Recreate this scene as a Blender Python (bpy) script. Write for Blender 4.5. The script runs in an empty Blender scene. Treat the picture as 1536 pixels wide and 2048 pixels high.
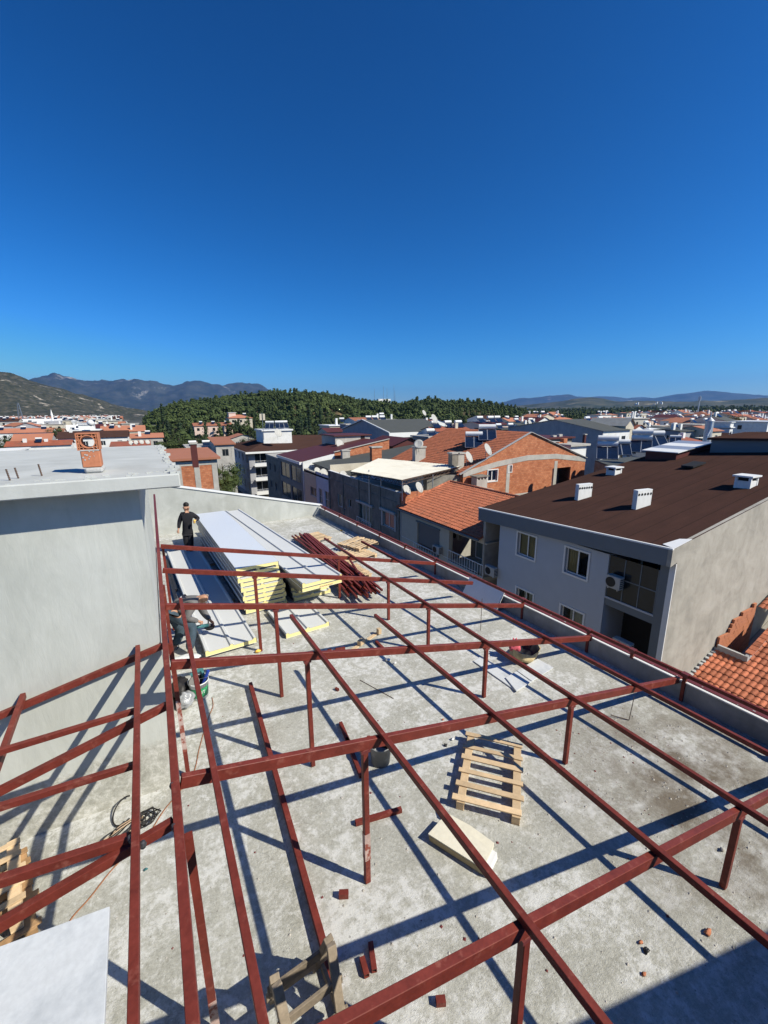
import bpy, bmesh, math, random
import numpy as np
from mathutils import Vector, Matrix
random.seed(7); RNG = np.random.default_rng(7)
S = bpy.context.scene
COL = S.collection
R = math.radians
# ------------------------------------------------------------------ camera
FPX, PITCH, ROLL, YAW, CAMH = 844.93, 0.232999, -0.0082663, 0.4946436, 4.6
FW = Vector((math.sin(YAW)*math.cos(PITCH), math.cos(YAW)*math.cos(PITCH), -math.sin(PITCH)))
_r = Vector((math.cos(YAW), -math.sin(YAW), 0)); _u = _r.cross(FW)
RT = _r*math.cos(ROLL)+_u*math.sin(ROLL); UP = -_r*math.sin(ROLL)+_u*math.cos(ROLL)
cd = bpy.data.cameras.new('camera'); cam = bpy.data.objects.new('camera', cd); COL.objects.link(cam)
cd.sensor_fit = 'HORIZONTAL'; cd.sensor_width = 36; cd.lens = 36*FPX/1536; cd.clip_start = .05; cd.clip_end = 60000
m = Matrix((RT, UP, -FW)).transposed().to_4x4(); m.translation = (0, 0, CAMH); cam.matrix_world = m
S.camera = cam
# ------------------------------------------------------------------ sky and sun
SKY_G = (2.5, 1.5, 1.45); SKY_T = (7.6, 8.1, 12.6); SKY_CAP = (4.5, 5.5, 7.5)
SUN_EL = 41; SUN_DIR = Vector((.65, -.76, 0)).normalized()*math.cos(R(SUN_EL)) + Vector((0, 0, math.sin(R(SUN_EL))))
W = bpy.data.worlds.new('World'); S.world = W; W.use_nodes = True
nt = W.node_tree; nt.nodes.clear()
sky = nt.nodes.new('ShaderNodeTexSky'); sky.sky_type = 'NISHITA'; sky.sun_disc = False
sky.sun_elevation = R(SUN_EL); sky.sun_rotation = math.atan2(SUN_DIR.x, SUN_DIR.y)
sky.altitude = 300; sky.air_density = 1.0; sky.dust_density = .2; sky.ozone_density = 2.0
# camera response of the photograph: deeper contrast in the blue
gm = nt.nodes.new('ShaderNodeVectorMath'); gm.operation = 'POWER'; gm.inputs[1].default_value = SKY_G
pre = nt.nodes.new('ShaderNodeVectorMath'); pre.operation = 'MULTIPLY'; pre.inputs[1].default_value = (.1, .1, .1)
tint = nt.nodes.new('ShaderNodeVectorMath'); tint.operation = 'MULTIPLY'; tint.inputs[1].default_value = SKY_T
bg = nt.nodes.new('ShaderNodeBackground'); bg.inputs[1].default_value = .1
wo = nt.nodes.new('ShaderNodeOutputWorld')
nt.links.new(sky.outputs[0], pre.inputs[0]); nt.links.new(pre.outputs[0], gm.inputs[0]); nt.links.new(gm.outputs[0], tint.inputs[0]); cap = nt.nodes.new('ShaderNodeVectorMath'); cap.operation = 'MINIMUM'; cap.inputs[1].default_value = SKY_CAP
nt.links.new(tint.outputs[0], cap.inputs[0]); nt.links.new(cap.outputs[0], bg.inputs[0]); nt.links.new(bg.outputs[0], wo.inputs[0])
sl = bpy.data.lights.new('sun', 'SUN'); sl.energy = 5.0; sl.angle = R(.5); sl.color = (1, .945, .80)
so = bpy.data.objects.new('sun', sl); COL.objects.link(so); so.rotation_euler = SUN_DIR.to_track_quat('Z', 'Y').to_euler()
S.view_settings.view_transform = 'Standard'; S.view_settings.look = 'None'
S.view_settings.exposure = .4; S.view_settings.gamma = 1; S.view_settings.use_curve_mapping = False
S.render.engine = 'CYCLES'; S.cycles.max_bounces = 5; S.cycles.diffuse_bounces = 2; S.cycles.volume_bounces = 0

# ------------------------------------------------------------------ photo pixel -> point in the place
def ray(x, y): return FW + RT*((x-768)/FPX) - UP*((y-1024)/FPX)
O = Vector((0, 0, CAMH))
def atz(x, y, z): d = ray(x, y); return O + d*((z-CAMH)/d.z)
def atx(x, y, X): d = ray(x, y); return O + d*(X/d.x)
def aty(x, y, Y): d = ray(x, y); return O + d*(Y/d.y)
def atd(x, y, D): return O + ray(x, y)*D
def atpl(x, y, p0, n): d = ray(x, y); return O + d*((Vector(p0)-O).dot(n)/d.dot(n))
def V(*a): return Vector(a)

# ------------------------------------------------------------------ materials
MATS = {}
def ramp(nt, fac, stops):
    r = nt.nodes.new('ShaderNodeValToRGB'); e = r.color_ramp.elements
    while len(e) < len(stops): e.new(.5)
    for i, (p, c) in enumerate(stops): e[i].position = p; e[i].color = (*c, 1) if len(c) == 3 else c
    nt.links.new(fac, r.inputs[0]); return r.outputs[0]
def noise(nt, vec, scale, detail=4, rough=.6, dist=0):
    n = nt.nodes.new('ShaderNodeTexNoise'); n.inputs['Scale'].default_value = scale; n.inputs['Detail'].default_value = detail
    n.inputs['Roughness'].default_value = rough; n.inputs['Distortion'].default_value = dist
    nt.links.new(vec, n.inputs['Vector']); return n.outputs[0]
def mixc(nt, fac, a, b, mode='MIX'):
    n = nt.nodes.new('ShaderNodeMix'); n.data_type = 'RGBA'; n.blend_type = mode
    for i, s in ((0, fac), (6, a), (7, b)):
        if isinstance(s, (int, float)): n.inputs[i].default_value = s
        elif isinstance(s, tuple): n.inputs[i].default_value = (*s, 1)
        else: nt.links.new(s, n.inputs[i])
    return n.outputs[2]
def base(name, rough=.8, metal=0, spec=.3):
    m = bpy.data.materials.new(name); m.use_nodes = True; nt = m.node_tree
    b = nt.nodes['Principled BSDF']; b.inputs['Roughness'].default_value = rough; b.inputs['Metallic'].default_value = metal
    b.inputs['Specular IOR Level'].default_value = spec
    tc = nt.nodes.new('ShaderNodeTexCoord')
    MATS[name] = m
    return m, nt, b, tc.outputs['Object']
def bump(nt, b, h, strength, dist=.02):
    n = nt.nodes.new('ShaderNodeBump'); n.inputs['Strength'].default_value = strength; n.inputs['Distance'].default_value = dist
    nt.links.new(h, n.inputs['Height']); nt.links.new(n.outputs[0], b.inputs['Normal'])
def pm(name, c, var=.15, scale=3, rough=.8, bmp=.1, metal=0, spec=.3, fine=40, bdist=.01, dirt=None, dscale=1.2, dlo=.5, dhi=.75, rnd=0):
    """mottled paint / plaster / timber"""
    m, nt, b, v = base(name, rough, metal, spec)
    lo = tuple(x*(1-var) for x in c); hi = tuple(min(1, x*(1+var)) for x in c)
    col = ramp(nt, noise(nt, v, scale, 5), [(.3, lo), (.7, hi)])
    f2 = noise(nt, v, fine, 3)
    col = mixc(nt, .35, col, ramp(nt, f2, [(.3, lo), (.7, hi)]))
    if dirt:
        f = nt.nodes.new('ShaderNodeMapRange'); f.inputs[1].default_value = dlo; f.inputs[2].default_value = dhi
        nt.links.new(noise(nt, v, dscale, 6, .65), f.inputs[0]); col = mixc(nt, f.outputs[0], col, dirt)
    if rnd:
        oi = nt.nodes.new('ShaderNodeObjectInfo')
        rr = nt.nodes.new('ShaderNodeMapRange'); rr.inputs[3].default_value = 1-rnd; rr.inputs[4].default_value = 1+rnd
        nt.links.new(oi.outputs['Random'], rr.inputs[0])
        mm = nt.nodes.new('ShaderNodeVectorMath'); mm.operation = 'SCALE'; nt.links.new(col, mm.inputs[0]); nt.links.new(rr.outputs[0], mm.inputs['Scale']); col = mm.outputs[0]
    nt.links.new(col, b.inputs['Base Color'])
    if bmp: bump(nt, b, f2, bmp, bdist)
    return m

def floor_mat():
    m, nt, b, v = base('terrace_concrete', .9, 0, .2)
    big = noise(nt, v, .55, 4, .55); med = noise(nt, v, 2.4, 8, .72, .6); fin = noise(nt, v, 26, 8, .85); grit = noise(nt, v, 95, 3, .7)
    c = ramp(nt, med, [(.30, (.29, .285, .245)), (.5, (.41, .405, .36)), (.70, (.52, .515, .47))])
    c = mixc(nt, .45, c, ramp(nt, fin, [(.38, (.2, .195, .165)), (.5, (.39, .382, .335)), (.60, (.58, .575, .525))]))
    # white lime / cement splashes, broken up
    a1 = nt.nodes.new('ShaderNodeMath'); a1.operation = 'MULTIPLY'; nt.links.new(noise(nt, v, 1.15, 9, .72, .8), a1.inputs[0]); nt.links.new(noise(nt, v, 9, 6, .8), a1.inputs[1])
    f = nt.nodes.new('ShaderNodeMapRange'); f.inputs[1].default_value = .235; f.inputs[2].default_value = .32; f.inputs[4].default_value = .8; nt.links.new(a1.outputs[0], f.inputs[0])
    c = mixc(nt, f.outputs[0], c, (.66, .66, .64))
    for sc_, lo_, hi_, k_, cc_ in ((4.5, .55, .59, .75, (.64, .64, .62)), (15, .57, .62, .7, (.68, .68, .66)), (11, .58, .63, .55, (.2, .195, .17)), (42, .6, .66, .6, (.72, .72, .7))):
        big2 = nt.nodes.new('ShaderNodeMapRange'); big2.inputs[1].default_value = .42; big2.inputs[2].default_value = .58; big2.inputs[4].default_value = k_
        mp_ = nt.nodes.new('ShaderNodeMapping'); mp_.inputs['Location'].default_value = (sc_, sc_*2, 0); nt.links.new(v, mp_.inputs[0]); nt.links.new(noise(nt, mp_.outputs[0], .8, 5, .6, .5), big2.inputs[0])
        f1 = nt.nodes.new('ShaderNodeMapRange'); f1.inputs[1].default_value = lo_; f1.inputs[2].default_value = hi_; nt.links.new(noise(nt, mp_.outputs[0], sc_, 10, .8, .3), f1.inputs[0])
        m1 = nt.nodes.new('ShaderNodeMath'); m1.operation = 'MULTIPLY'; nt.links.new(big2.outputs[0], m1.inputs[0]); nt.links.new(f1.outputs[0], m1.inputs[1])
        c = mixc(nt, m1.outputs[0], c, cc_)
    # brownish dust where the slab drains (right, near)
    sx = nt.nodes.new('ShaderNodeSeparateXYZ'); nt.links.new(v, sx.inputs[0])
    dd = nt.nodes.new('ShaderNodeVectorMath'); dd.operation = 'DISTANCE'; nt.links.new(v, dd.inputs[0]); dd.inputs[1].default_value = (5.6, 1.8, 0)
    df = nt.nodes.new('ShaderNodeMapRange'); df.inputs[1].default_value = .7; df.inputs[2].default_value = 2.4; df.inputs[3].default_value = 1; df.inputs[4].default_value = 0
    nt.links.new(dd.outputs['Value'], df.inputs[0])
    mu = nt.nodes.new('ShaderNodeMath'); mu.operation = 'MULTIPLY'; nt.links.new(df.outputs[0], mu.inputs[0])
    nn = nt.nodes.new('ShaderNodeMapRange'); nn.inputs[1].default_value = .35; nn.inputs[2].default_value = .6; nt.links.new(noise(nt, v, 1.7, 7, .7), nn.inputs[0]); nt.links.new(nn.outputs[0], mu.inputs[1])
    c = mixc(nt, mu.outputs[0], c, mixc(nt, fin, (.10, .083, .062), (.24, .205, .16)))
    # dark stains and specks
    st = nt.nodes.new('ShaderNodeMapRange'); st.inputs[1].default_value = .62; st.inputs[2].default_value = .8; st.inputs[4].default_value = .3
    nt.links.new(noise(nt, v, .9, 5, .6, .4), st.inputs[0]); c = mixc(nt, st.outputs[0], c, (.2, .19, .165))
    sp = nt.nodes.new('ShaderNodeMapRange'); sp.inputs[1].default_value = .68; sp.inputs[2].default_value = .74; sp.inputs[4].default_value = .6
    nt.links.new(noise(nt, v, 38, 2, .5), sp.inputs[0]); c = mixc(nt, sp.outputs[0], c, (.12, .112, .1))
    nt.links.new(c, b.inputs['Base Color'])
    # trowel ridges + grit
    mp = nt.nodes.new('ShaderNodeMapping'); mp.inputs['Rotation'].default_value = (0, 0, .5); mp.inputs['Scale'].default_value = (1, 3.2, 1); nt.links.new(v, mp.inputs[0])
    h = nt.nodes.new('ShaderNodeMath'); h.operation = 'ADD'; nt.links.new(noise(nt, mp.outputs[0], 8, 7, .8, .15), h.inputs[0]); nt.links.new(grit, h.inputs[1])
    h2 = nt.nodes.new('ShaderNodeMath'); h2.operation = 'ADD'; nt.links.new(h.outputs[0], h2.inputs[0]); nt.links.new(fin, h2.inputs[1])
    bump(nt, b, h2.outputs[0], .5, .02)
    return m

def plaster(name, c, lo, hi, sc=.8, rough=.85):
    m, nt, b, v = base(name, rough, 0, .25)
    col = ramp(nt, noise(nt, v, sc, 7, .62, .8), [(.32, lo), (.5, c), (.68, hi)])
    mp = nt.nodes.new('ShaderNodeMapping'); mp.inputs['Scale'].default_value = (1, 1, .3); nt.links.new(v, mp.inputs[0])
    col = mixc(nt, .3, col, ramp(nt, noise(nt, mp.outputs[0], sc*4, 6, .7), [(.3, lo), (.7, hi)]))
    nt.links.new(col, b.inputs['Base Color']); bump(nt, b, noise(nt, v, 14, 5, .7), .25, .01); return m

def brickmat(name, sw=.3, sh=.17, vert='y', c1=(.36, .105, .045), c2=(.56, .23, .115), mo=(.2, .12, .085)):
    m, nt, b, v = base(name, .9, 0, .2)
    sx = nt.nodes.new('ShaderNodeSeparateXYZ'); nt.links.new(v, sx.inputs[0]); cx = nt.nodes.new('ShaderNodeCombineXYZ')
    a = nt.nodes.new('ShaderNodeMath'); a.operation = 'ADD'; nt.links.new(sx.outputs[0], a.inputs[0]); nt.links.new(sx.outputs[1], a.inputs[1])
    nt.links.new(a.outputs[0], cx.inputs[0]); nt.links.new(sx.outputs[2], cx.inputs[1])
    t = nt.nodes.new('ShaderNodeTexBrick'); t.inputs['Scale'].default_value = 1; t.inputs['Brick Width'].default_value = sw; t.inputs['Row Height'].default_value = sh
    t.inputs['Mortar Size'].default_value = .014; t.inputs['Color1'].default_value = (*c1, 1); t.inputs['Color2'].default_value = (*c2, 1); t.inputs['Mortar'].default_value = (*mo, 1)
    t.inputs['Bias'].default_value = -.1
    nt.links.new(cx.outputs[0], t.inputs['Vector'])
    c = mixc(nt, .35, t.outputs[0], ramp(nt, noise(nt, v, 1.3, 6, .7), [(.3, tuple(x*.62 for x in c1)), (.7, tuple(min(1, x*1.35) for x in c2))]))
    nt.links.new(c, b.inputs['Base Color']); bump(nt, b, t.outputs['Fac'], -.5, .02); return m

def glassmat():
    m, nt, b, v = base('window_glass', .05, 0, .5)
    tr = nt.nodes.new('ShaderNodeBsdfTransparent'); tr.inputs[0].default_value = (.75, .8, .82, 1)
    gl = nt.nodes.new('ShaderNodeBsdfGlossy'); gl.inputs['Roughness'].default_value = .03
    fr = nt.nodes.new('ShaderNodeFresnel'); fr.inputs[0].default_value = 1.6
    mx = nt.nodes.new('ShaderNodeMixShader'); nt.links.new(fr.outputs[0], mx.inputs[0]); nt.links.new(tr.outputs[0], mx.inputs[1]); nt.links.new(gl.outputs[0], mx.inputs[2])
    nt.links.new(mx.outputs[0], nt.nodes['Material Output'].inputs[0]); return m

def tower_mat():
    m, nt, b, v = base('tower_plaster', .85, 0, .2)
    c = ramp(nt, noise(nt, v, .55, 6, .6, 1.0), [(.3, (.36, .375, .345)), (.45, (.45, .465, .43)), (.55, (.47, .485, .455)), (.7, (.54, .555, .52))])
    mp = nt.nodes.new('ShaderNodeMapping'); mp.inputs['Scale'].default_value = (1.2, 1, .35); mp.inputs['Rotation'].default_value = (0, .5, 0); nt.links.new(v, mp.inputs[0])
    c = mixc(nt, .35, c, ramp(nt, noise(nt, mp.outputs[0], 2.2, 8, .7, .6), [(.35, (.37, .375, .345)), (.5, (.47, .48, .45)), (.65, (.57, .58, .55))]))
    st = nt.nodes.new('ShaderNodeMapRange'); st.inputs[1].default_value = .6; st.inputs[2].default_value = .75; st.inputs[4].default_value = .45; nt.links.new(noise(nt, v, 2.6, 9, .8, 1.5), st.inputs[0]); c = mixc(nt, st.outputs[0], c, (.33, .33, .29))
    sx = nt.nodes.new('ShaderNodeSeparateXYZ'); nt.links.new(v, sx.inputs[0]); nz = noise(nt, v, 2.4, 7, .75)
    ad = nt.nodes.new('ShaderNodeMath'); ad.operation = 'MULTIPLY_ADD'; ad.inputs[1].default_value = .55; nt.links.new(nz, ad.inputs[0]); nt.links.new(sx.outputs[2], ad.inputs[2])
    lo = nt.nodes.new('ShaderNodeMapRange'); lo.inputs[1].default_value = .88; lo.inputs[2].default_value = 1.0; lo.inputs[3].default_value = 1; lo.inputs[4].default_value = 0; nt.links.new(ad.outputs[0], lo.inputs[0])
    rough_ = ramp(nt, noise(nt, v, 9, 9, .8, .3), [(.35, (.28, .275, .24)), (.5, (.42, .415, .37)), (.62, (.58, .575, .54))])
    c = mixc(nt, lo.outputs[0], c, rough_); nt.links.new(c, b.inputs['Base Color'])
    hh = nt.nodes.new('ShaderNodeMath'); hh.operation = 'MULTIPLY'; nt.links.new(noise(nt, v, 30, 6, .8), hh.inputs[0]); nt.links.new(lo.outputs[0], hh.inputs[1])
    h3 = nt.nodes.new('ShaderNodeMath'); h3.operation = 'ADD'; nt.links.new(hh.outputs[0], h3.inputs[0]); nt.links.new(noise(nt, mp.outputs[0], 5, 6, .6, .6), h3.inputs[1]); bump(nt, b, h3.outputs[0], .35, .02)
tower_mat()
floor_mat(); glassmat()
plaster('gable_plaster', (.42, .43, .4), (.33, .335, .305), (.53, .54, .51), .9)
plaster('side_render', (.37, .345, .295), (.265, .25, .215), (.45, .425, .37), 1.1)
plaster('slab_concrete', (.47, .485, .465), (.38, .39, .37), (.55, .56, .54), .9)
plaster('old_facade', (.2, .185, .155), (.12, .11, .095), (.3, .275, .235), .9)
plaster('parapet_concrete', (.24, .25, .25), (.17, .175, .17), (.33, .335, .33), 1.5)
plaster('grey_wall', (.34, .34, .36), (.27, .27, .285), (.41, .41, .42), .7)
plaster('white_wall', (.72, .72, .7), (.58, .58, .55), (.78, .78, .76), .7)
plaster('cream_wall', (.55, .5, .4), (.46, .41, .32), (.62, .57, .46), .7)
plaster('pink_wall', (.66, .5, .42), (.6, .45, .38), (.72, .57, .48), .7)
plaster('pale_concrete', (.42, .4, .36), (.32, .3, .27), (.5, .48, .43), .9)
brickmat('brick_wall'); brickmat('far_brick', .4, .25)
pm('red_oxide', (.155, .03, .021), .34, 7, .5, .12, 0, .25, 45, .004, dirt=(.28, .095, .07), dscale=11, dlo=.58, dhi=.78)
pm('red_oxide_dark', (.14, .03, .028), .2, 5, .5, .05, 0, .4, 60)
pm('primer_pink', (.45, .33, .3), .25, 6, .7, .05, dirt=(.25, .07, .05), dscale=9, dlo=.5, dhi=.56)
pm('weld', (.09, .09, .1), .4, 60, .5, .3, .6)
pm('tube_inside', (.02, .012, .01), .2)
def membrane():
    m, nt, b, v = base('brown_membrane', .95, 0, .0)
    c = ramp(nt, noise(nt, v, .5, 6, .65, .5), [(.3, (.058, .031, .025)), (.7, (.082, .044, .035))])
    mp = nt.nodes.new('ShaderNodeMapping'); mp.inputs['Scale'].default_value = (.12, 1, 1); nt.links.new(v, mp.inputs[0])
    c = mixc(nt, .45, c, ramp(nt, noise(nt, mp.outputs[0], 2.2, 5, .6), [(.3, (.042, .026, .023)), (.7, (.085, .043, .034))]))
    sx = nt.nodes.new('ShaderNodeSeparateXYZ'); nt.links.new(v, sx.inputs[0])
    q = nt.nodes.new('ShaderNodeMath'); q.operation = 'FRACT'; nt.links.new(sx.outputs[1], q.inputs[0])
    l = nt.nodes.new('ShaderNodeMath'); l.operation = 'LESS_THAN'; l.inputs[1].default_value = .05; nt.links.new(q.outputs[0], l.inputs[0])
    c = mixc(nt, l.outputs[0], c, (.036, .023, .02))
    c = mixc(nt, .25, c, ramp(nt, noise(nt, v, 30, 3, .7), [(.35, (.03, .02, .017)), (.65, (.1, .055, .044))]))
    nt.links.new(c, b.inputs['Base Color']); bump(nt, b, noise(nt, v, 60, 3), .3, .01); return m
membrane()
pm('maroon_sheet', (.09, .025, .022), .15, 1, .6, .05)
pm('dark_roof', (.07, .075, .07), .15, 1, .8, .05)
pm('grey_siding', (.45, .475, .505), .06, 1, .6, .05)
pm('fascia_grey', (.15, .17, .185), .08, 1, .6, .05)
pm('blue_wall', (.45, .53, .62), .1, 1, .75, .05)
pm('white_paint', (.74, .74, .72), .05, 2, .5, .03)
pm('white_roof', (.8, .8, .8), .05, .3, .5, .03)
pm('white_plastic', (.72, .72, .7), .06, 2, .35, .03)
pm('panel_skin', (.64, .67, .70), .03, .5, .33, 0, 0, .5)
pm('panel_skin_grey', (.58, .59, .585), .05, .8, .6, 0, 0, .25)
pm('panel_skin_side', (.1, .105, .115), .2, 2, .35, 0, .3, .5)
pm('foam_yellow', (.8, .7, .32), .1, 8, .9, .2, fine=30)
pm('wood_new', (.56, .41, .25), .22, 3, .75, .15, fine=25, rnd=.18)
pm('wood_old', (.33, .2, .1), .35, 3, .8, .2, fine=25, rnd=.25)
pm('wood_grey', (.26, .21, .155), .4, 5, .85, .3, fine=30, rnd=.25)
pm('tile', (.44, .145, .075), .4, 3.2, .85, .1, fine=14, rnd=.3, dirt=(.17, .085, .055), dscale=1.6, dlo=.56, dhi=.72)
pm('tile_plain', (.44, .125, .058), .2, 1.5, .8, .1, fine=9, dirt=(.2, .075, .045), dscale=.6, dlo=.5, dhi=.8)
pm('tile_rust', (.3, .09, .05), .3, .7, .85, .1, fine=6, dirt=(.17, .09, .06), dscale=.4)
pm('far_tile', (.36, .145, .085), .15, .3, .85, 0, rnd=.2)
pm('corrugated', (.60, .575, .5), .1, .6, .7, .05, dirt=(.48, .44, .36), dscale=.5)
pm('black_cloth', (.012, .012, .016), .3, 8, .85, .2)
pm('navy_cloth', (.02, .025, .05), .3, 8, .85, .2)
pm('grey_cloth', (.15, .145, .145), .25, 8, .9, .3)
pm('jeans', (.05, .075, .1), .35, 9, .9, .3)
pm('skin', (.42, .23, .15), .1, 10, .55, .05)
pm('hair_dark', (.012, .01, .009), .2, 30, .6, .3)
pm('hair_grey', (.2, .18, .16), .2, 30, .6, .3)
pm('tool_teal', (.05, .16, .17), .3, 12, .4, .05)
pm('tool_blue', (.02, .05, .3), .2, 12, .4)
pm('tool_black', (.02, .02, .022), .3, 12, .4, .05)
pm('cable_black', (.02, .018, .018), .2, 12, .5)
pm('cable_tan', (.42, .3, .2), .2, 12, .5)
pm('cable_orange', (.3, .12, .05), .2, 12, .5)
pm('plastic_bag', (.3, .31, .33), .5, 9, .25, .6, 0, .6, 14, .03)
pm('green_paint', (.03, .3, .12), .3, 5, .4, dirt=(.02, .1, .05), dscale=4)
pm('bucket_white', (.68, .7, .7), .05, 3, .35)
pm('bucket_grey', (.2, .205, .2), .2, 6, .7, .1, dirt=(.4, .4, .38), dscale=6)
pm('cement', (.4, .4, .39), .2, 9, .9, .4)
pm('marble', (.6, .615, .615), .16, 3.5, .45, .05, 0, .3, dirt=(.42, .44, .45), dscale=3.2, dlo=.48, dhi=.7)
pm('wool', (.66, .62, .5), .1, 5, .95, .3, fine=20, dirt=(.35, .25, .1), dscale=12, dlo=.66, dhi=.72)
pm('wool_side', (.42, .34, .19), .15, 6, .95, .3, fine=25)
pm('rust', (.11, .075, .06), .4, 12, .9, .3)
pm('steel', (.35, .36, .37), .1, 9, .35, .0, .8)
pm('galv', (.5, .52, .54), .1, 3, .4, 0, .6)
pm('solar', (.012, .022, .05), .2, 2, .12, 0, .2, .7)
pm('dish', (.42, .41, .38), .08, 3, .5)
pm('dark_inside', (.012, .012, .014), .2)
pm('curtain_tan', (.42, .36, .2), .1, 3, .9)
pm('curtain_white', (.5, .5, .46), .15, 5, .9)
pm('dark_glass', (.015, .02, .024), .3, 2, .12, 0, 0, .35)
pm('shutter', (.17, .165, .155), .05, 3, .6)
pm('beige_siding', (.52, .46, .35), .08, 2, .75, .05)
pm('stone', (.35, .33, .3), .3, 20, .9, .3, rnd=.4)
pm('terracotta', (.44, .17, .09), .2, 14, .9, .2)
pm('asphalt', (.05, .05, .05), .2, .3, .9, .1)
pm('bark', (.08, .06, .045), .3, 3, .9, .3)
pm('yellow_hat', (.8, .5, .1), .2, 8)
pm('pink_cloth', (.65, .12, .16), .2, 8)
pm('tan_cloth', (.45, .36, .2), .4, 9, .95, .4, fine=12, bdist=.03)
pm('red_stain', (.4, .05, .05), .1)

def leafmat(name, lo, hi, sc=.35):
    m, nt, b, v = base(name, .75, 0, .25)
    g = nt.nodes.new('ShaderNodeNewGeometry')
    c = ramp(nt, noise(nt, g.outputs['Position'], sc, 4, .7), [(.32, lo), (.68, hi)])
    c = mixc(nt, .5, c, ramp(nt, noise(nt, g.outputs['Position'], sc*.12, 3, .6), [(.35, lo), (.65, hi)]))
    oi = nt.nodes.new('ShaderNodeObjectInfo'); rr = nt.nodes.new('ShaderNodeMapRange'); rr.inputs[3].default_value = .7; rr.inputs[4].default_value = 1.3
    nt.links.new(oi.outputs['Random'], rr.inputs[0]); mm = nt.nodes.new('ShaderNodeVectorMath'); mm.operation = 'SCALE'; nt.links.new(c, mm.inputs[0]); nt.links.new(rr.outputs[0], mm.inputs['Scale'])
    nt.links.new(mm.outputs[0], b.inputs['Base Color']); return m
leafmat('pine_leaf', (.012, .026, .008), (.08, .105, .03), .2); leafmat('cypress_leaf', (.012, .026, .012), (.03, .05, .018)); leafmat('brown_leaf', (.05, .05, .02), (.11, .085, .035))

def hillmat(name, stops, sc, rocks=None, rsc=.004, rlo=.6, rhi=.68):
    m, nt, b, v = base(name, .95, 0, .1)
    c = ramp(nt, noise(nt, v, sc, 8, .75), stops)
    if rocks:
        f = nt.nodes.new('ShaderNodeMapRange'); f.inputs[1].default_value = rlo; f.inputs[2].default_value = rhi
        nt.links.new(noise(nt, v, rsc, 9, .7, .4), f.inputs[0]); c = mixc(nt, f.outputs[0], c, rocks)
    nt.links.new(c, b.inputs['Base Color']); return m
hillmat('scrub_hill', [(.4, (.028, .033, .019)), (.52, (.055, .055, .036)), (.66, (.12, .105, .08))], .06, (.34, .30, .25), .012, .585, .64)
hillmat('far_mountain', [(.4, (.024, .033, .026)), (.6, (.06, .065, .055))], .004, (.3, .28, .25), .0016, .6, .68)
hillmat('low_hill', [(.4, (.035, .045, .025)), (.6, (.1, .095, .06))], .01, (.25, .22, .15), .004, .6, .66)
hillmat('forest_floor', [(.4, (.05, .05, .025)), (.6, (.17, .13, .07))], .03, (.33, .25, .14), .02, .55, .65)
hillmat('town_ground', [(.4, (.05, .052, .04)), (.6, (.12, .11, .09))], .03)

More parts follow.
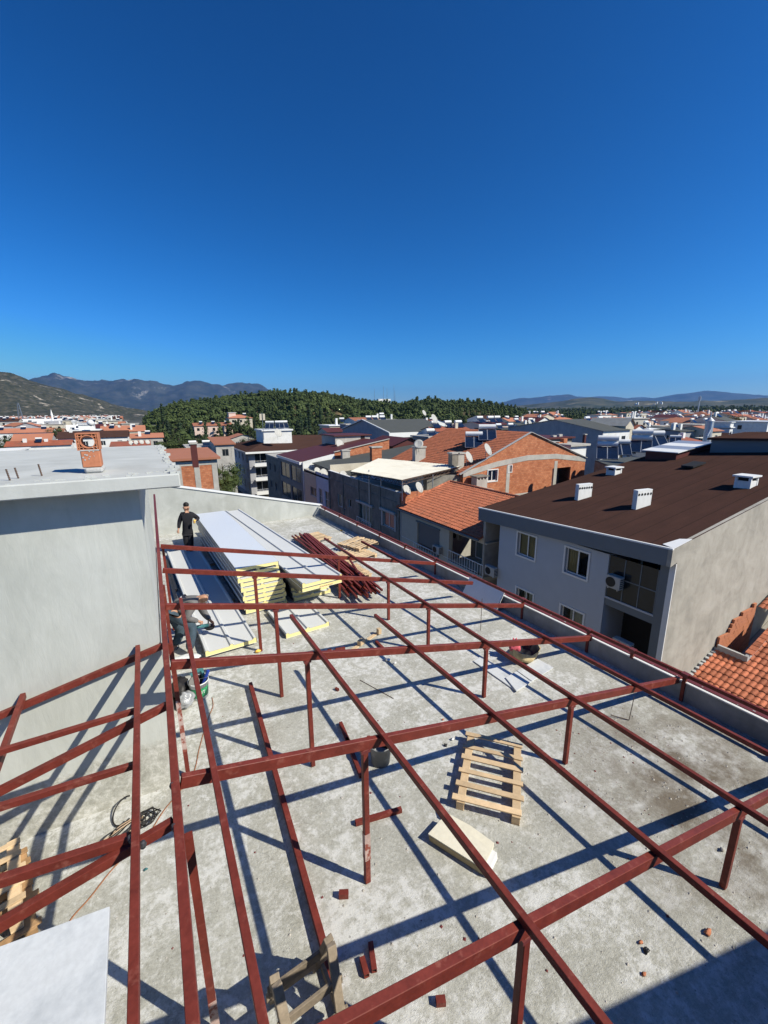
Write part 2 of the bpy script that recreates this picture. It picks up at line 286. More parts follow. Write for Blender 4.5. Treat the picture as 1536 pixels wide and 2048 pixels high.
# ------------------------------------------------------------------ mesh helpers
def setprops(o, label=None, cat=None, group=None, kind=None):
    if label: o['label'] = label
    if cat: o['category'] = cat
    if group: o['group'] = group
    if kind: o['kind'] = kind
    return o
def thing(name, label, cat, loc=(0, 0, 0), rot=0, group=None):
    o = bpy.data.objects.new(name, None); o.empty_display_size = .2; COL.objects.link(o); o.location = loc; o.rotation_euler = (0, 0, rot)
    return setprops(o, label, cat, group)
def link(name, me, parent=None, loc=None, rot=None):
    o = bpy.data.objects.new(name, me); COL.objects.link(o)
    if parent is not None: o.parent = parent
    if loc is not None: o.location = loc
    if rot is not None: o.rotation_euler = rot
    return o
class MB:
    """collects simple solids; off = world position of the thing whose local frame the mesh is stored in"""
    def __init__(s, off=(0, 0, 0)): s.v = []; s.f = []; s.mi = []; s.off = Vector(off); s.cur = 0
    def add(s, vs, fs):
        n = len(s.v); s.v += [tuple(Vector(p)-s.off) for p in vs]; s.f += [tuple(i+n for i in f) for f in fs]; s.mi += [s.cur]*len(fs); return s
    def box(s, a, b):
        x0, x1 = sorted((a[0], b[0])); y0, y1 = sorted((a[1], b[1])); z0, z1 = sorted((a[2], b[2]))
        return s.add([(x0, y0, z0), (x1, y0, z0), (x1, y1, z0), (x0, y1, z0), (x0, y0, z1), (x1, y0, z1), (x1, y1, z1), (x0, y1, z1)],
                     [(0, 3, 2, 1), (4, 5, 6, 7), (0, 1, 5, 4), (1, 2, 6, 5), (2, 3, 7, 6), (3, 0, 4, 7)])
    def hexa(s, bot, top):
        return s.add(list(bot)+list(top), [(0, 3, 2, 1), (4, 5, 6, 7), (0, 1, 5, 4), (1, 2, 6, 5), (2, 3, 7, 6), (3, 0, 4, 7)])
    def prism(s, poly, d):
        n = len(poly); d = Vector(d); a = [Vector(p) for p in poly]
        return s.add(a+[p+d for p in a], [tuple(range(n))[::-1], tuple(range(n, 2*n))]+[(i, (i+1) % n, (i+1) % n+n, i+n) for i in range(n)])
    def beam(s, p, q, w, h, up=(0, 0, 1)):
        p = Vector(p); q = Vector(q); d = (q-p).normalized(); r = d.cross(Vector(up))
        if r.length < 1e-4: r = d.cross(Vector((0, 1, 0)))
        r.normalize(); u = r.cross(d); a = r*(w/2); b = u*(h/2)
        return s.hexa([p-a-b, p+a-b, q+a-b, q-a-b], [p-a+b, p+a+b, q+a+b, q-a+b])
    def hollow(s, p, q, w, h, t=.004):
        """open-ended box tube"""
        p = Vector(p); q = Vector(q); d = (q-p).normalized(); r = d.cross(Vector((0, 0, 1)))
        if r.length < 1e-4: r = Vector((1, 0, 0))
        r.normalize(); u = r.cross(d); o = []; 
        for c in (p, q):
            for (i, j) in ((-1, -1), (1, -1), (1, 1), (-1, 1)): o.append(c+r*(i*w/2)+u*(j*h/2))
            for (i, j) in ((-1, -1), (1, -1), (1, 1), (-1, 1)): o.append(c+r*(i*(w/2-t))+u*(j*(h/2-t)))
        f = []
        for k in range(4):
            k2 = (k+1) % 4
            f += [(k, k2, k2+8, k+8), (k+4, k+12, k2+12, k2+4), (k, k+4, k2+4, k2), (k+8, k2+8, k2+12, k+12)]
        return s.add(o, f)
    def cyl(s, p, q, r, n=10, r2=None, cap=True):
        p = Vector(p); q = Vector(q); d = (q-p).normalized(); a = d.cross(Vector((0, 0, 1)))
        if a.length < 1e-3: a = Vector((1, 0, 0))
        a.normalize(); b = d.cross(a); r2 = r if r2 is None else r2; vs = []
        for c, rr in ((p, r), (q, r2)):
            for i in range(n): t = 2*math.pi*i/n; vs.append(c+a*(rr*math.cos(t))+b*(rr*math.sin(t)))
        f = [(i, (i+1) % n, (i+1) % n+n, i+n) for i in range(n)]
        if cap: f += [tuple(range(n))[::-1], tuple(range(n, 2*n))]
        return s.add(vs, f)
    def path(s, pts, r, n=6):
        for a, b in zip(pts[:-1], pts[1:]): s.cyl(a, b, r, n)
        return s
    def sweep(s, pts, r, n=6):
        pts = [Vector(p) for p in pts]; vs = []
        for i, p in enumerate(pts):
            d = (pts[min(i+1, len(pts)-1)]-pts[max(i-1, 0)]).normalized(); a = d.cross(Vector((0, 0, 1)))
            if a.length < 1e-3: a = Vector((1, 0, 0))
            a.normalize(); b = d.cross(a)
            for k in range(n): t = 2*math.pi*k/n; vs.append(p+a*(r*math.cos(t))+b*(r*math.sin(t)))
        f = [(i*n+k, i*n+(k+1) % n, (i+1)*n+(k+1) % n, (i+1)*n+k) for i in range(len(pts)-1) for k in range(n)]
        f += [tuple(range(n))[::-1], tuple(range((len(pts)-1)*n, len(pts)*n))]
        return s.add(vs, f)
    def lathe(s, prof, c, n=20, cap=False):
        c = Vector(c); vs = []
        for (r, z) in prof:
            for i in range(n): t = 2*math.pi*i/n; vs.append(c+Vector((r*math.cos(t), r*math.sin(t), z)))
        f = [(j*n+i, j*n+(i+1) % n, (j+1)*n+(i+1) % n, (j+1)*n+i) for j in range(len(prof)-1) for i in range(n)]
        if cap: f += [tuple(range(n))[::-1], tuple(range((len(prof)-1)*n, len(prof)*n))]
        return s.add(vs, f)
    def mesh(s, name, mats):
        me = bpy.data.meshes.new(name); me.from_pydata(s.v, [], s.f); 
        for m in (mats if isinstance(mats, (list, tuple)) else [mats]): me.materials.append(MATS[m])
        if any(s.mi): me.polygons.foreach_set('material_index', s.mi)
        me.update(); return me
    def build(s, name, mats, parent=None, smooth=False, bevel=0):
        me = s.mesh(name, mats)
        if smooth:
            for p in me.polygons: p.use_smooth = True
        o = link(name, me, parent)
        if parent is None: o.location = s.off
        if bevel:
            b = o.modifiers.new('bevel', 'BEVEL'); b.width = bevel; b.segments = 1; b.limit_method = 'ANGLE'
        return o
# ================================================================== THE SETTING
GZ = -12.5
def structure(o): o['kind'] = 'structure'; return o
def ground():
    mb = MB(); n = 48; rs = [0, 60, 200, 800, 3000, 9000, 15000]; vs = [(0, 0, GZ)]; f = []
    for r in rs[1:]:
        for i in range(n): t = 2*math.pi*i/n; vs.append((r*math.cos(t), r*math.sin(t), GZ - r*r/(2*6.4e6)*.8))
    for i in range(n): f.append((0, 1+i, 1+(i+1) % n))
    for k in range(len(rs)-2):
        for i in range(n): a = 1+k*n+i; b = 1+k*n+(i+1) % n; f.append((a, a+n, b+n, b))
    mb.add(vs, f); structure(mb.build('ground', 'town_ground'))
    s = MB(); s.box((8.2, -60, GZ+.02), (16.9, 260, GZ+.06)); structure(s.build('street', 'asphalt'))
    s = MB(); s.box((16.0, -60, GZ+.06), (16.95, 260, GZ+.18)); structure(s.build('pavement', 'pale_concrete'))
ground()

# parapet line of the terrace: inner face
def parx(y): return 7.18-.045*y
tf = MB()
tf.prism([(-9, -4, -.3), (parx(-4)+.2, -4, -.3), (parx(18.3)+.2, 18.3, -.3), (-9, 18.3, -.3)], (0, 0, .3))
structure(tf.build('terrace_floor', 'terrace_concrete'))
ow = thing('own_building', 'grey rendered apartment block under the concrete terrace', 'building', (0, 7, GZ))
mb = MB((0, 7, GZ)); mb.prism([(-9, -4, GZ), (parx(-4)+.2, -4, GZ), (parx(18.3)+.2, 18.3, GZ), (-9, 18.3, GZ)], (0, 0, -.304-GZ)); mb.build('wall', 'side_render', ow)

# low parapet with metal capping and gutter
pr = thing('parapet', 'low concrete parapet along the street edge of the terrace with a white strip on top', 'wall', (7, 7, 0))
mb = MB((7, 7, 0)); mb.prism([(parx(-4), -4, 0), (parx(-4)+.2, -4, 0), (parx(18)+.2, 18, 0), (parx(18), 18, 0)], (0, 0, .33)); mb.build('wall', 'parapet_concrete', pr)
mb = MB((7, 7, 0)); mb.prism([(parx(-4)-.015, -4, .332), (parx(-4)+.03, -4, .332), (parx(18)+.03, 18, .332), (parx(18)-.015, 18, .332)], (0, 0, .02)); mb.build('coping', 'white_wall', pr)
mb = MB((7, 7, 0)); mb.prism([(parx(-4)+.07, -4, .331), (parx(-4)+.19, -4, .331), (parx(18)+.19, 18, .331), (parx(18)+.07, 18, .331)], (0, 0, .012)); mb.build('gutter_board', 'red_oxide_dark', pr)
mb = MB((7, 7, 0)); rr = random.Random(4)
for i in range(60):
    y = rr.uniform(-1, 17.5); x = parx(y)+rr.uniform(.0, .16); s = rr.uniform(.006, .018); mb.box((x, y, .34), (x+s, y+s*2.4, .34+s*.6))
o = mb.build('mortar_crumbs', 'slab_concrete', pr); o['kind'] = 'stuff'

# gable wall at the far end
GY = 18.0
gw = thing('gable_wall', 'sloping plastered gable wall closing the far end of the terrace, white strip on top', 'wall', (3, GY, 0))
zl = aty(365, 976, GY).z; zr = aty(640, 1012, GY).z; xl = aty(365, 976, GY).x; xr = aty(642, 1012, GY).x
sl_ = (zl-zr)/(xr-xl)
x0 = -1.0; z0 = zl+sl_*(xl-x0)
mb = MB((3, GY, 0)); mb.prism([(x0, GY, 0), (xr, GY, 0), (xr, GY, zr), (x0, GY, z0)], (0, .2, 0)); mb.build('wall', 'gable_plaster', gw)
mb = MB((3, GY, 0)); mb.prism([(x0, GY-.04, z0+.002), (xr+.05, GY-.04, zr+.002), (xr+.05, GY-.04, zr+.05), (x0, GY-.04, z0+.05)], (0, .28, 0)); mb.build('coping', 'white_paint', gw)

# stair tower on the left with its thick slab
TY = 5.2; TX = -.2
tw = thing('stair_tower', 'smooth plastered stair tower left of the steel frame with a thick overhanging slab', 'building', (-3, 8.5, 0))
mb = MB((-3, 8.5, 0)); YF = atz(317, 890, 3.99).y; mb.box((-8.5, TY, 0), (TX, YF-.15, 3.87)); mb.build('wall', 'tower_plaster', tw); print('YF', YF)
SZ0 = 3.85; SZ1 = 3.99; SYf = TY-.34
sx1 = .205
mb = MB((-3, 8.5, 0))
bm_ = []
# slab with an uneven, broken far right edge
YF = atz(317, 890, SZ1).y; ys = [SYf+(YF-SYf)*k/8 for k in range(9)]; 
xs_ = [.205, .195, .205, .17, .185, .15, .16, .12, .11]
poly = [(-8.5, SYf, SZ0)]+[(x, y, SZ0) for x, y in zip(xs_, ys)]+[(-8.5, YF, SZ0)]
mb.prism(poly, (0, 0, SZ1-SZ0)); mb.build('roof_slab', 'slab_concrete', tw, bevel=.012)
mb = MB((-3, 8.5, 0))
for i in range(70):
    y = rr.uniform(SYf, YF-.1); x = np.interp(y, ys, xs_)-rr.uniform(0, .1); s = rr.uniform(.015, .05); mb.box((x, y, SZ1-.01), (x+s, y+s*1.3, SZ1+s*.5))
for i in range(60):
    x = rr.uniform(-2.5, .2); y = SYf+rr.uniform(0, .3); s = rr.uniform(.01, .03); mb.box((x, y, SZ1-.01), (x+s*2, y+s, SZ1+s*.4))
o = mb.build('mortar_lumps', 'slab_concrete', tw); o['kind'] = 'stuff'
for (px, py, py2) in ((20, 961, 938), (37, 957, 935), (84, 952, 928)):
    p = atz(px, py, SZ1); h = aty(px-3, py2, p.y).z
    mb = MB((-3, 8.5, 0)); mb.cyl((p.x, p.y, SZ1), (p.x-.012, p.y, h), .007, 8)
    for k in range(6): z = SZ1+(h-SZ1)*(k+.5)/6; mb.cyl((p.x-.012*(k+.5)/6, p.y, z), (p.x-.012*(k+.5)/6, p.y, z+.006), .009, 8)
    mb.build('rebar_stub', 'rust', tw)
# hollow clay-block chimney on the slab
p = atz(190, 946, SZ1); q1 = aty(165, 905, p.y); q2 = aty(207, 905, p.y)
cw = abs(q2.x-q1.x)*.98; cx = p.x-.01; cy = p.y; zt = aty(185, 866, cy).z; zm = aty(190, 900, cy).z; zb_ = aty(190, 935, cy).z
ch = thing('clay_chimney', 'hollow clay block chimney standing on the tower slab, round flue hole in its top block', 'chimney', (cx, cy, SZ1))
off = (cx, cy, SZ1)
mb = MB(off); mb.prism([(cx-cw*.44, cy-.02, SZ1), (cx+cw*.5, cy-.03, SZ1), (cx+cw*.52, cy+.26, SZ1), (cx-cw*.42, cy+.25, SZ1)], (0, 0, zb_-SZ1)); mb.build('mortar_base', 'cement', ch, bevel=.02)
mb = MB(off); mb.box((cx-cw/2, cy, zb_+.002), (cx+cw/2-.01, cy+.2, zm-.004)); o = mb.build('clay_block', 'terracotta', ch, bevel=.008)
mb = MB(off)
for i in range(9):
    x = cx+rr.uniform(-cw*.42, cw*.36); z = zb_+(zm-zb_)*rr.uniform(.45, .95); mb.cyl((x, cy-.004, z), (x, cy+.01, z), rr.uniform(.004, .01), 7)
o = mb.build('mortar_splash', 'cement', ch); o['kind'] = 'stuff'
# top block: a web of clay round a circular flue
mb = MB(off); zc = (zm+zt)/2; hw = cw/2+.01; hh = (zt-zm)/2; ro = hw*.70; ri = hw*.60; n = 28; x_c = cx-.01
def ringv(r, y): return [(x_c+r*math.cos(2*math.pi*i/n), y, zc+r*math.sin(2*math.pi*i/n)) for i in range(n)]
vs = ringv(ro, cy)+ringv(ri, cy)+ringv(ro, cy+.2)+ringv(ri, cy+.2); fs = []
for i in range(n): j = (i+1) % n; fs += [(i, j, j+n, i+n), (i+2*n, i+3*n, j+3*n, j+2*n), (i+n, j+n, j+3*n, i+3*n), (i, i+2*n, j+2*n, j)]
mb.add(vs, fs); t_ = .011
for s in (-1, 1):
    mb.box((x_c+s*hw, cy, zc-hh), (x_c+s*(hw-t_), cy+.2, zc+hh)); mb.box((x_c-hw+t_, cy+.001, zc+s*hh), (x_c+hw-t_, cy+.199, zc+s*(hh-t_)))
    for k in (-.62, -.2, .2, .62):
        zz = zc+k*hh; e = math.sqrt(max(ro*ro-(k*hh)**2, 0)) if abs(k*hh) < ro else 0
        mb.box((x_c+s*(hw-t_), cy+.004, zz-.005), (x_c+s*e*.99, cy+.19, zz+.005))
    for k in (-.78, -.45, .45, .78):
        xx = x_c+k*hw; e = math.sqrt(max(ro*ro-(k*hw)**2, 0)) if abs(k*hw) < ro else 0
        mb.box((xx-.005, cy+.006, zc+s*(hh-t_)), (xx+.005, cy+.188, zc+s*e*.99))
mb.build('flue_block', 'terracotta', ch)
mb = MB(off); mb.box((cx-cw/2+.005, cy-.004, zm-.006), (cx+cw/2-.01, cy+.195, zm+.006)); mb.build('mortar_bed', 'cement', ch)

# building the photograph is taken from: its edge throws the big shadow at lower right
nb = thing('camera_building', 'taller rendered building beside the terrace whose shadow falls on the lower right of the floor', 'building', (3, -4, GZ))
mb = MB((3, -4, GZ)); HS = 3.0
a = Vector((2.56+.747*HS, 1.26-.874*HS, 0)); b = Vector((4.24+.747*HS, .9-.874*HS, 0)); d = (b-a).normalized()
P0 = a-d*9.5; P1 = a+d*9; nrm = Vector((d.y, -d.x, 0))
if nrm.y > 0: nrm = -nrm
def zz(v, z): return (v.x, v.y, z)
mb.prism([zz(P0, GZ), zz(P1, GZ), zz(P1+nrm*8, GZ), zz(P0+nrm*8, GZ)], (0, 0, HS-GZ)); mb.build('wall', 'side_render', nb)

# ================================================================== STEEL FRAME
FZ = 1.978; SLP = .229; RX = -.14
def rp(px, py, off=0, side=1):
    """pixel ray onto the slope of the future roof"""
    d = ray(px, py); s = -SLP*side
    # H + t dz = FZ + off + s*(t dx - RX)
    t = (FZ+off-s*RX-CAMH)/(d.z-s*d.x); return O+d*t
fr = thing('roof_frame', 'welded dark red steel frame for a new pitched roof standing over the whole terrace', 'steel frame', (3, 6, 0))
FO = (3, 6, 0)
def bar(name, p, q, w, h, mat='red_oxide', par=fr, off=FO, bev=.003):
    mb = MB(off); mb.beam(p, q, w, h); return mb.build(name, mat, par, bevel=bev)
ridge_far = atz(308, 992, FZ); ridge_far.x = -.16
bar('ridge_beam', (RX, -1.6, FZ), (ridge_far.x, 15.6, FZ), .055, .1)
rows = [((325, 1092), (870, 1127)), ((325, 1141), (945, 1166)), ((327, 1214), (1047, 1211)), ((333, 1332), (1182, 1276)), ((350, 1567), (1367, 1357))]
RY = []; rafts = []
for (a, b) in rows:
    p = rp(*a); q = rp(*b); p.x = RX+.03; RY.append(p.y); rafts.append((p, q))
p = rp(690, 2048); q = rp(1536, 1592); d = (q-p)/(q.x-p.x)
rafts.append((p+d*(RX+.03-p.x), p+d*(6.95-p.x))); rafts.append((V(RX+.03, -.3, FZ), V(6.95, -.45, FZ-SLP*7.1)))
for p, q in rafts: bar('rafter', p, q, .05, .1 if p.y < 5 else .085)
def raft_z(x): return FZ-SLP*abs(x-RX)
# purlins on top of the rafters
def purlin(pts, side=1, ext0=0, ext1=0):
    P = [rp(*a, off=.085, side=side) for a in pts]
    p, q = P[0], P[-1]
    if side < 0: p.y = min(p.y, TY-.02)
    d = (q-p).normalized(); p = p-d*ext0; q = q+d*ext1
    bar('purlin', p, q, .045, .06); return p, q
purlin([(361, 1199), (517, 2000)], ext1=1.2); purlin([(582, 1232), (1195, 2030)], ext1=1.5); purlin([(750, 1231), (1500, 1855)], ext1=1.5)
purlin([(649, 1077), (1500, 1622)], ext1=2.5); purlin([(723, 1083), (1500, 1488)], ext1=3)
purlin([(276, 1290), (267, 2040)], -1, ext1=2.2); purlin([(49, 1386), (5, 1505)], -1, ext1=6)
# eave beam over the parapet
p = V(parx(17.9)+.0, 17.9, .47); q = V(parx(-1)+.0, -1, .47); bar('eave_beam', p, q, .045, .06)
for y in list(RY)+[1.35, 3.8, 12.6, 14.3, 15.9, 17.4, 11.0]:
    mb = MB(FO); mb.box((parx(y)-.025, y-.025, .32 if y > 10 or y == 3.8 else .002), (parx(y)+.02, y+.025, .438)); mb.build('eave_post', 'red_oxide', fr)
    mb = MB(FO); mb.box((parx(y)-.04, y-.05, .44), (parx(y)+.045, y+.05, .502)); mb.build('eave_bracket', 'red_oxide_dark', fr)
# rafter packers (small dark clips between purlin and rafter)
# posts
def post(px, py, mat='red_oxide', top=None):
    g = atz(px, py, 0); z = raft_z(g.x)-.052
    k = min(rafts, key=lambda r: abs(r[0].y-g.y)); yr = k[0].y+(k[1].y-k[0].y)*(g.x-k[0].x)/(k[1].x-k[0].x)
    if abs(yr-g.y) < .3: g.y = yr
    z = k[0].z+(k[1].z-k[0].z)*(g.x-k[0].x)/(k[1].x-k[0].x)-.052
    mb = MB(FO); mb.box((g.x-.027, g.y-.027, .004), (g.x+.027, g.y+.027, z)); mb.build('post', mat, fr, bevel=.003)
    mb = MB(FO); mb.box((g.x-.045, g.y-.032, z-.03), (g.x+.045, g.y+.032, z-.002)); mb.build('weld_seat', 'red_oxide_dark', fr)
    return g, z
for a in [(521, 1300), (566, 1398), (630, 1540), (675, 1192), (766, 1230), (847, 1294), (966, 1393), (1133, 1529), (1417, 1750)]: post(*a)
g, z = post(743, 1780)
mb = MB(FO); mb.box((g.x-.03, g.y-.0295, .3), (g.x+.0295, g.y+.0295, .62)); mb.build('bare_patch', 'primer_pink', fr)
post(975, 2110)
for a in [(377, 1553), (355, 1380), (348, 1260)]:
    g = atz(*a, 0); mb = MB(FO); mb.box((g.x-.025, g.y-.025, .004), (g.x+.025, g.y+.025, FZ-.06)); mb.build('post', 'red_oxide', fr)
    mb = MB(FO); mb.box((g.x-.0262, g.y-.0262, .4), (g.x+.0262, g.y+.0262, 1.15)); 
    if a[1] > 1500: mb.build('bare_patch', 'primer_pink', fr)
g = V(-.06, 1.6, 0)
mb = MB(FO); mb.box((-.097-.027, 2.55-.027, .004), (-.097+.027, 2.55+.027, FZ-.06)); mb.build('post', 'red_oxide', fr)
mb = MB(FO); mb.box((-.097-.0285, 2.55-.0285, .1), (-.097+.0285, 2.55+.0285, .42)); mb.build('bare_patch', 'primer_pink', fr)
# left slope rafters and the level cross members
for (a, b) in [((325, 1283), (0, 1422)), ((334, 1411), (0, 1582)), ((347, 1645), (0, 1850))]:
    p = rp(*a, side=-1); q = rp(*b, side=-1)
    for v_ in (p, q): v_.y = min(v_.y, TY-.07)
    d = (q-p)/(q.x-p.x); bar('rafter', p, p+d*(-3.2-p.x), .05, .068)
bar('rafter', (RX-.03, 1.3, FZ), (-3.2, 1.3, FZ-SLP*3.06), .055, .1)
for (a, b) in [((272, 1421), (0, 1503)), ((272, 1529), (0, 1614)), ((262, 1676), (0, 1762))]:
    cwid = .05 if a[1] > 1600 else .04
    p = atz(*a, 1.96); q = atz(*b, 1.96); d = (q-p)/(q.x-p.x); bar('cross_member', p, p+d*(-2.6-p.x), cwid, cwid*1.25)
# scorched weld spots
for (px, py, z) in [(349, 1655, 2.0), (272, 1527, 2.0), (262, 1678, 2.0), (286, 1690, 1.97), (345, 1572, 2.0)]:
    c = atz(px, py, z); mb = MB(FO)
    mb.lathe([(.002, .03), (.016, .024), (.022, .004), (.016, -.018), (.002, -.02)], c, 8); mb.build('weld_bead', 'weld', fr)
bar('unseen_shadow_bar', (.95, .62, 1.66), (1.5, .0, 1.5), .05, .06); bar('unseen_shadow_bar', (.95, .0, 1.66), (1.5, .55, 1.5), .05, .06); bar('unseen_shadow_bar', (1.5, .55, 1.5), (2.0, .0, 1.4), .05, .06)  # crossing bars added out of view to throw lattice shadows on the floor
# ================================================================== PEOPLE
def skin_mesh(name, J, E, mat, parent, off, sub=1, root=None):
    """one continuous surface grown over a skeleton: J name -> (x,y,z,r)"""
    me = bpy.data.meshes.new(name); bm = bmesh.new(); lay = bm.verts.layers.skin.verify(); vs = {}
    for k, (x, y, z, r) in J.items():
        v = bm.verts.new(Vector((x, y, z))-Vector(off)); v[lay].radius = (r, r) if not isinstance(r, tuple) else r; v[lay].use_root = (k == root); vs[k] = v
    for a, b in E: bm.edges.new((vs[a], vs[b]))
    bm.to_mesh(me); bm.free(); me.materials.append(MATS[mat])
    o = link(name, me, parent); sm = o.modifiers.new('skin', 'SKIN'); sm.use_smooth_shade = True
    s2 = o.modifiers.new('sub', 'SUBSURF'); s2.levels = sub; s2.render_levels = sub
    return o
def ball(name, c, r, mat, parent, off, n=14, sy=1, sz=1, sx=1):
    mb = MB(off); c = Vector(c); prof = [(max(.001, math.cos(t)), math.sin(t)) for t in [(-.5+i/8)*math.pi for i in range(9)]]
    vs = []
    for (rr, z) in prof:
        for i in range(n): t = 2*math.pi*i/n; vs.append(c+Vector((rr*r*sx*math.cos(t), rr*r*sy*math.sin(t), z*r*sz)))
    mb.add(vs, [(j*n+i, j*n+(i+1) % n, (j+1)*n+(i+1) % n, (j+1)*n+i) for j in range(8) for i in range(n)])
    return mb.build(name, mat, parent, smooth=True)
def person(label, P, D, mats, group=None, hold=None, gx=1.0):
    """P: joint name -> (pixel x, pixel y, Y distance); builds body, clothes, hair"""
    J = {k: aty(a, b, c) for k, (a, b, c) in P.items()}
    base_ = Vector(((J['ankL'].x+J['ankR'].x)/2, (J['ankL'].y+J['ankR'].y)/2, 0))
    t = thing('person', label, 'person', base_, 0, group); off = base_
    sk, top, leg, shoe, hair = mats
    def j(k, r): v = J[k]; return (v.x, v.y, v.z, r)
    B = {'pel': j('pel', .108), 'abd': (*((J['pel']+J['chest'])/2), .11), 'chest': j('chest', (.15, .12)), 'neck': j('neck', .055), 'head': j('head', .122)}
    fw = D.normalized(); h = J['head']; upv = (h-J['neck']).normalized(); fw = (fw-upv*fw.dot(upv)).normalized(); hc = h+upv*.03
    B['crown'] = (*(hc+upv*.045-fw*.012), .112); B['jaw'] = (*(h+fw*.03-upv*.035), .066)
    E = [('pel', 'abd'), ('abd', 'chest'), ('chest', 'neck'), ('neck', 'head'), ('head', 'crown'), ('head', 'jaw')]
    for s in 'LR':
        B['sh'+s] = j('sh'+s, .06); B['el'+s] = j('el'+s, .043); B['wr'+s] = j('wr'+s, .029)
        B['hip'+s] = j('hip'+s, .09); B['kn'+s] = j('kn'+s, .062); B['ank'+s] = j('ank'+s, .042)
        f = (J['wr'+s]-J['el'+s]).normalized(); pal = J['wr'+s]+f*.07; B['palm'+s] = (*pal, (.036, .018))
        E += [('chest', 'sh'+s), ('sh'+s, 'el'+s), ('el'+s, 'wr'+s), ('wr'+s, 'palm'+s), ('pel', 'hip'+s), ('hip'+s, 'kn'+s), ('kn'+s, 'ank'+s)]
        toe = J['ank'+s]+Vector((fw.x, fw.y, 0)).normalized()*.13; B['toe'+s] = (toe.x, toe.y, .04, .036); B['heel'+s] = (J['ank'+s].x, J['ank'+s].y, .045, .04)
        E += [('ank'+s, 'heel'+s), ('heel'+s, 'toe'+s)]
        a = f.cross(upv); a = a.normalized() if a.length > .1 else Vector((0, 1, 0))
        for k, (o_, ln) in enumerate(((-.03, .05), (-.011, .062), (.009, .06), (.027, .048))):
            m1 = pal+a*o_+f*(ln*.6); m2 = m1+(f*.6-upv*.8).normalized()*ln*.55
            B[f'f{k}{s}'] = (*m1, .0085); B[f'g{k}{s}'] = (*m2, .0075); E += [('palm'+s, f'f{k}{s}'), (f'f{k}{s}', f'g{k}{s}')]
        th = J['wr'+s]+f*.035+a*.045; B['th'+s] = (*th, .011); B['tt'+s] = (*(th+f*.03), .009); E += [('palm'+s, 'th'+s), ('th'+s, 'tt'+s)]
    skin_mesh('body', B, E, sk, t, off, 2, 'pel')
    # jacket / jumper
    T = {'hem' if gx == 1 else 'hem_': (*(J['pel']*1.1-J['chest']*.1), .158), 'pel': (*(J['pel']*.9+J['chest']*.1), .165*gx), 'abd': (*((J['pel']+J['chest'])/2), .155*gx), 'chest': j('chest', (.185*gx, .155*gx)), 'col': (*(J['chest']*.25+J['neck']*.75), .075)}
    if gx > 1: T.pop('hem_')
    TE = ([('hem', 'pel')] if gx == 1 else [])+[('pel', 'abd'), ('abd', 'chest'), ('chest', 'col')]
    for s in 'LR':
        T['sh'+s] = j('sh'+s, .095); T['el'+s] = j('el'+s, .07); T['wr'+s] = (*(J['wr'+s]*.92+J['el'+s]*.08), .045)
        TE += [('chest', 'sh'+s), ('sh'+s, 'el'+s), ('el'+s, 'wr'+s)]
    skin_mesh('jacket', T, TE, top, t, off, 2, 'pel')
    L = {'waist': (*(J['pel']*.75+J['chest']*.25), .16), 'pel': (*J['pel'], .168)}; LE = [('waist', 'pel')]
    for s in 'LR':
        L['hip'+s] = j('hip'+s, .13); L['kn'+s] = j('kn'+s, .098); L['ank'+s] = (*(J['ank'+s]+Vector((0, 0, .02))), .08)
        LE += [('pel', 'hip'+s), ('hip'+s, 'kn'+s), ('kn'+s, 'ank'+s)]
    skin_mesh('trousers', L, LE, leg, t, off, 2, 'pel')
    for s in 'LR':
        sh = {'a': (J['ank'+s].x-fw.x*.03, J['ank'+s].y-fw.y*.03, .045, .048), 'b': (J['ank'+s].x+fw.x*.16, J['ank'+s].y+fw.y*.16, .035, .042)}
        skin_mesh('shoe', sh, [('a', 'b')], shoe, t, off, 1, 'a')
    # face
    ball('nose', hc+fw*.096-upv*.012, .016, sk, t, off, 8)
    side = fw.cross(upv).normalized()
    for s in (-1, 1):
        ball('ear', hc+side*(s*.082), .022, sk, t, off, 8); ball('eye', hc+side*(s*.032)+fw*.082+upv*.012, .010, 'tool_black', t, off, 8)
    mb = MB(off); c = hc+fw*.088-upv*.052; mb.beam(c-side*.022, c+side*.022, .008, .007); mb.build('mouth', 'red_oxide_dark', t)
    return t, J, hc, upv, fw, side, off
# young man standing behind the panel stack
fwd = Vector((-.1, -1, 0))
t, J, hc, upv, fw_, side_, off = person('young man in black jacket and trousers standing between wall and tall panel stack', {
    'pel': (375, 1062, 15), 'chest': (374, 1035, 15), 'neck': (373, 1023, 14.98), 'head': (372.4, 1016, 14.95),
    'shL': (363.5, 1029, 15), 'elL': (358.5, 1045, 15.02), 'wrL': (357, 1059, 14.9), 'shR': (385, 1029, 15), 'elR': (397, 1037, 15.0), 'wrR': (390.5, 1041, 14.75),
    'hipL': (370.5, 1065, 15), 'knL': (373.5, 1085, 14.95), 'ankL': (377, 1104, 15), 'hipR': (379.5, 1065, 15), 'knR': (381.5, 1085, 14.9), 'ankR': (383, 1105, 14.85)},
    fwd, ('skin', 'black_cloth', 'black_cloth', 'tool_black', 'hair_dark'))
ball('hair', hc+upv*.07-fw_*.035, .09, 'hair_dark', t, off, 14)
g = J['wrR']+Vector((-.04, -.06, -.02)); tt = thing('work_glove', 'pale orange work glove in the hand of the standing man', 'glove', g)
skin_mesh('glove_body', {'a': (*g, .04), 'b': (*(g+Vector((.02, -.03, .06))), .05), 'c': (*(g+Vector((.0, -.02, -.06))), .03)}, [('a', 'b'), ('a', 'c')], 'yellow_hat', tt, g, 1, 'a')

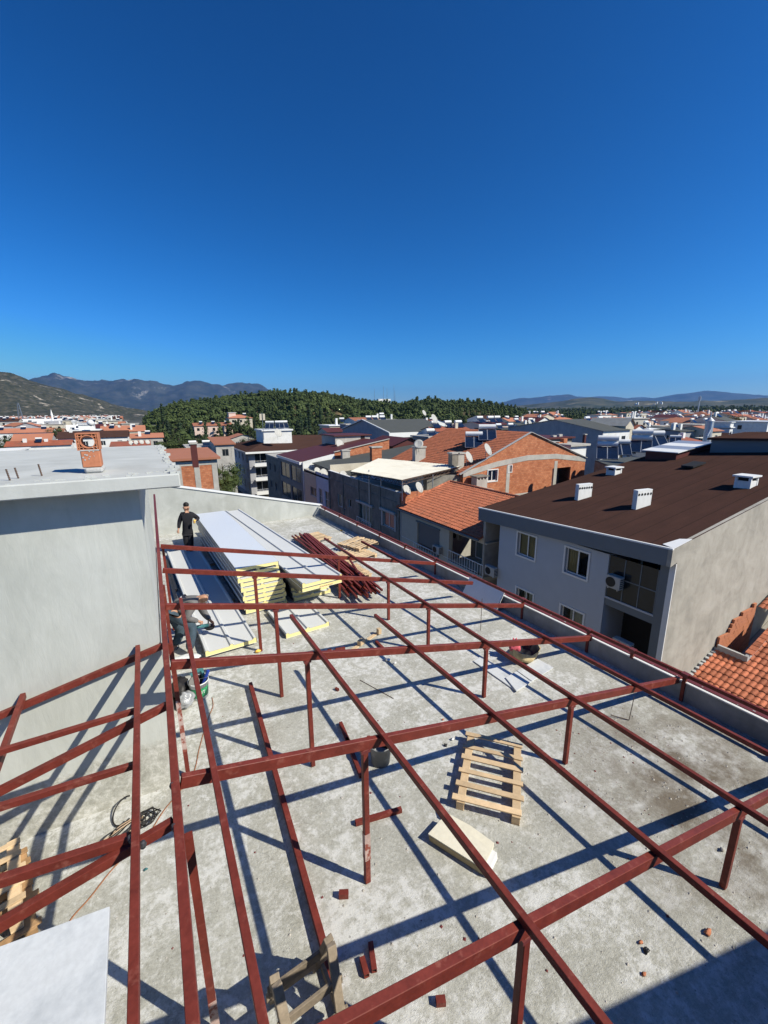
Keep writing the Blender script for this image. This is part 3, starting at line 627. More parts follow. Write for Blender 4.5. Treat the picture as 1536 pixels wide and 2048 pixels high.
# older man bent over with an angle grinder
t, J, hc, upv, fw_, side_, off = person('older balding man in grey jumper and jeans bent over the lying panel with a grinder', {
    'pel': (346, 1222, 8.55), 'chest': (383, 1200, 8.55), 'neck': (400, 1196, 8.5), 'head': (409, 1196, 8.5),
    'shL': (388, 1207, 8.3), 'elL': (372, 1236, 8.25), 'wrL': (398, 1243, 8.4), 'shR': (398, 1206, 8.78), 'elR': (410, 1229, 8.85), 'wrR': (421, 1241, 8.75),
    'hipL': (344, 1227, 8.42), 'knL': (386, 1252, 8.35), 'ankL': (379, 1303, 8.3), 'hipR': (341, 1222, 8.7), 'knR': (362, 1262, 8.85), 'ankR': (350, 1294, 8.75)},
    Vector((.35, -.35, -.9)), ('skin', 'grey_cloth', 'jeans', 'bucket_grey', 'hair_grey'), gx=1.2)
skin_mesh('hair', {'a': (*(hc-side_*.06-fw_*.03-upv*.0), .04), 'b': (*(hc-fw_*.07), .045), 'c': (*(hc+side_*.06-fw_*.03), .04)}, [('a', 'b'), ('b', 'c')], 'hair_grey', t, off, 2, 'b')
mb = MB(off); c = hc+fw_*.088+upv*.014; mb.beam(c-side_*.06, c+side_*.06, .008, .022, up=tuple(upv)); mb.build('spectacles', 'dish', t)
mb = MB(off); a_ = J['chest']*.55+J['pel']*.45
ax = (J['chest']-J['pel']).normalized(); b1 = Vector((0, 1, 0)); b2 = ax.cross(b1).normalized()
def band(c, r1, r2, w, name, mat):
    vs = []; n = 20
    for k in (-.5, .5):
        for i in range(n): q = 2*math.pi*i/n; vs.append(c+ax*(k*w)+b1*(r1*math.cos(q))+b2*(r2*math.sin(q)))
    m_ = MB(off); m_.add(vs, [(i, (i+1) % n, (i+1) % n+n, i+n) for i in range(n)]); m_.build(name, mat, t)
band(J['chest']*.8+J['pel']*.2, .182, .166, .06, 'jumper_stripe', 'navy_cloth'); band(J['chest']*.68+J['pel']*.32, .182, .165, .03, 'jumper_stripe', 'white_plastic')
# grinder in his hands
A = aty(394, 1254, 8.45); B_ = aty(425, 1249, 8.75)
gr = thing('angle_grinder', 'teal and black angle grinder in the hands of the bent man', 'power tool', A); go = A; d = (B_-A).normalized()
mb = MB(go); mb.cyl(A, A+d*.3, .034, 12, .038); mb.build('motor_body', 'tool_teal', gr, smooth=True)
mb = MB(go); mb.cyl(A+d*.3, A+d*.4, .04, 12, .03); mb.build('gear_head', 'steel', gr)
mb = MB(go); n_ = Vector((0, -.25, 1)).normalized(); mb.cyl(A+d*.37-n_*.05, A+d*.37-n_*.056, .1, 20); mb.build('cutting_disc', 'tool_black', gr)
mb = MB(go); mb.lathe([(.06, -.045), (.105, -.045), (.105, -.03), (.05, -.028)], A+d*.36, 16); mb.build('disc_guard', 'tool_black', gr)
mb = MB(go); mb.cyl(A+d*.33, A+d*.33+Vector((.02, .05, .13)), .014, 8); mb.build('side_handle', 'tool_black', gr)

# ================================================================== SANDWICH PANELS
PANEL_ME = {}
def panel_mesh(L):
    key = round(L, 2)
    if key in PANEL_ME: return PANEL_ME[key]
    # section across x 0..1: trapezoid ribs at the edges and the middle
    def prof(z, e=0):
        p = []
        for c in (.035, .5, .965): p += [(c-.045, z), (c-.022, z+.034), (c+.022, z+.034), (c+.045, z)]
        p[0] = (0-e, z); p[-1] = (1+e, z); p[1] = (.013, z+.034); p[-2] = (.987, z+.034); return p
    T = .08
    core = MB(); core.prism([(x, .006, z) for x, z in [(.004, .002)]+[(min(max(x, .004), .996), z-.001) for x, z in prof(T)]+[(.996, .002)]], (0, key-.012, 0))
    sk = MB(); pr_ = prof(T+.001); n = len(pr_)
    sk.add([(x, 0, z) for x, z in pr_]+[(x, key, z) for x, z in pr_], [(i, i+1, i+1+n, i+n) for i in range(n-1)])
    bt = MB(); bt.box((0, 0, -.001), (1, key, .0015))
    sd = MB(); sd.box((-.003, 0, .0), (.003, key, T)); sd.box((.997, 0, .0), (1.003, key, T))
    PANEL_ME[key] = [('foam_core', core.mesh('foam_core', 'foam_yellow')), ('rib_sheet', sk.mesh('rib_sheet', 'panel_skin_grey')), ('flat_sheet', bt.mesh('flat_sheet', 'panel_skin')), ('side_joint', sd.mesh('side_joint', 'panel_skin_side'))]
    return PANEL_ME[key]
def panel(p0, p1, L, z, flip, label, wid=None, group=None, tilt=0):
    """p0,p1: front left and right corners"""
    a = math.atan2(p1.y-p0.y, p1.x-p0.x); w = wid or (Vector((p1.x, p1.y))-Vector((p0.x, p0.y))).length
    t = thing('roof_panel', label, 'roof panel', (p0.x, p0.y, z), a, group)
    if flip: t.location = (p1.x, p1.y, z+.107); t.rotation_euler = (0, math.pi, a)
    if tilt: t.rotation_euler[0] = tilt
    for nm, me in panel_mesh(L):
        o = link(nm, me, t); o.scale = (w, 1, 1)
    return t
# tall stack: pairs laid face to face
ords = ['lowest', 'second from the floor', 'third from the floor', 'fourth from the floor', 'fifth from the floor', 'sixth from the floor', 'seventh from the floor', 'eighth from the floor', 'ninth from the floor', 'tenth from the floor', 'topmost but one', 'topmost']
N = 10; topz = 1.07; st = topz/N
mb_ = None
for i in range(N):
    z = .03+i*st; k = i/(N-1)
    jx = [.05, .0, .07, .03, .1, .02, .06, -.03, .0, .0][i]; jy = [0, .0, .02, .02, .04, .04, .1, .1, .2, .2][i]
    L = 6.4
    p0 = Vector((1.42-.08*k+jx*.5, 9.50+jy, z)); p1 = p0+Vector((1.0, .05, 0))
    panel(p0, p1, L, z, i == N-1, ('topmost' if i == N-1 else ords[i])+' sandwich panel of the tall stack, yellow foam at its cut end')
for k in range(4):
    y = 10.2+k*1.7; mb = MB((1.9, y, 0)); mb.box((1.4, y, .001), (2.5, y+.08, .028)); setprops(mb.build('timber_bearer', 'wood_new'), 'flat timber bearer under the tall panel stack, number %s from its near end' % ['one', 'two', 'three', 'four'][k], 'timber')
# lower stack to its right
for i in range(4):
    z = .48+i*.108; p0 = atz(605, 1169, .9); q0 = atz(685, 1149, .9); p0 = Vector((2.54+[.05, .02, 0, 0][i], 8.55+[.5, .35, .02, 0][i], z)); p1 = p0+Vector((1.0, .1, 0))
    panel(p0, p1, 8.4, z, False, ['lowest', 'second', 'third', 'topmost'][i]+' panel of the right-hand stack beside the steel tubes')
for i in range(5):
    z = .03+i*.085; p0 = Vector((2.62, 9.6+.1*i, z)); panel(p0, p0+Vector((1.0, .06, 0)), 6.4, z, False, ['lowest', 'second', 'third', 'fourth', 'fifth'][i]+' of the shadowed panels beneath the right-hand stack')
# panel the man is cutting, and the short one
c0 = atz(411, 1314, .2); 
p0 = Vector((.41, 8.0, .0)); p1 = Vector((1.39, 8.06, 0)); panel(p0, p1, 7.1, .06, False, 'long white panel lying on the floor under the bent man, its near end cut', tilt=0)
for y in (8.2, 10.4, 13.4):
    mb = MB((.9, y, 0)); mb.box((.45, y, .001), (1.35, y+.07, .056)); setprops(mb.build('timber_bearer', 'wood_old'), 'timber bearer under the %s of the panel being cut' % {8.2: 'near end', 10.4: 'middle', 13.4: 'far end'}[y], 'timber')
p0 = Vector((1.97, 8.0, 0)); panel(p0, Vector((2.96, 8.07, 0)), 1.25, .004, False, 'short white panel offcut lying alone on the floor, right of the tall stack')
# red handwriting on the foam end of the topmost panels
for o in [x for x in COL.objects if x.name.startswith('roof_panel') and x.get('label', '').startswith('third panel of the right-hand')]:
    mk = MB(); 
    for k in range(7): x = .42+k*.05; mk.path([(x, .001, .012), (x+.02, .001, .04), (x+.035, .001, .018)], .0035, 4)
    link('red_handwriting', mk.mesh('red_handwriting', 'red_stain'), o)
# dark sheet pieces leaning at the left wall
for (px, py, qx, qy) in ((333, 1120, 352, 1180), (338, 1150, 372, 1265)):
    p = atz(px, py, .05); q = atz(qx, qy, .05); mb = MB(p); mb.beam(p, q, .07, .05); setprops(mb.build('rubber_strip', 'tool_black'), {333: 'black edge strip lying by the tower wall, the farther one', 338: 'black edge strip lying beside the long panel, the nearer one'}[px], 'strip')

# ================================================================== STEEL TUBES AND OFFCUTS
def tube(p, q, s, name, label, cat='steel tube', group=None, h=None, mat='red_oxide'):
    mb = MB((p+q)/2); mb.hollow(p, q, s, h or s, .006); mb.cur = 1; d = (q-p).normalized()
    mb.beam(p+d*.01, q-d*.01, s-.013, (h or s)-.013); return setprops(mb.build(name, [mat, 'tube_inside']), label, cat, group)
rt = random.Random(3)
a0 = atz(618, 1066, .3); a1 = atz(740, 1178, .3)
lay = 0
for layer, cnt in ((0, 8), (1, 8), (2, 7), (3, 5)):
    for k in range(cnt):
        z = .16+layer*.052; f = (k-cnt/2+.5)
        p = Vector((4.45+f*.062+rt.uniform(-.02, .02), 14.4+rt.uniform(-.25, .15), z)); q = Vector((4.25+f*(.115 if layer < 3 else .09)+rt.uniform(-.04, .04), 8.85+rt.uniform(-.3, .45), z))
        tube(p, q, .045, 'steel_tube', 'dark red square steel tube lying lengthwise in the big bundle right of the panel stacks', group='steel tubes in the bundle')
for i, (a, b) in enumerate((((584, 1072), (672, 1140)), ((700, 1120), (743, 1186)), ((590, 1070), (700, 1150)))):
    p = atz(*a, .40); q = atz(*b, .40); tube(p, q, .045, 'steel_tube', ['loose dark red tube lying along the left side of the bundle', 'dark red tube lying askew across the top of the tube bundle', 'dark red tube lying in the gap beside the right-hand panel stack'][i])
# long tube on the floor, left
def ftube(a, b, s, label, h=None, z=None):
    z = z or (h or s)/2+.003; return tube(atz(*a, z), atz(*b, z), s, 'steel_tube', label, h=h)
p = atz(501, 1369, .05); q = atz(690, 2044, .05); q = p+(q-p)*1.25; tube(p, q, .06, 'steel_tube', 'long dark red tube lying on the floor, running towards the trestle', h=.09)
ftube((681, 1446), (704, 1500), .05, 'short dark red tube, farther one of the pair left of the grey bucket', h=.05)
ftube((693, 1478), (723, 1553), .05, 'dark red tube, nearer one of the pair left of the grey bucket', h=.05)
ftube((737, 1474), (742, 1500), .05, 'stub of dark red tube behind the rafter, just left of the grey bucket')
ftube((711, 1646), (803, 1619), .05, 'dark red tube lying crosswise behind the foot of a post')
ftube((724, 1916), (734, 1952), .045, 'shorter of the two dark red tube offcuts near the trestle')
ftube((741, 1886), (749, 1942), .045, 'longer of the two dark red tube offcuts near the trestle')
ftube((678, 1789), (697, 1788), .05, 'single scuffed tube offcut lying left of the half-painted post', h=.06)
ftube((872, 2003), (891, 2001), .05, 'small dark tube offcut near the lower edge of the floor', h=.05)
ftube((671, 1299), (690, 1296), .045, 'small red tube offcut beside the wooden block, left of the timber')
ftube((655, 1301), (663, 1300), .045, 'tiny red tube offcut lying farthest left of the timber blocks')
ftube((752, 1283), (768, 1299), .05, 'short red tube lying at an angle under the fourth rafter')
ftube((671, 1377), (677, 1380), .04, 'tiny dark red offcut lying behind the second purlin')
ftube((760, 1506), (764, 1509), .03, 'tiny dark tube end beside the grey bucket')
def rod(a, b, label, r=.005, z0=.006, z1=.006, mat='rust'):
    p = atz(*a, z0); q = atz(*b, z1); mb = MB((p+q)/2); mb.cyl(p, q, r, 6); return setprops(mb.build('steel_rod', mat), label, 'rod')
rod((720, 1360), (787, 1397), 'thin steel rod lying on the floor in the middle of the terrace')
rod((1258, 1440), (1222, 1430), 'bent thin wire lying on the floor below the fifth rafter')
p = rp(962, 1216); q = atz(961, 1262, .0); mb = MB((q.x, q.y, 0)); q.z = .01; mb.cyl(q, Vector((q.x+.0, q.y, .75)), .006, 6); setprops(mb.build('steel_rod', 'rust'), 'thin upright rod hanging down from the third rafter', 'rod')
q = atz(1258, 1440, .01); mb = MB(q); mb.cyl(q, Vector((q.x+.01, q.y-.02, .42)), .006, 6); setprops(mb.build('steel_rod', 'rust'), 'thin upright rod under the fifth rafter near the parapet', 'rod')

# ================================================================== PALLETS AND TIMBER
def pallet(corner, ex, ey, L, Wd, n_slat, label, mat='wood_new', z0=0, blocks=True, lh=.1, seed=0, group=None, tilt=None):
    """corner world point, ex along the slats, ey across them"""
    r = random.Random(seed); ex = Vector((*ex, 0)).normalized(); ey = Vector((*ey, 0)); ey = (ey-ex*ey.dot(ex)).normalized()
    t = thing('pallet', label, 'pallet', corner, 0, group); off = corner; c = Vector(corner)
    def bx(nm, x0, x1, y0, y1, z0_, z1_, mt=mat, par=t, sk=0):
        m_ = MB(off); e = ex; q = [c+e*x0+ey*y0, c+e*x1+ey*(y0+sk), c+e*x1+ey*(y1+sk), c+e*x0+ey*y1]
        m_.hexa([p+Vector((0, 0, z0_)) for p in q], [p+Vector((0, 0, z1_)) for p in q]); return m_.build(nm, mt, par, bevel=.003)
    # bottom boards + blocks + stringers run along ey, slats along ex
    for k in (0, .5, 1):
        if not blocks and k == .5: continue
        x = k*(Wd-.09); bx('bottom_board', x, x+.09, 0, L, .0, .02)
        for m in (0, .5, 1): bx('block', x, x+.09, m*(L-.12), m*(L-.12)+.12, .0205, .0205+lh-.04)
        bx('stringer', x, x+.095, 0, L, .001+lh-.02, lh+.002)
    for i in range(n_slat):
        y = (L-.09)*i/(n_slat-1)+r.uniform(-.012, .012); w_ = .062+r.uniform(0, .018)
        bx('slat', -.03+r.uniform(-.03, .02), Wd+.03+r.uniform(-.02, .03), y, y+w_, lh+.0025, lh+.022, sk=r.uniform(-.015, .015))
    if z0: t.location.z = z0
    return t
c0 = atz(912, 1618, 0); c1 = atz(1022, 1648, 0); c2 = atz(948, 1498, 0)
ex = ((c1-c0).x, (c1-c0).y); ey = ((c2-c0).x, (c2-c0).y)
pallet(c0, ex, ey, 1.16, .72, 6, 'pale wooden pallet with six slats lying in the middle of the floor', blocks=False, seed=2, lh=.11)
# dark old pallets at the left edge
c = atz(78, 1868, .0); c_ = atz(92, 1700, 0)
e2 = ((c_-c).x, (c_-c).y)
exv = Vector((-1, -.28, 0)).normalized()
pallet(Vector((c.x, c.y, 0)), (exv.x, exv.y), e2, 1.0, .9, 7, 'old brown pallet at the left edge, the lower of the two', mat='wood_old', seed=4)
pallet(Vector((c.x-.09, c.y+.02, .126)), (exv.x+.02, exv.y+.05), (e2[0]-.02, e2[1]), 1.0, .9, 6, 'old brown pallet lying on top of another at the left edge', mat='wood_new', seed=5)
# pale pallets under and beside the tube bundle
for i, (a, zz_, rot) in enumerate((((716, 1128), 0, .1), ((690, 1168), 0, -.1), ((735, 1108), .125, .25), ((625, 1090), 0, .05))):
    c = atz(*a, 0); ex_ = (math.cos(rot+.15), math.sin(rot+.15)); ey_ = (-math.sin(rot+.15), math.cos(rot+.15))
    c = c+Vector((-.3, 0, 0)) if i < 3 else c+Vector((-.2, 0, 0))
    pallet(Vector((c.x, c.y, zz_)), ex_, ey_, 1.0, 1.15 if i < 2 else 1.0, 8, ['pale pallet beside the near half of the steel tube bundle', 'pale pallet under the near end of the steel tube bundle', 'pale pallet tilted on top of the one beside the tube bundle', 'pale pallet under the far end of the steel tube bundle'][i], seed=10+i)
def plank(a, b, w, h, label, mat='wood_new', z=None, name='plank', cat='plank'):
    z = z or h/2+.002; p = atz(*a, z); q = atz(*b, z); mb = MB((p+q)/2); mb.beam(p, q, w, h); return setprops(mb.build(name, mat, bevel=.004), label, cat)
plank((698, 1304), (758, 1264), .08, .02, 'thin pale board lying with wood blocks on it, between two purlins')
plank((718, 1287), (726, 1281), .09, .1, 'pale wooden block at the nearer end of the thin board', z=.075, name='wood_block', cat='wood block')
plank((755, 1263), (761, 1261), .09, .12, 'pale wooden block standing at the farther end of the thin board', z=.085, name='wood_block', cat='wood block')
# wooden trestle at the bottom
tr = thing('trestle', 'weathered wooden sawhorse standing by the lower edge, stained with cement', 'trestle', atz(620, 2030, 0)); to = tr.location.copy()
H_ = .62
A_ = atz(552, 1972, H_); B_ = atz(660, 1893, H_)
def leg(a, b, nm='leg', w=.07, h=.045, mat='wood_grey'):
    mb = MB(to); mb.beam(a, b, w, h); return mb.build(nm, mat, tr, bevel=.004)
dxy = (B_-A_); dxy.z = 0; dn = dxy.normalized(); pn = Vector((-dn.y, dn.x, 0))
for P_, s_ in ((A_, 1), (B_, -1)):
    for sg in (-1, 1):
        leg(Vector((P_.x, P_.y, H_+.05))+pn*sg*.02, Vector((P_.x, P_.y, .02))+pn*sg*.27+dn*.03*s_)
for z, sg in ((.22, -1), (.22, 1), (.42, -1), (.42, 1)):
    k = (H_-z)/H_*.25+.03; leg(Vector((A_.x, A_.y, z))+pn*sg*k-dn*.04, Vector((B_.x, B_.y, z))+pn*sg*k+dn*.04, 'rail', .025, .08)
leg(Vector((A_.x, A_.y, .22))+pn*-.14+dn*.02, Vector((A_.x, A_.y, .22))+pn*.14+dn*.02, 'end_rail', .03, .07)
leg(Vector((B_.x, B_.y, .22))+pn*-.14-dn*.02, Vector((B_.x, B_.y, .22))+pn*.14-dn*.02, 'end_rail', .03, .07)

# ================================================================== BUCKETS, BAG, BOARDS, CABLES
def bucket(c, r0, r1, h, mat, label, fill=None, text=None, inside=None):
    t = thing('bucket', label, 'bucket', c); off = c
    mb = MB(off); mb.lathe([(.001, .002), (r0, .0), (r1, h), (r1+.008, h), (r1+.008, h-.02), (r1+.001, h-.02)], c, 26); mb.build('pail', mat, t, smooth=True)
    mb = MB(off); mb.lathe([(r1-.004, h-.002), (r0-.006, .012), (.001, .01)], c, 26); mb.build('inner_wall', inside or mat, t, smooth=True)
    pts = [Vector(c)+Vector(((r1+.01)*math.cos(a), (r1+.01)*.35*math.sin(a)-(r1)*.6*math.sin(a), h-.02+.05*math.sin(a))) for a in [math.pi*i/12 for i in range(13)]]
    mb = MB(off); mb.sweep(pts, .0035, 5); mb.build('handle', 'steel', t)
    if fill: mb = MB(off); mb.lathe([(.001, h*fill[0]), (r0+(r1-r0)*fill[0]-.008, h*fill[0])], c, 24); mb.build('contents', fill[1], t)
    return t, off
c = atz(771, 1537, 0); c.y += .14; c.z = 0; bucket(c, .125, .15, .30, 'bucket_grey', 'grey cement-stained bucket standing under the fifth rafter', (.35, 'cement'), inside='tool_black')
c = atz(402, 1402, 0); c.y += .14; c.z = 0
bt, bo = bucket(c, .13, .155, .31, 'bucket_white', 'white plastic bucket with a green label, full of tools, beside the ridge posts', inside='tool_black')
# green print band wrapped on the pail
vs = []; n = 18
for z, r_ in ((.05, .1345), (.22, .1492)):
    for i in range(n+1): a = -2.6+2.5*i/n; vs.append(c+Vector((r_*math.cos(a), r_*math.sin(a), z)))
mb = MB(bo); mb.add(vs, [(i, i+1, i+n+2, i+n+1) for i in range(n)]); mb.build('green_label', 'green_paint', bt)
fc = bpy.data.curves.new('print', 'FONT'); fc.body = 'UT'; fc.size = .075; fc.extrude = .001; fc.align_x = 'CENTER'; fc.materials.append(MATS['white_plastic'])
fo = bpy.data.objects.new('lettering', fc); COL.objects.link(fo); fo.parent = bt; a = -1.32; fo.location = (.147*math.cos(a), .147*math.sin(a), .125); fo.rotation_euler = (R(86), 0, a+math.pi/2)
bpy.context.view_layer.update(); tm = bpy.data.meshes.new_from_object(fo.evaluated_get(bpy.context.evaluated_depsgraph_get()))
to_ = link('lettering', tm, bt, fo.location.copy(), fo.rotation_euler.copy()); bpy.data.objects.remove(fo); to_.name = 'lettering'
# tools sticking out of it
def sub_thing(name, label, cat, solids, mat, c):
    mb = MB(c); solids(mb); return setprops(mb.build(name, mat), label, cat)
sub_thing('sealant_tube', 'blue tube leaning out of the white and green bucket', 'tube', lambda m: m.cyl(c+V(.02, 0, .1), c+V(.17, .02, .42), .028, 10), 'tool_blue', c)
sub_thing('grinding_disc', 'round grey grinding disc standing in the white and green bucket', 'disc', lambda m: m.cyl(c+V(-.07, -.05, .33), c+V(-.06, -.08, .34), .085, 18), 'shutter', c)
sub_thing('drill', 'teal drill lying across the back of the white and green bucket', 'power tool', lambda m: (m.cyl(c+V(-.1, .14, .34), c+V(.1, .16, .4), .035, 10), m.beam(c+V(.07, .15, .38), c+V(.1, .1, .24), .04, .05)), 'tool_teal', c)
def blob(name, label, cat, c, rx, ry, rz, mat, seed, amp=.25, n=18, m=12, sub=None, parent=None):
    r = random.Random(seed); ph = [(r.uniform(-1, 1), r.uniform(-1, 1), r.uniform(-1, 1), r.uniform(0, 6), r.uniform(2, 6)) for _ in range(7)]
    vs = []
    for j in range(m+1):
        t = math.pi*j/m
        for i in range(n):
            a = 2*math.pi*i/n; d = Vector((math.sin(t)*math.cos(a), math.sin(t)*math.sin(a), -math.cos(t)))
            k = 1+amp*sum(math.sin(f*(d.x*x+d.y*y+d.z*z)*2+p)/3 for x, y, z, p, f in ph)
            p = Vector((d.x*rx*k, d.y*ry*k, max(d.z*rz*k, -rz*.95)))+Vector(c)+Vector((0, 0, rz*.95)); vs.append(p)
    mb = MB(c); mb.add(vs, [(j*n+i, j*n+(i+1) % n, (j+1)*n+(i+1) % n, (j+1)*n+i) for j in range(m) for i in range(n)])
    o = mb.build(name, mat, parent, smooth=True)
    return setprops(o, label, cat) if label else o
cb = atz(372, 1392, 0); blob('tool_bag', 'dark canvas tool bag slumped against the white and green bucket', 'bag', Vector((c.x-.27, c.y+.12, .002)), .15, .22, .17, 'cable_black', 5, .14)
blob('plastic_bag', 'crumpled clear plastic bag in front of the dark tool bag', 'bag', Vector((c.x-.22, c.y-.14, .002)), .14, .13, .12, 'plastic_bag', 9, .2, 26, 18)
blob('paper_sack', 'crumpled white paper sack on the floor at the feet of the bent man', 'sack', Vector((*atz(368, 1325, 0).xy, .002)), .28, .16, .05, 'bucket_white', 12, .25)
# tan bag with a red cloth near the parapet
cb = atz(1057, 1322, 0); cb.z = .002; cb.y += .12
tb = thing('canvas_bag', 'open tan canvas bag with dark inside standing at the corner of the white boards', 'bag', cb)
mb = MB(cb); n = 20; vs = []
for j, (r_, z) in enumerate([(.17, .0), (.24, .05), (.26, .13), (.23, .2), (.2, .19), (.17, .08), (.01, .05)]):
    for i in range(n): a = 2*math.pi*i/n; k = 1+.13*math.sin(3*a+j)+.07*math.sin(7*a+2*j); vs.append(cb+Vector((r_*k*1.25*math.cos(a), r_*k*.85*math.sin(a), z*(1+.35*math.sin(2*a+1)))))
mb.add(vs[:4*n], [(j*n+i, j*n+(i+1) % n, (j+1)*n+(i+1) % n, (j+1)*n+i) for j in range(3) for i in range(n)]); mb.build('shell', 'tan_cloth', tb, smooth=True)
mb = MB(cb); mb.add(vs[3*n:], [(j*n+i, j*n+(i+1) % n, (j+1)*n+(i+1) % n, (j+1)*n+i) for j in range(3) for i in range(n)]); mb.build('lining', 'tool_black', tb, smooth=True)
blob('red_cloth', 'crumpled pink and red cloth stuffed in the open tan bag', 'cloth', cb+Vector((-.15, .1, .12)), .11, .08, .13, 'pink_cloth', 3, .3)
# white boards (marble facing slabs)
def board(pts, z, th, label, mat='marble', name='board', cat='board', bev=.002):
    P = [atz(*p, z+th) for p in pts]; c_ = sum(P, Vector())/len(P); mb = MB((c_.x, c_.y, z)); 
    P = [Vector((p.x, p.y, z)) for p in P]
    if sum((P[i].x*P[(i+1) % len(P)].y-P[(i+1) % len(P)].x*P[i].y) for i in range(len(P))) < 0: P = P[::-1]
    mb.prism(P, (0, 0, th)); return setprops(mb.build(name, mat, bevel=bev), label, cat)
LZ = 2.12
board([(-70, 1918), (219, 1812), (205, 2120), (-90, 2120)], LZ, .03, 'large white slab capping the ledge at the lower left corner', mat='marble')
lc = atz(219, 1812, LZ)
mb = MB((-1.6, .3, 0)); mb.box((-2.8, -1.2, .002), (lc.x-.42, lc.y-.12, LZ-.002)); setprops(mb.build('ledge_wall', 'tower_plaster'), 'plastered ledge wall carrying the white slab at the lower left', 'wall')
board([(947, 1322), (959, 1314), (1064, 1363), (1033, 1382)], .003, .02, 'long narrow white board lying left of the two square white boards')
board([(1011, 1355), (1033, 1342), (1062, 1363), (1033, 1382)], .025, .02, 'square white board lying on the near end of the long narrow board')
board([(1034, 1341), (1075, 1317), (1107, 1335), (1064, 1362)], .003, .02, 'largest square white board lying in front of the tan bag')
# white sheet leaning on the parapet
p = atz(943, 1193, .02); q = atz(988, 1208, .02); 
ls = MB(Vector((6.6, 7.2, 0))); yy0 = 7.9; yy1 = 6.75
a1_ = Vector((parx(yy0)-.34, yy0, .005)); a2_ = Vector((parx(yy1)-.34, yy1, .005)); b1_ = Vector((parx(yy0)-.03, yy0+.05, .44)); b2_ = Vector((parx(yy1)-.03, yy1+.05, .44)); nn_ = Vector((-.8, 0, .5)).normalized()*.05
ls.hexa([a1_, a2_, a2_-nn_, a1_-nn_], [b1_, b2_, b2_-nn_, b1_-nn_]); setprops(ls.build('foam_board', 'white_plastic'), 'thick white foam board leaning on the inside of the parapet', 'board')
for k, (px, py, s) in enumerate(((820, 1208, 0), (1000, 1212, .1))):
    pass
# mineral wool off-cuts
P = [atz(855, 1668, .16), atz(870, 1630, .16), atz(985, 1690, .16), atz(965, 1728, .16)]
wl = thing('insulation_block', 'thick yellowish insulation block with a white end lying under the second purlin', 'insulation', (P[0].x, P[0].y, 0)); wo_ = wl.location.copy()
bot = [Vector((v.x, v.y, .004)) for v in (atz(858, 1682, .004), atz(888, 1648, .004), atz(986, 1712, .004), atz(967, 1752, .004))]
mb = MB(wo_); tp = [v+Vector((-.01, .005, .085)) for v in bot]; mb.hexa(bot, tp); mb.build('core', 'wool_side', wl, bevel=.008)
mb = MB(wo_); mb.prism([v+Vector((0, 0, .002)) for v in tp], (0, 0, .014)); mb.build('top_sheet', 'wool', wl)
mb = MB(wo_); e1 = bot[3]-bot[0]; e1.normalize(); mb.hexa([bot[3], bot[2], bot[2]+e1*.05, bot[3]+e1*.05], [tp[3], tp[2], tp[2]+e1*.05, tp[3]+e1*.05]); mb.build('end_cap', 'white_plastic', wl)
board([(880, 1618), (884, 1632), (985, 1700), (988, 1685), (940, 1650)], .003, .05, 'thin yellowish insulation sheet lying behind the thick block', 'wool', 'insulation_sheet', 'insulation')
board([(828, 1518), (875, 1511), (881, 1521), (832, 1528)], .003, .006, 'small cement-grey sheet lying flat right of the grey bucket', 'gable_plaster', 'sheet', 'sheet')
# brush and little bits
rubb = MB(); r = random.Random(11); rb2 = MB()
for i in range(1500):
    x = r.uniform(-1.6, 6.9); y = r.uniform(.8, 17.5) if r.random() < .6 else r.uniform(.8, 5)
    if r.random() < .3: x, y = r.gauss(5.2, .9), r.gauss(2.6, .9)
    if x > parx(y)-.05: continue
    s = r.choice([.006, .008, .01, .013, .02]); z = s*.5
    m_ = rubb if r.random() < .85 else rb2
    a = r.uniform(0, 3.1); ca, sa = math.cos(a)*s, math.sin(a)*s*.7
    m_.add([(x-ca, y-sa, 0), (x+sa, y-ca, 0), (x+ca, y+sa, 0), (x-sa, y+ca, 0), (x+r.uniform(-.3, .3)*s, y, z*1.3)], [(0, 1, 4), (1, 2, 4), (2, 3, 4), (3, 0, 4)])
setprops(rubb.build('floor_rubble', 'stone'), 'fine grey grit and crumbs scattered over the concrete floor', 'rubble', kind='stuff')
setprops(rb2.build('brick_crumbs', 'red_oxide_dark'), 'tiny dark reddish crumbs scattered over the concrete floor', 'rubble', kind='stuff')
for i, (a, s, mt, lb) in enumerate((((1416, 1867), .035, 'terracotta', 'broken terracotta chip nearest the big shadow at lower right'), ((1281, 1886), .02, 'terracotta', 'small pink chip lying left of the larger terracotta chip'), ((1292, 1902), .03, 'tool_black', 'black scrap lying below the small pink chip'), ((886, 1440), .02, 'terracotta', 'small red chip lying between two far purlins'), ((905, 1480), .03, 'white_plastic', 'small white scrap lying at the corner of two shadows'), ((776, 1322), .05, 'white_plastic', 'crumpled white scrap lying right of the timber board'), ((790, 1328), .03, 'white_plastic', 'smaller white scrap lying beside the crumpled one'), ((1445, 1702), .03, 'stone', 'grey stone on the brownish patch at the right'), ((1102, 1285), .05, 'terracotta', 'broken brick piece near the parapet'), ((1288, 1950), .02, 'terracotta', 'tiny red chip inside the lower right area'), ((1258, 1660), .02, 'stone', 'small stone near the fourth purlin'), ((292, 1740), .02, 'tool_teal', 'small teal scrap lying between ridge and cable'), ((891, 1492), .03, 'tool_black', 'dark scrap left of the pale pallet'), ((683, 1062), .05, 'yellow_hat', 'small yellow scrap lying near the far parapet'))):
    p = atz(*a, 0); p.z = .001; blob('scrap', lb, 'scrap', p, s, s*.7, s*.5, mt, 40+i, .4, 8, 6)
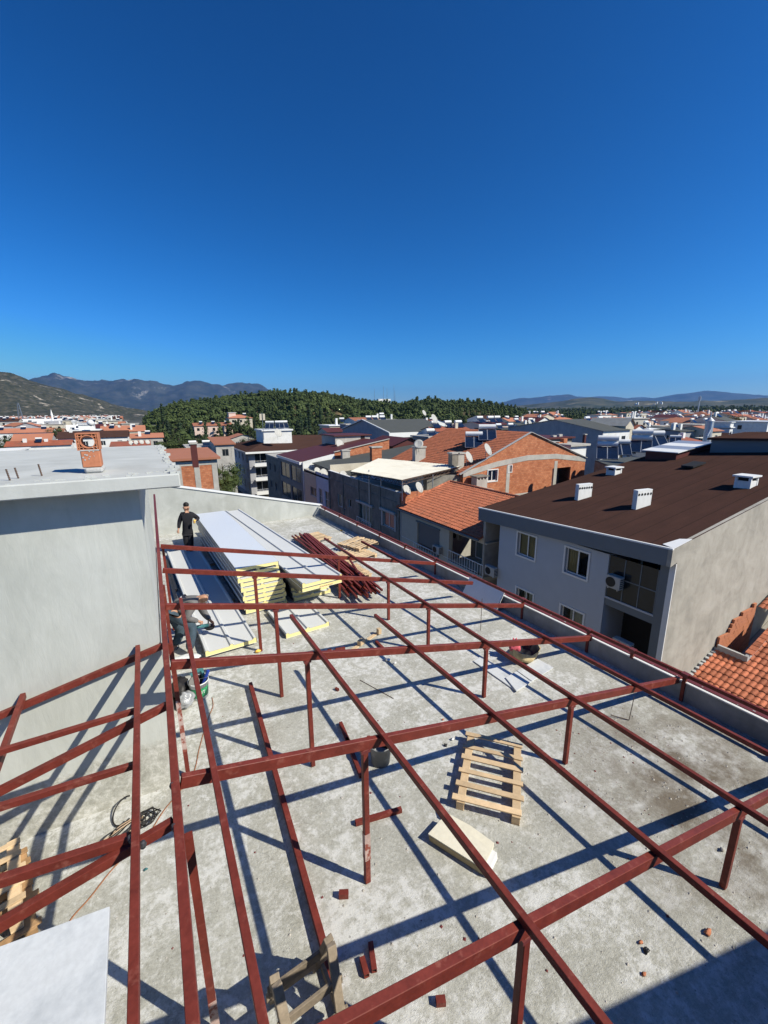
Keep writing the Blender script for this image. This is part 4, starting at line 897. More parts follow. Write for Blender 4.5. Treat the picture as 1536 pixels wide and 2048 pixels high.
# cables
def cable(pts, r, label, mat, z=.006, smooth=True, name='cable'):
    P = [atz(a, b, z) for a, b in pts]; out = []
    for i in range(len(P)-1):
        p0 = P[max(i-1, 0)]; p1 = P[i]; p2 = P[i+1]; p3 = P[min(i+2, len(P)-1)]
        for k in range(6):
            t = k/6; out.append(.5*((2*p1)+(p2-p0)*t+(2*p0-5*p1+4*p2-p3)*t*t+(3*p1-p0-3*p2+p3)*t*t*t))
    out.append(P[-1]); mb = MB(P[0]); mb.sweep(out, r, 6); return setprops(mb.build(name, mat, smooth=True), label, 'cable')
cable([(424, 1395), (426, 1412), (418, 1432), (411, 1452), (398, 1500), (392, 1530), (384, 1550), (362, 1580), (330, 1618), (308, 1652), (290, 1680), (262, 1700), (240, 1722), (215, 1750), (180, 1795), (150, 1828), (138, 1845)], .006, 'long thin brown cable running from the green bucket past the coil to the white slab', 'cable_orange')
co = thing('cable_coil', 'tangled heap of black and tan cables lying behind the left purlin', 'cable', atz(255, 1665, 0)); cc = co.location.copy()
r = random.Random(8); cen = atz(245, 1668, .03); en = atz(295, 1640, .03)
for k in range(14):
    A2 = r.uniform(.16, .3) if k < 9 else r.uniform(.08, .13); B2 = r.uniform(.05, .1) if k < 9 else r.uniform(.06, .1); c_ = (cen if k < 9 else en)+Vector((r.uniform(-.03, .03), r.uniform(-.03, .03), 0)); ang = .55+r.uniform(-.2, .2)
    pts = []
    for i in range(53): a = 2*math.pi*i/48; x = A2*math.cos(a)+.012*math.sin(3*a+k); y = B2*math.sin(a)+.012*math.cos(4*a+k); pts.append(c_+Vector((x*math.cos(ang)-y*math.sin(ang), x*math.sin(ang)+y*math.cos(ang), .012*k*.5+.015*math.sin(2*a+k)-.015)))
    for p in pts: p.z = max(p.z, .008)
    mb = MB(cc); mb.sweep(pts, .0075 if k % 3 else .006, 6); mb.build('loop', 'cable_tan' if k in (2, 5, 7) else 'cable_black', co, smooth=True)
cl_ = atz(252, 1630, .01); pts = [cl_+Vector((.13*math.cos(q), .16*math.sin(q), .06+.05*math.sin(q*1.3))) for q in [1.2+i*.17 for i in range(24)]]
mb = MB(cc); mb.sweep(pts, .009, 6); mb.build('loop', 'cable_black', co, smooth=True)
p = atz(232, 1706, .03); mb = MB(p); mb.beam(p+V(-.05, -.03, .0), p+V(.12, .06, .01), .07, .06); setprops(mb.build('plug_box', 'tool_black', bevel=.01), 'black extension socket lying at the end of the cable coil', 'socket')
p = atz(248, 1688, .05); mb = MB(p); mb.beam(p+V(-.03, -.02, .0), p+V(.08, .04, .0), .06, .03); setprops(mb.build('blue_tape', 'navy_cloth', bevel=.005), 'small blue roll of tape on the cable coil', 'tape')
# yellow adjustable square at the foot of a post
p = atz(516, 1303, .02); blob('tape_measure', 'small orange tape measure lying at the foot of a slim post by the cut panel', 'tool', Vector((p.x, p.y, .002)), .06, .04, .03, 'yellow_hat', 77, .2, 10, 8)
# cable hanging beside the wall, dark
cable([(356, 1113), (362, 1120), (345, 1112), (342, 1150), (352, 1200), (360, 1260)], .008, 'black cable lying along the long panel by the tower wall', 'cable_black')
cable([(348, 1262), (356, 1275), (348, 1285), (358, 1292), (352, 1300)], .006, 'black grinder cable curling at the feet of the bent man', 'cable_black')
# ================================================================== BUILDING HELPERS
class Face:
    """vertical wall plane: u runs along it, d goes inwards"""
    def __init__(s, o, u, off): s.o = Vector((o[0], o[1], 0)); s.u = Vector((*u, 0)).normalized(); s.n = Vector((-s.u.y, s.u.x, 0)); s.off = off
    def P(s, u, z, d=0): v = s.o+s.u*u+s.n*d; return Vector((v.x, v.y, z))
    def slab(s, mb, u0, u1, z0, z1, d0, d1):
        return mb.hexa([s.P(u0, z0, d0), s.P(u1, z0, d0), s.P(u1, z0, d1), s.P(u0, z0, d1)], [s.P(u0, z1, d0), s.P(u1, z1, d0), s.P(u1, z1, d1), s.P(u0, z1, d1)])
    def wall(s, parent, mat, u0, u1, z0, z1, holes=(), depth=.18, name='wall', top=None):
        """outer skin with real openings and reveals; top = list of (u,z) above z1 for gables"""
        mb = MB(s.off); us = sorted({u0, u1}|{h[0] for h in holes}|{h[1] for h in holes}); zs = sorted({z0, z1}|{h[2] for h in holes}|{h[3] for h in holes})
        for i in range(len(us)-1):
            for j in range(len(zs)-1):
                cu = (us[i]+us[i+1])/2; cz = (zs[j]+zs[j+1])/2
                if any(h[0] < cu < h[1] and h[2] < cz < h[3] for h in holes): continue
                mb.add([s.P(us[i], zs[j]), s.P(us[i+1], zs[j]), s.P(us[i+1], zs[j+1]), s.P(us[i], zs[j+1])], [(0, 1, 2, 3)])
        for (a, b, c, d) in holes:
            q = [(a, c), (b, c), (b, d), (a, d)]
            for k in range(4): (p1, p2) = q[k], q[(k+1) % 4]; mb.add([s.P(*p1), s.P(*p2), s.P(*p2, depth), s.P(*p1, depth)], [(0, 3, 2, 1)])
        if top: mb.add([s.P(u0, z1)]+[s.P(*t) for t in top]+[s.P(u1, z1)], [tuple(range(len(top)+2))[::-1]])
        return mb.build(name, mat, parent)
    def window(s, parent, h, frame='white_plastic', curtain=None, mull=1, surround=None, depth=.14, glass='window_glass', fw=.06, transom=None):
        a, b, c, d = h; mb = MB(s.off)
        for (p, q, r, t) in ((a, b, c, c+fw), (a, b, d-fw, d), (a, a+fw, c+fw, d-fw), (b-fw, b, c+fw, d-fw)): s.slab(mb, p, q, r, t, depth-.05, depth)
        for k in range(mull): x = a+(b-a)*(k+1)/(mull+1); s.slab(mb, x-fw*.6, x+fw*.6, c+fw, d-fw, depth-.051, depth-.001)
        if transom: z = c+(d-c)*transom; s.slab(mb, a+fw, b-fw, z-fw*.4, z+fw*.4, depth-.049, depth-.002)
        w = mb.build('window', frame, parent)
        g = MB(s.off); g.add([s.P(a+fw, c+fw, depth-.02), s.P(b-fw, c+fw, depth-.02), s.P(b-fw, d-fw, depth-.02), s.P(a+fw, d-fw, depth-.02)], [(0, 1, 2, 3)]); g.build('pane', glass, w)
        if glass == 'window_glass':
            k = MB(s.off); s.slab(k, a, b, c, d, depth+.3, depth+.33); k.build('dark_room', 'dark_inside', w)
            if curtain:
                k = MB(s.off)
                for (x0, x1, mt) in curtain:
                    n = 14; x0 = a+(b-a)*x0; x1 = a+(b-a)*x1; pts = [(x0+(x1-x0)*i/n, .05+.025*math.sin(i*2.1)) for i in range(n+1)]
                    k.add([s.P(u, c+.03, depth+e) for u, e in pts]+[s.P(u, d-.02, depth+e) for u, e in pts], [(i, i+1, i+n+2, i+n+1) for i in range(n)])
                k.build('curtain', curtain[0][2], w)
        if surround:
            k = MB(s.off); e = surround[1]
            for (p, q, r, t) in ((a-e, b+e, c-e, c), (a-e, b+e, d, d+e), (a-e, a, c, d), (b, b+e, c, d)): s.slab(k, p, q, r, t, -.05, .01)
            k.build('surround', surround[0], w)
        return w
def rail_bars(F, parent, u0, u1, z, h, d, mat, n=None, name='railing'):
    r = MB(F.off); n = n or max(3, int((u1-u0)/.14)); F.slab(r, u0, u1, z+h-.04, z+h, d-.02, d+.02); F.slab(r, u0, u1, z+.05, z+.08, d-.015, d+.015)
    for i in range(n+1): x = u0+(u1-u0)*i/n; F.slab(r, x-.012, x+.012, z+.08, z+h-.04, d-.012, d+.012)
    return r.build(name, mat, parent)
def ac_unit(c, label, face='x', w=.8):
    t = thing('air_conditioner', label, 'air conditioner', c); o = c
    mb = MB(o); mb.box(c+V(-.32, -w/2, 0), c+V(0, w/2, .56)); mb.build('casing', 'shutter' if face == 'g' else 'dish', t, bevel=.02)
    mb = MB(o); mb.cyl(c+V(-.322, .1, .28), c+V(-.335, .1, .28), .22, 18); mb.build('fan_grille', 'tool_black', t)
    mb = MB(o)
    for i in range(5): mb.box(c+V(-.3, -w/2-.006, .08+i*.09), c+V(-.03, -w/2-.001, .12+i*.09))
    mb.build('side_grille', 'tool_black', t)
    mb = MB(o); mb.box(c+V(-.3, -w/2+.08, -.05), c+V(.02, -w/2+.12, -.002)); mb.box(c+V(-.3, w/2-.12, -.05), c+V(.02, w/2-.08, -.002)); mb.build('bracket', 'galv', t)
def dish(c, r, label, dirn=(.35, -.8, .45), group=None, simple=False):
    d = Vector(dirn).normalized(); t = thing('satellite_dish', label, 'satellite dish', c, 0, group); a = d.cross(V(0, 0, 1)).normalized(); b = d.cross(a); n = 16
    vs = []; R_ = [(.01, 0), (.35, .02), (.7, .08), (1, .17)]
    for side in (0, -.03):
        for k, z in R_:
            for i in range(n): q = 2*math.pi*i/n; vs.append(c+a*(r*k*math.cos(q))+b*(r*k*1.08*math.sin(q))+d*(r*z+side))
    f = [(j*n+i, j*n+(i+1) % n, (j+1)*n+(i+1) % n, (j+1)*n+i) for j in (0, 1, 2, 4, 5, 6) for i in range(n)]+[(3*n+i, 3*n+(i+1) % n, 7*n+(i+1) % n, 7*n+i) for i in range(n)]
    mb = MB(c); mb.add(vs, f); mb.build('reflector', 'dish', t, smooth=True)
    mb = MB(c); e = c+d*r*.9; mb.cyl(c+b*r, e, .012, 5); mb.cyl(e-d*.05, e+d*.05, .03, 8); mb.build('feed_arm', 'steel', t)
    mb = MB(c); mb.cyl(c-d*.03, c-d*.2-V(0, 0, r*.3), .03, 6); mb.cyl(c-d*.2-V(0, 0, r*.3), c-d*.2-V(0, 0, r*1.5), .025, 6); mb.build('mast', 'steel', t)
    return t
def heater(c, rot, label, s=1, group=None, tank_mat='white_plastic', ntank=1, npanel=2):
    """solar water heater: tilted collector facing local -Y, tank on top; c = foot of the front edge"""
    t = thing('solar_heater', label, 'solar water heater', c, rot, group)
    def L(nm, mat, fn, **k): mb = MB(); fn(mb); return mb.build(nm, mat, t, **k)
    h = 1.05*s; dp = 1.5*s; w = .95*s
    for i in range(npanel):
        x0 = (i-npanel/2)*w+.02; x1 = x0+w-.04
        L('collector', 'solar', lambda m: m.hexa([V(x0, 0, .15), V(x1, 0, .15), V(x1, dp, .15+h), V(x0, dp, .15+h)], [V(x0, -.04, .21), V(x1, -.04, .21), V(x1, dp-.04, .21+h), V(x0, dp-.04, .21+h)]))
        L('collector_frame', 'galv', lambda m: (m.beam(V(x0, -.045, .215), V(x1, -.045, .215), .04, .03), m.beam(V(x0, -.045, .215), V(x0, dp-.045, .215+h), .03, .03), m.beam(V(x1, -.045, .215), V(x1, dp-.045, .215+h), .03, .03)))
    for i in range(ntank):
        zt = h+.5*s+i*.55*s; hw = npanel*w/2*.95
        o = L('tank', tank_mat, lambda m: m.cyl(V(-hw, dp+.1, zt), V(hw, dp+.1, zt), .27*s, 18)); 
        L('tank_cap', 'galv', lambda m: (m.cyl(V(-hw-.03, dp+.1, zt), V(-hw-.001, dp+.1, zt), .25*s, 16), m.cyl(V(hw+.001, dp+.1, zt), V(hw+.03, dp+.1, zt), .25*s, 16)))
    L('stand', 'steel', lambda m: [m.beam(V(x, 0, .0), V(x, dp+.1, h+.2), .04, .04) for x in (-w*.9, w*.9)]+[m.beam(V(x, dp+.1, 0), V(x, dp+.1, h+.3+.5*(ntank-1)), .04, .04) for x in (-w*.9, w*.9)]+[m.beam(V(-w*.9, dp+.1, .3), V(w*.9, dp+.1, .8), .03, .03)])
    return t

# ================================================================== B1: grey clapboard block with brown membrane roof
A1 = V(16.6, 18.56, -1.02); B1_ = V(16.6, 8.1, -.52)
bl = thing('apartment_block', 'grey clapboard apartment block with a wide brown membrane roof and rendered side wall', 'building', (17, 13, GZ)); o1 = (17, 13, GZ)
XB = 38.5
def rz1(x, y): t = (x-16.6)/(XB-16.6); k = (18.56-y)/(18.56-8.1); return (A1.z+(B1_.z-A1.z)*k)*(1-t)+(1.95+(2.9-1.95)*k)*t
def on1(px, py):
    z = 0
    for _ in range(20): p = atz(px, py, z); z = z*.5+.5*rz1(p.x, p.y)
    p = atz(px, py, z); return V(p.x, p.y, rz1(p.x, p.y))
mb = MB(o1); nx, ny = 12, 6; g = []
for i in range(nx+1):
    for j in range(ny+1): x = 16.6+(XB-16.6)*i/nx; y = 8.1+(18.9-8.1)*j/ny; g.append(V(x, y, rz1(x, y)))
n_ = len(g); mb.add(g+[v-V(0, 0, .2) for v in g], [(i*(ny+1)+j, (i+1)*(ny+1)+j, (i+1)*(ny+1)+j+1, i*(ny+1)+j+1) for i in range(nx) for j in range(ny)])
mb.build('roof', 'brown_membrane', bl)
# back slope beyond the ridge
mb = MB(o1); mb.add([V(XB, 8.1, rz1(XB, 8.1)), V(XB+9, 8.1, .4), V(XB+9, 18.9, .2), V(XB, 18.9, rz1(XB, 18.9))], [(0, 1, 2, 3)]); mb.build('rear_roof', 'brown_membrane', bl)
# fascia + white metal edge
fz = lambda y: rz1(16.6, y)
mb = MB(o1); mb.hexa([V(16.6, 8.245, fz(8.1)-.68), V(16.75, 8.245, fz(8.1)-.68), V(16.75, 18.9, fz(18.9)-.72), V(16.6, 18.9, fz(18.9)-.72)], [V(16.6, 8.245, fz(8.1)), V(16.75, 8.245, fz(8.1)+.01), V(16.75, 18.9, fz(18.9)+.01), V(16.6, 18.9, fz(18.9))]); mb.build('fascia', 'fascia_grey', bl)
mb = MB(o1); mb.beam(V(16.63, 8.08, fz(8.1)+.03), V(16.63, 18.92, fz(18.9)+.03), .1, .06); mb.build('edge_trim', 'white_paint', bl)
mb = MB(o1); mb.hexa([V(16.755, 8.3, fz(8.1)-.60), V(17.6, 8.3, fz(8.1)-.60), V(17.6, 18.8, fz(18.9)-.62), V(16.755, 18.8, fz(18.9)-.62)], [V(16.755, 8.3, fz(8.1)-.5), V(17.6, 8.3, fz(8.1)-.5), V(17.6, 18.8, fz(18.9)-.52), V(16.755, 18.8, fz(18.9)-.52)]); mb.build('soffit', 'fascia_grey', bl)
mb = MB(o1); mb.prism([V(16.7, 8.1, rz1(16.7, 8.1)+.012), V(17.9, 8.1, rz1(17.9, 8.1)+.012), V(17.7, 8.45, rz1(17.7, 8.45)+.012), V(16.9, 8.62, rz1(16.9, 8.62)+.012)], (0, 0, .02)); mb.build('corner_flashing', 'white_paint', bl)
# rendered side wall (faces -Y)
mb = MB(o1); mb.prism([V(17.02, 8.08, GZ), V(XB+9, 8.08, GZ), V(XB+9, 8.08, .4), V(XB, 8.08, rz1(XB, 8.1)), V(17.02, 8.08, rz1(17.0, 8.1))], (0, .2, 0)); mb.build('side_wall', 'side_render', bl)
mb = MB(o1); mb.prism([V(16.6, 8.08, fz(8.1)-.68), V(17.02, 8.08, fz(8.1)-.56), V(17.02, 8.08, rz1(17.0, 8.1)-.002), V(16.6, 8.08, fz(8.1)-.002)], (0, .16, 0)); mb.build('fascia_end', 'side_render', bl)
# clapboard front (faces -X): u runs in -Y
F = Face((17, 18.3), (0, -1), o1)
def uy(y): return 18.3-y
wins = []
def pxwin(F, x, u_of, pts):   # two opposite pixel corners on the plane X = x
    a = atx(*pts[0], x); b = atx(*pts[1], x); e = atx(*pts[2], x); us = sorted((u_of(a.y), u_of(b.y))); zs = sorted((a.z, e.z)); return (us[0], us[1], zs[0], zs[1])
wl_ = [((1037, 1064), (1073, 1075), (1035, 1108)), ((1133, 1094), (1179, 1108), (1129, 1143)), ((1034, 1174), (1067, 1185), (1032, 1224)), ((1123, 1209), (1168, 1223), (1121, 1257))]
wins = [pxwin(F, 17, uy, w) for w in wl_]
UE = uy(10.75)
def clap(parent, F, u0, u1, z0, z1, holes, mat, step=.16):
    mb = MB(F.off); z = z0
    while z < z1:
        zt = min(z+step, z1); cuts = [(h[0], h[1]) for h in holes if h[2] < zt-.001 and h[3] > z+.001]; segs = [(u0, u1)]
        for c in cuts:
            ns = []
            for s in segs:
                if c[0] > s[0]: ns.append((s[0], min(c[0], s[1])))
                if c[1] < s[1]: ns.append((max(c[1], s[0]), s[1]))
            segs = [s for s in ns if s[1]-s[0] > .001]
        for (a, b) in segs:
            mb.add([F.P(a, z, -.022), F.P(b, z, -.022), F.P(b, zt, -.002), F.P(a, zt, -.002), F.P(a, z, 0), F.P(b, z, 0)], [(0, 1, 2, 3), (4, 5, 1, 0)])
        z = zt
    o = mb.build('clapboard', mat, parent); o['kind'] = 'stuff'; return o
ztop = fz(18.3)-.55
F.wall(bl, 'grey_siding', uy(17.45), UE, GZ, ztop, wins, depth=.2); 
mb = MB(o1)
for i in range(0): pass
clap(bl, F, uy(17.45), UE, -7.6, ztop-.0, [(a-.1, b+.1, c-.1, d+.1) for a, b, c, d in wins], 'grey_siding')
F.slab(MB(o1), 0, 0, 0, 0, 0, 0)
cur = [[(0, .45, 'curtain_tan'), (.5, .95, 'curtain_tan')], [(.02, .45, 'curtain_tan')], [(.3, .55, 'curtain_white'), (.6, .95, 'curtain_white')], [(.3, .9, 'curtain_white')]]
for h, c in zip(wins, cur): F.window(bl, h, surround=('white_paint', .09), curtain=c, depth=.17, fw=.05)
# left recess and the side return of the projecting bay (siding facing -Y)
G = Face((17, 10.75), (1, 0), o1); G.wall(bl, 'grey_siding', 0, 1.6, GZ, ztop, [], depth=.1, name='bay_return'); clap(bl, G, .003, 1.6, -7.6, ztop, [], 'grey_siding')
# recessed balcony bay
Fb = Face((18.6, 10.75), (0, -1), o1); ub = 10.75-8.3
zf1 = atx(1248, 1205, 17).z; zf2 = atx(1320, 1232, 17).z
zfl = -3.55
mb = MB(o1); mb.box((17.02, 8.63, zfl-.35), (18.6, 10.74, zfl)); mb.build('balcony_slab', 'fascia_grey', bl)
mb = MB(o1); mb.box((16.98, 8.62, zfl-.02), (17.06, 10.75, zfl+.06)); mb.build('balcony_edge', 'grey_siding', bl)
mb = MB(o1); mb.box((17.02, 8.63, zfl-3.4), (18.6, 10.74, zfl-3.1)); mb.build('balcony_slab', 'fascia_grey', bl)
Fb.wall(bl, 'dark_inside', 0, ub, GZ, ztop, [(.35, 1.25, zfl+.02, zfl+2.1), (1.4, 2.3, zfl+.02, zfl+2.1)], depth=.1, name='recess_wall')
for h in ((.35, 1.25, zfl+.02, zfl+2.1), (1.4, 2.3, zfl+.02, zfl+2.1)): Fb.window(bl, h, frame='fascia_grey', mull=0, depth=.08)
Fg = Face((17.03, 10.75), (0, -1), o1)
g = MB(o1); Fg.slab(g, .02, 2.1, zfl+.06, ztop-.02, 0, .015); g.build('balcony_glazing', 'dark_glass', bl)
g = MB(o1)
for u in (.0, .72, 1.4, 2.08): Fg.slab(g, u, u+.04, zfl+.06, ztop-.02, -.02, .03)
Fg.slab(g, .04, 2.08, zfl+1.02, zfl+1.07, -.019, .029); g.build('glazing_frame', 'fascia_grey', bl)
mb = MB(o1); mb.box((17.0, 8.29, GZ), (17.5, 8.62, fz(8.1)-.62)); mb.build('corner_pillar', 'fascia_grey', bl)
mb = MB(o1); mb.box((16.975, 8.07, GZ), (17.018, 8.28, fz(8.1)-.62)); mb.build('corner_bead', 'white_paint', bl)
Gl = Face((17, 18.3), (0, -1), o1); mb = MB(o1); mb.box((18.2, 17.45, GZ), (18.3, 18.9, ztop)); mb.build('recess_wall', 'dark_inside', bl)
mb = MB(o1); mb.box((17.0, 17.44, GZ), (18.2, 17.46, ztop)); mb.build('bay_return', 'grey_siding', bl)
mb = MB(o1); mb.box((17.05, 18.7, GZ), (38, 18.9, ztop)); mb.build('party_wall', 'side_render', bl)
p = atx(1238, 1168, 16.9); ac_unit(V(16.95, p.y+.12, p.z-.2), 'upper air conditioner on the dark balcony bay of the clapboard block', w=.62)
p = atx(1232, 1285, 16.9); ac_unit(V(16.98, p.y-.35, p.z-.25), 'lower air conditioner on the dark balcony bay, partly behind the parapet')
# roof vents
def slabvent(px, py, h, nh, label):
    c = on1(px, py); t = thing('roof_vent', label, 'vent', c); ro = c
    w = 1.0; mb = MB(ro); q = [c+V(-.28, .06, -.15), c+V(w-.28, -.06, .1), c+V(w-.22, .2, .1), c+V(-.22, .32, -.15)]; mb.hexa(q, [V(p.x, p.y, c.z+h) for p in q]); mb.build('masonry', 'white_wall', t, bevel=.01)
    mb = MB(ro); e = [V(p.x, p.y, c.z+h+.002) for p in q]; mb.hexa(e, [p+V(0, 0, .05) for p in e]); mb.build('cap', 'white_paint', t)
    for i in range(nh):
        k = (i+.5)/nh; p = q[0]*(1-k)+q[1]*k; p.z = c.z+h-.16; d = (q[1]-q[0]).normalized(); nn = V(d.y, -d.x, 0).normalized()
        mb = MB(ro); mb.cyl(p+nn*.012, p-nn*.02, .062, 12); mb.build('vent_hole', 'dark_inside', t)
slabvent(1164, 999, .8, 6, 'white upright vent block with six holes on the brown roof, the farther left'); slabvent(1281, 1017, .85, 5, 'white upright vent block with five holes on the brown roof, the nearer one')
def boxvent(px, py, label, w=.72, h=.42):
    c = on1(px, py); t = thing('roof_vent', label, 'vent', c)
    mb = MB(c); 
    for x in (-.5, .36): 
        for y in (-.4, .33): mb.box(c+V(x*w, y*w, -.1), c+V((x+.14)*w, (y+.14)*w, h))
    mb.box(c+V(-.48*w, -.38*w, -.09), c+V(.48*w, .45*w, h*.62)); mb.build('masonry', 'white_wall', t)
    mb = MB(c); mb.box(c+V(-.35*w, -.3*w, h*.6), c+V(.4*w, .4*w, h*.98)); mb.build('dark_opening', 'dark_inside', t)
    mb = MB(c); mb.box(c+V(-.62*w, -.5*w, h+.002), c+V(.62*w, .58*w, h+.08)); mb.build('cap', 'white_paint', t)
boxvent(1228, 948, 'low square white vent with a slab cap near the left edge of the brown roof'); boxvent(1492, 973, 'low square white vent with a slab cap at the right of the brown roof', .78, .5)
c = on1(1386, 934); mb = MB(c); mb.hexa([c+V(-.7, -.35, .02), c+V(.7, -.35, .2), c+V(.7, .35, .2), c+V(-.7, .35, .02)], [c+V(-.7, -.35, .12), c+V(.7, -.35, .3), c+V(.7, .35, .3), c+V(-.7, .35, .12)]); setprops(mb.build('roof_hatch', 'dark_inside'), 'small dark hatch lying in the middle of the brown roof', 'hatch')
# raised dark box along the ridge with a lean-to of pale translucent sheets
zb = 3.15; P_ = [V(33.6, 13.9, 0), V(33.6, 4, 0), V(39.5, 4, 0), V(39.5, 14.9, 0)]
rb_ = thing('roof_box', 'long low dark stair housing along the ridge of the brown roof', 'roof structure', (36, 10, 1.5)); ro = (36, 10, 1.5)
mb = MB(ro); mb.hexa([V(34.2, 8.4, .9), V(39, 8.4, .9), V(39, 15.3, .9), V(34.2, 15.3, .9)], [V(34.2, 8.4, 2.75), V(39, 8.4, 3.1), V(39, 15.3, 2.75), V(34.2, 15.3, 2.5)]); mb.build('wall', 'fascia_grey', rb_)
mb = MB(ro); mb.hexa([V(34.0, 8.3, 2.76), V(39.2, 8.3, 3.11), V(39.2, 15.5, 2.76), V(34.0, 15.5, 2.51)], [V(34.0, 8.3, 2.9), V(39.2, 8.3, 3.25), V(39.2, 15.5, 2.9), V(34.0, 15.5, 2.65)]); mb.build('roof', 'brown_membrane', rb_)
c = on1(1310, 918); t = thing('skylight', 'low skylight of pale translucent sheets on the far part of the brown roof', 'skylight', c)
mb = MB(c); k_ = on1(1345, 921); q1 = V(c.x, c.y, 0); mb.hexa([V(31.6, 16.1, .9), V(36, 16.1, .9), V(36, 18.2, .9), V(31.6, 18.2, .9)], [V(31.6, 16.1, 1.65), V(36, 16.1, 2.15), V(36, 18.2, 2.15), V(31.6, 18.2, 1.65)]); mb.build('curb', 'maroon_sheet', t)
for i in range(4):
    mb = MB(c); x = 31.4+i*1.18; mb.hexa([V(x, 15.9, 1.68+i*.13), V(x+1.14, 15.9, 1.68+(i+1)*.13), V(x+1.14, 18.4, 1.68+(i+1)*.13), V(x, 18.4, 1.68+i*.13)], [V(x, 15.9, 1.73+i*.13), V(x+1.14, 15.9, 1.73+(i+1)*.13), V(x+1.14, 18.4, 1.73+(i+1)*.13), V(x, 18.4, 1.73+i*.13)]); mb.build('sheet', 'galv' if i % 2 else 'white_paint', t)

# ================================================================== clay tile helper
def tile_mesh():
    """one interlocking clay tile .25 x .42, wavy across"""
    mb = MB(); n = 6; xs = [-.105+.21*i/n for i in range(n+1)]; hz = [.0, .018, .034, .038, .03, .008, .0]
    vs = [(x, 0, z+.03) for x, z in zip(xs, hz)]+[(x, .42, z+.0) for x, z in zip(xs, hz)]+[(x, 0, z+.012) for x, z in zip(xs, hz)]
    mb.add(vs, [(i, i+1, i+n+2, i+n+1) for i in range(n)]+[(i+2*n+2, i+2*n+3, i+1, i) for i in range(n)]); return mb.mesh('tile', 'tile')
TILE = tile_mesh()
def tiled(parent, O_, e_u, e_s, nu, ns, pitch_u=.21, pitch_s=.35, maxobj=0, keep=None, mat='tile', name='tiles', rseed=1, near=None):
    """O_ lower corner of the slope, e_u along the eave, e_s up the slope"""
    r = random.Random(rseed); e_u = Vector(e_u).normalized(); e_s = Vector(e_s).normalized(); nrm = e_u.cross(e_s)
    if nrm.z < 0: e_u2 = -e_u; nrm = -nrm
    else: e_u2 = e_u
    Mx = Matrix((e_u2, e_s, nrm)).transposed(); spots = []
    for j in range(ns):
        for i in range(nu):
            p = Vector(O_)+e_u*((i+.5)*pitch_u)+e_s*(j*pitch_s)+nrm*.01
            if keep and not keep(p, (i+.5)*pitch_u, j*pitch_s): continue
            spots.append(p)
    if near: spots.sort(key=lambda p: (p-Vector(near)).length)
    rest = MB(parent.location)
    src = [Vector(v.co) for v in TILE.vertices]; fcs = [tuple(p.vertices) for p in TILE.polygons]
    for k, p in enumerate(spots):
        q = p+e_u*r.uniform(-.006, .006)+nrm*r.uniform(0, .008); Rr = Mx @ Matrix.Rotation(r.uniform(-.025, .025), 3, 'Z')
        if k < maxobj:
            o = bpy.data.objects.new('tile', TILE); COL.objects.link(o); o.parent = parent; M4 = Rr.to_4x4(); M4.translation = q-Vector(parent.location); o.matrix_local = M4
        else: rest.add([q+Rr @ s for s in src], fcs)
    if rest.v: o = rest.build(name, mat, parent); o['kind'] = 'stuff'
# ================================================================== B7: low house with a tiled roof under the rendered wall
s7 = .36; n7 = V(-s7, 0, 1); p7 = V(19.6, 8.08, -6.68)
h7 = thing('tiled_house', 'low house with orange clay tiles and a brick light well, against the rendered side wall', 'building', (20, 5, GZ)); o7 = h7.location.copy()
mb = MB(o7); mb.prism([V(17.6, 8.06, GZ), V(28, 8.06, GZ), V(28, 8.06, p7.z+8.4*s7-1.9), V(17.6, 8.06, p7.z-2*s7-1.9)], (0, -9, 0)); mb.build('wall', 'pale_concrete', h7)
eo = V(17.3, 8.0, p7.z-2.3*s7); es = V(1, 0, s7).normalized()
pit = [atpl(*a, p7, n7) for a in ((1412, 1300), (1480, 1322), (1545, 1258), (1500, 1222))]
pitlo = (min(p.x for p in pit)+.1, max(p.x for p in pit)); PX0, PX1, PY0, PY1 = 21.45, 24.6, 6.95, 8.06
def keep7(p, u, s): return not (PX0-.1 < p.x < PX1 and p.y > PY0-.05) and p.x < 27.6
tiled(h7, eo, (0, -1, 0), es, 31, 30, maxobj=300, keep=keep7, near=(19.5, 7, -6.4))
mb = MB(o7); mb.add([V(17.2, 8.06, p7.z-2.4*s7-.02), V(PX0-.1, 8.06, p7.z+(PX0-.1-19.6)*s7-.02), V(PX0-.1, -.9, p7.z+(PX0-.1-19.6)*s7-.02), V(17.2, -.9, p7.z-2.4*s7-.02)], [(0, 1, 2, 3)])
mb.add([V(PX0-.1, PY0-.1, p7.z+(PX0-.1-19.6)*s7-.02), V(28, PY0-.1, p7.z+8.4*s7-.02), V(28, -.9, p7.z+8.4*s7-.02), V(PX0-.1, -.9, p7.z+(PX0-.1-19.6)*s7-.02)], [(0, 1, 2, 3)]); mb.build('roof_deck', 'tile_rust', h7)
mb = MB(o7); 
for k in range(14): x = 18.2+k*.24; mb.box((x, 7.93+rr.uniform(-.03, .02), p7.z+(x-19.6)*s7), (x+.27, 8.07, p7.z+(x-19.6)*s7+rr.uniform(.08, .14)))
mb.build('mortar_flashing', 'cement', h7)
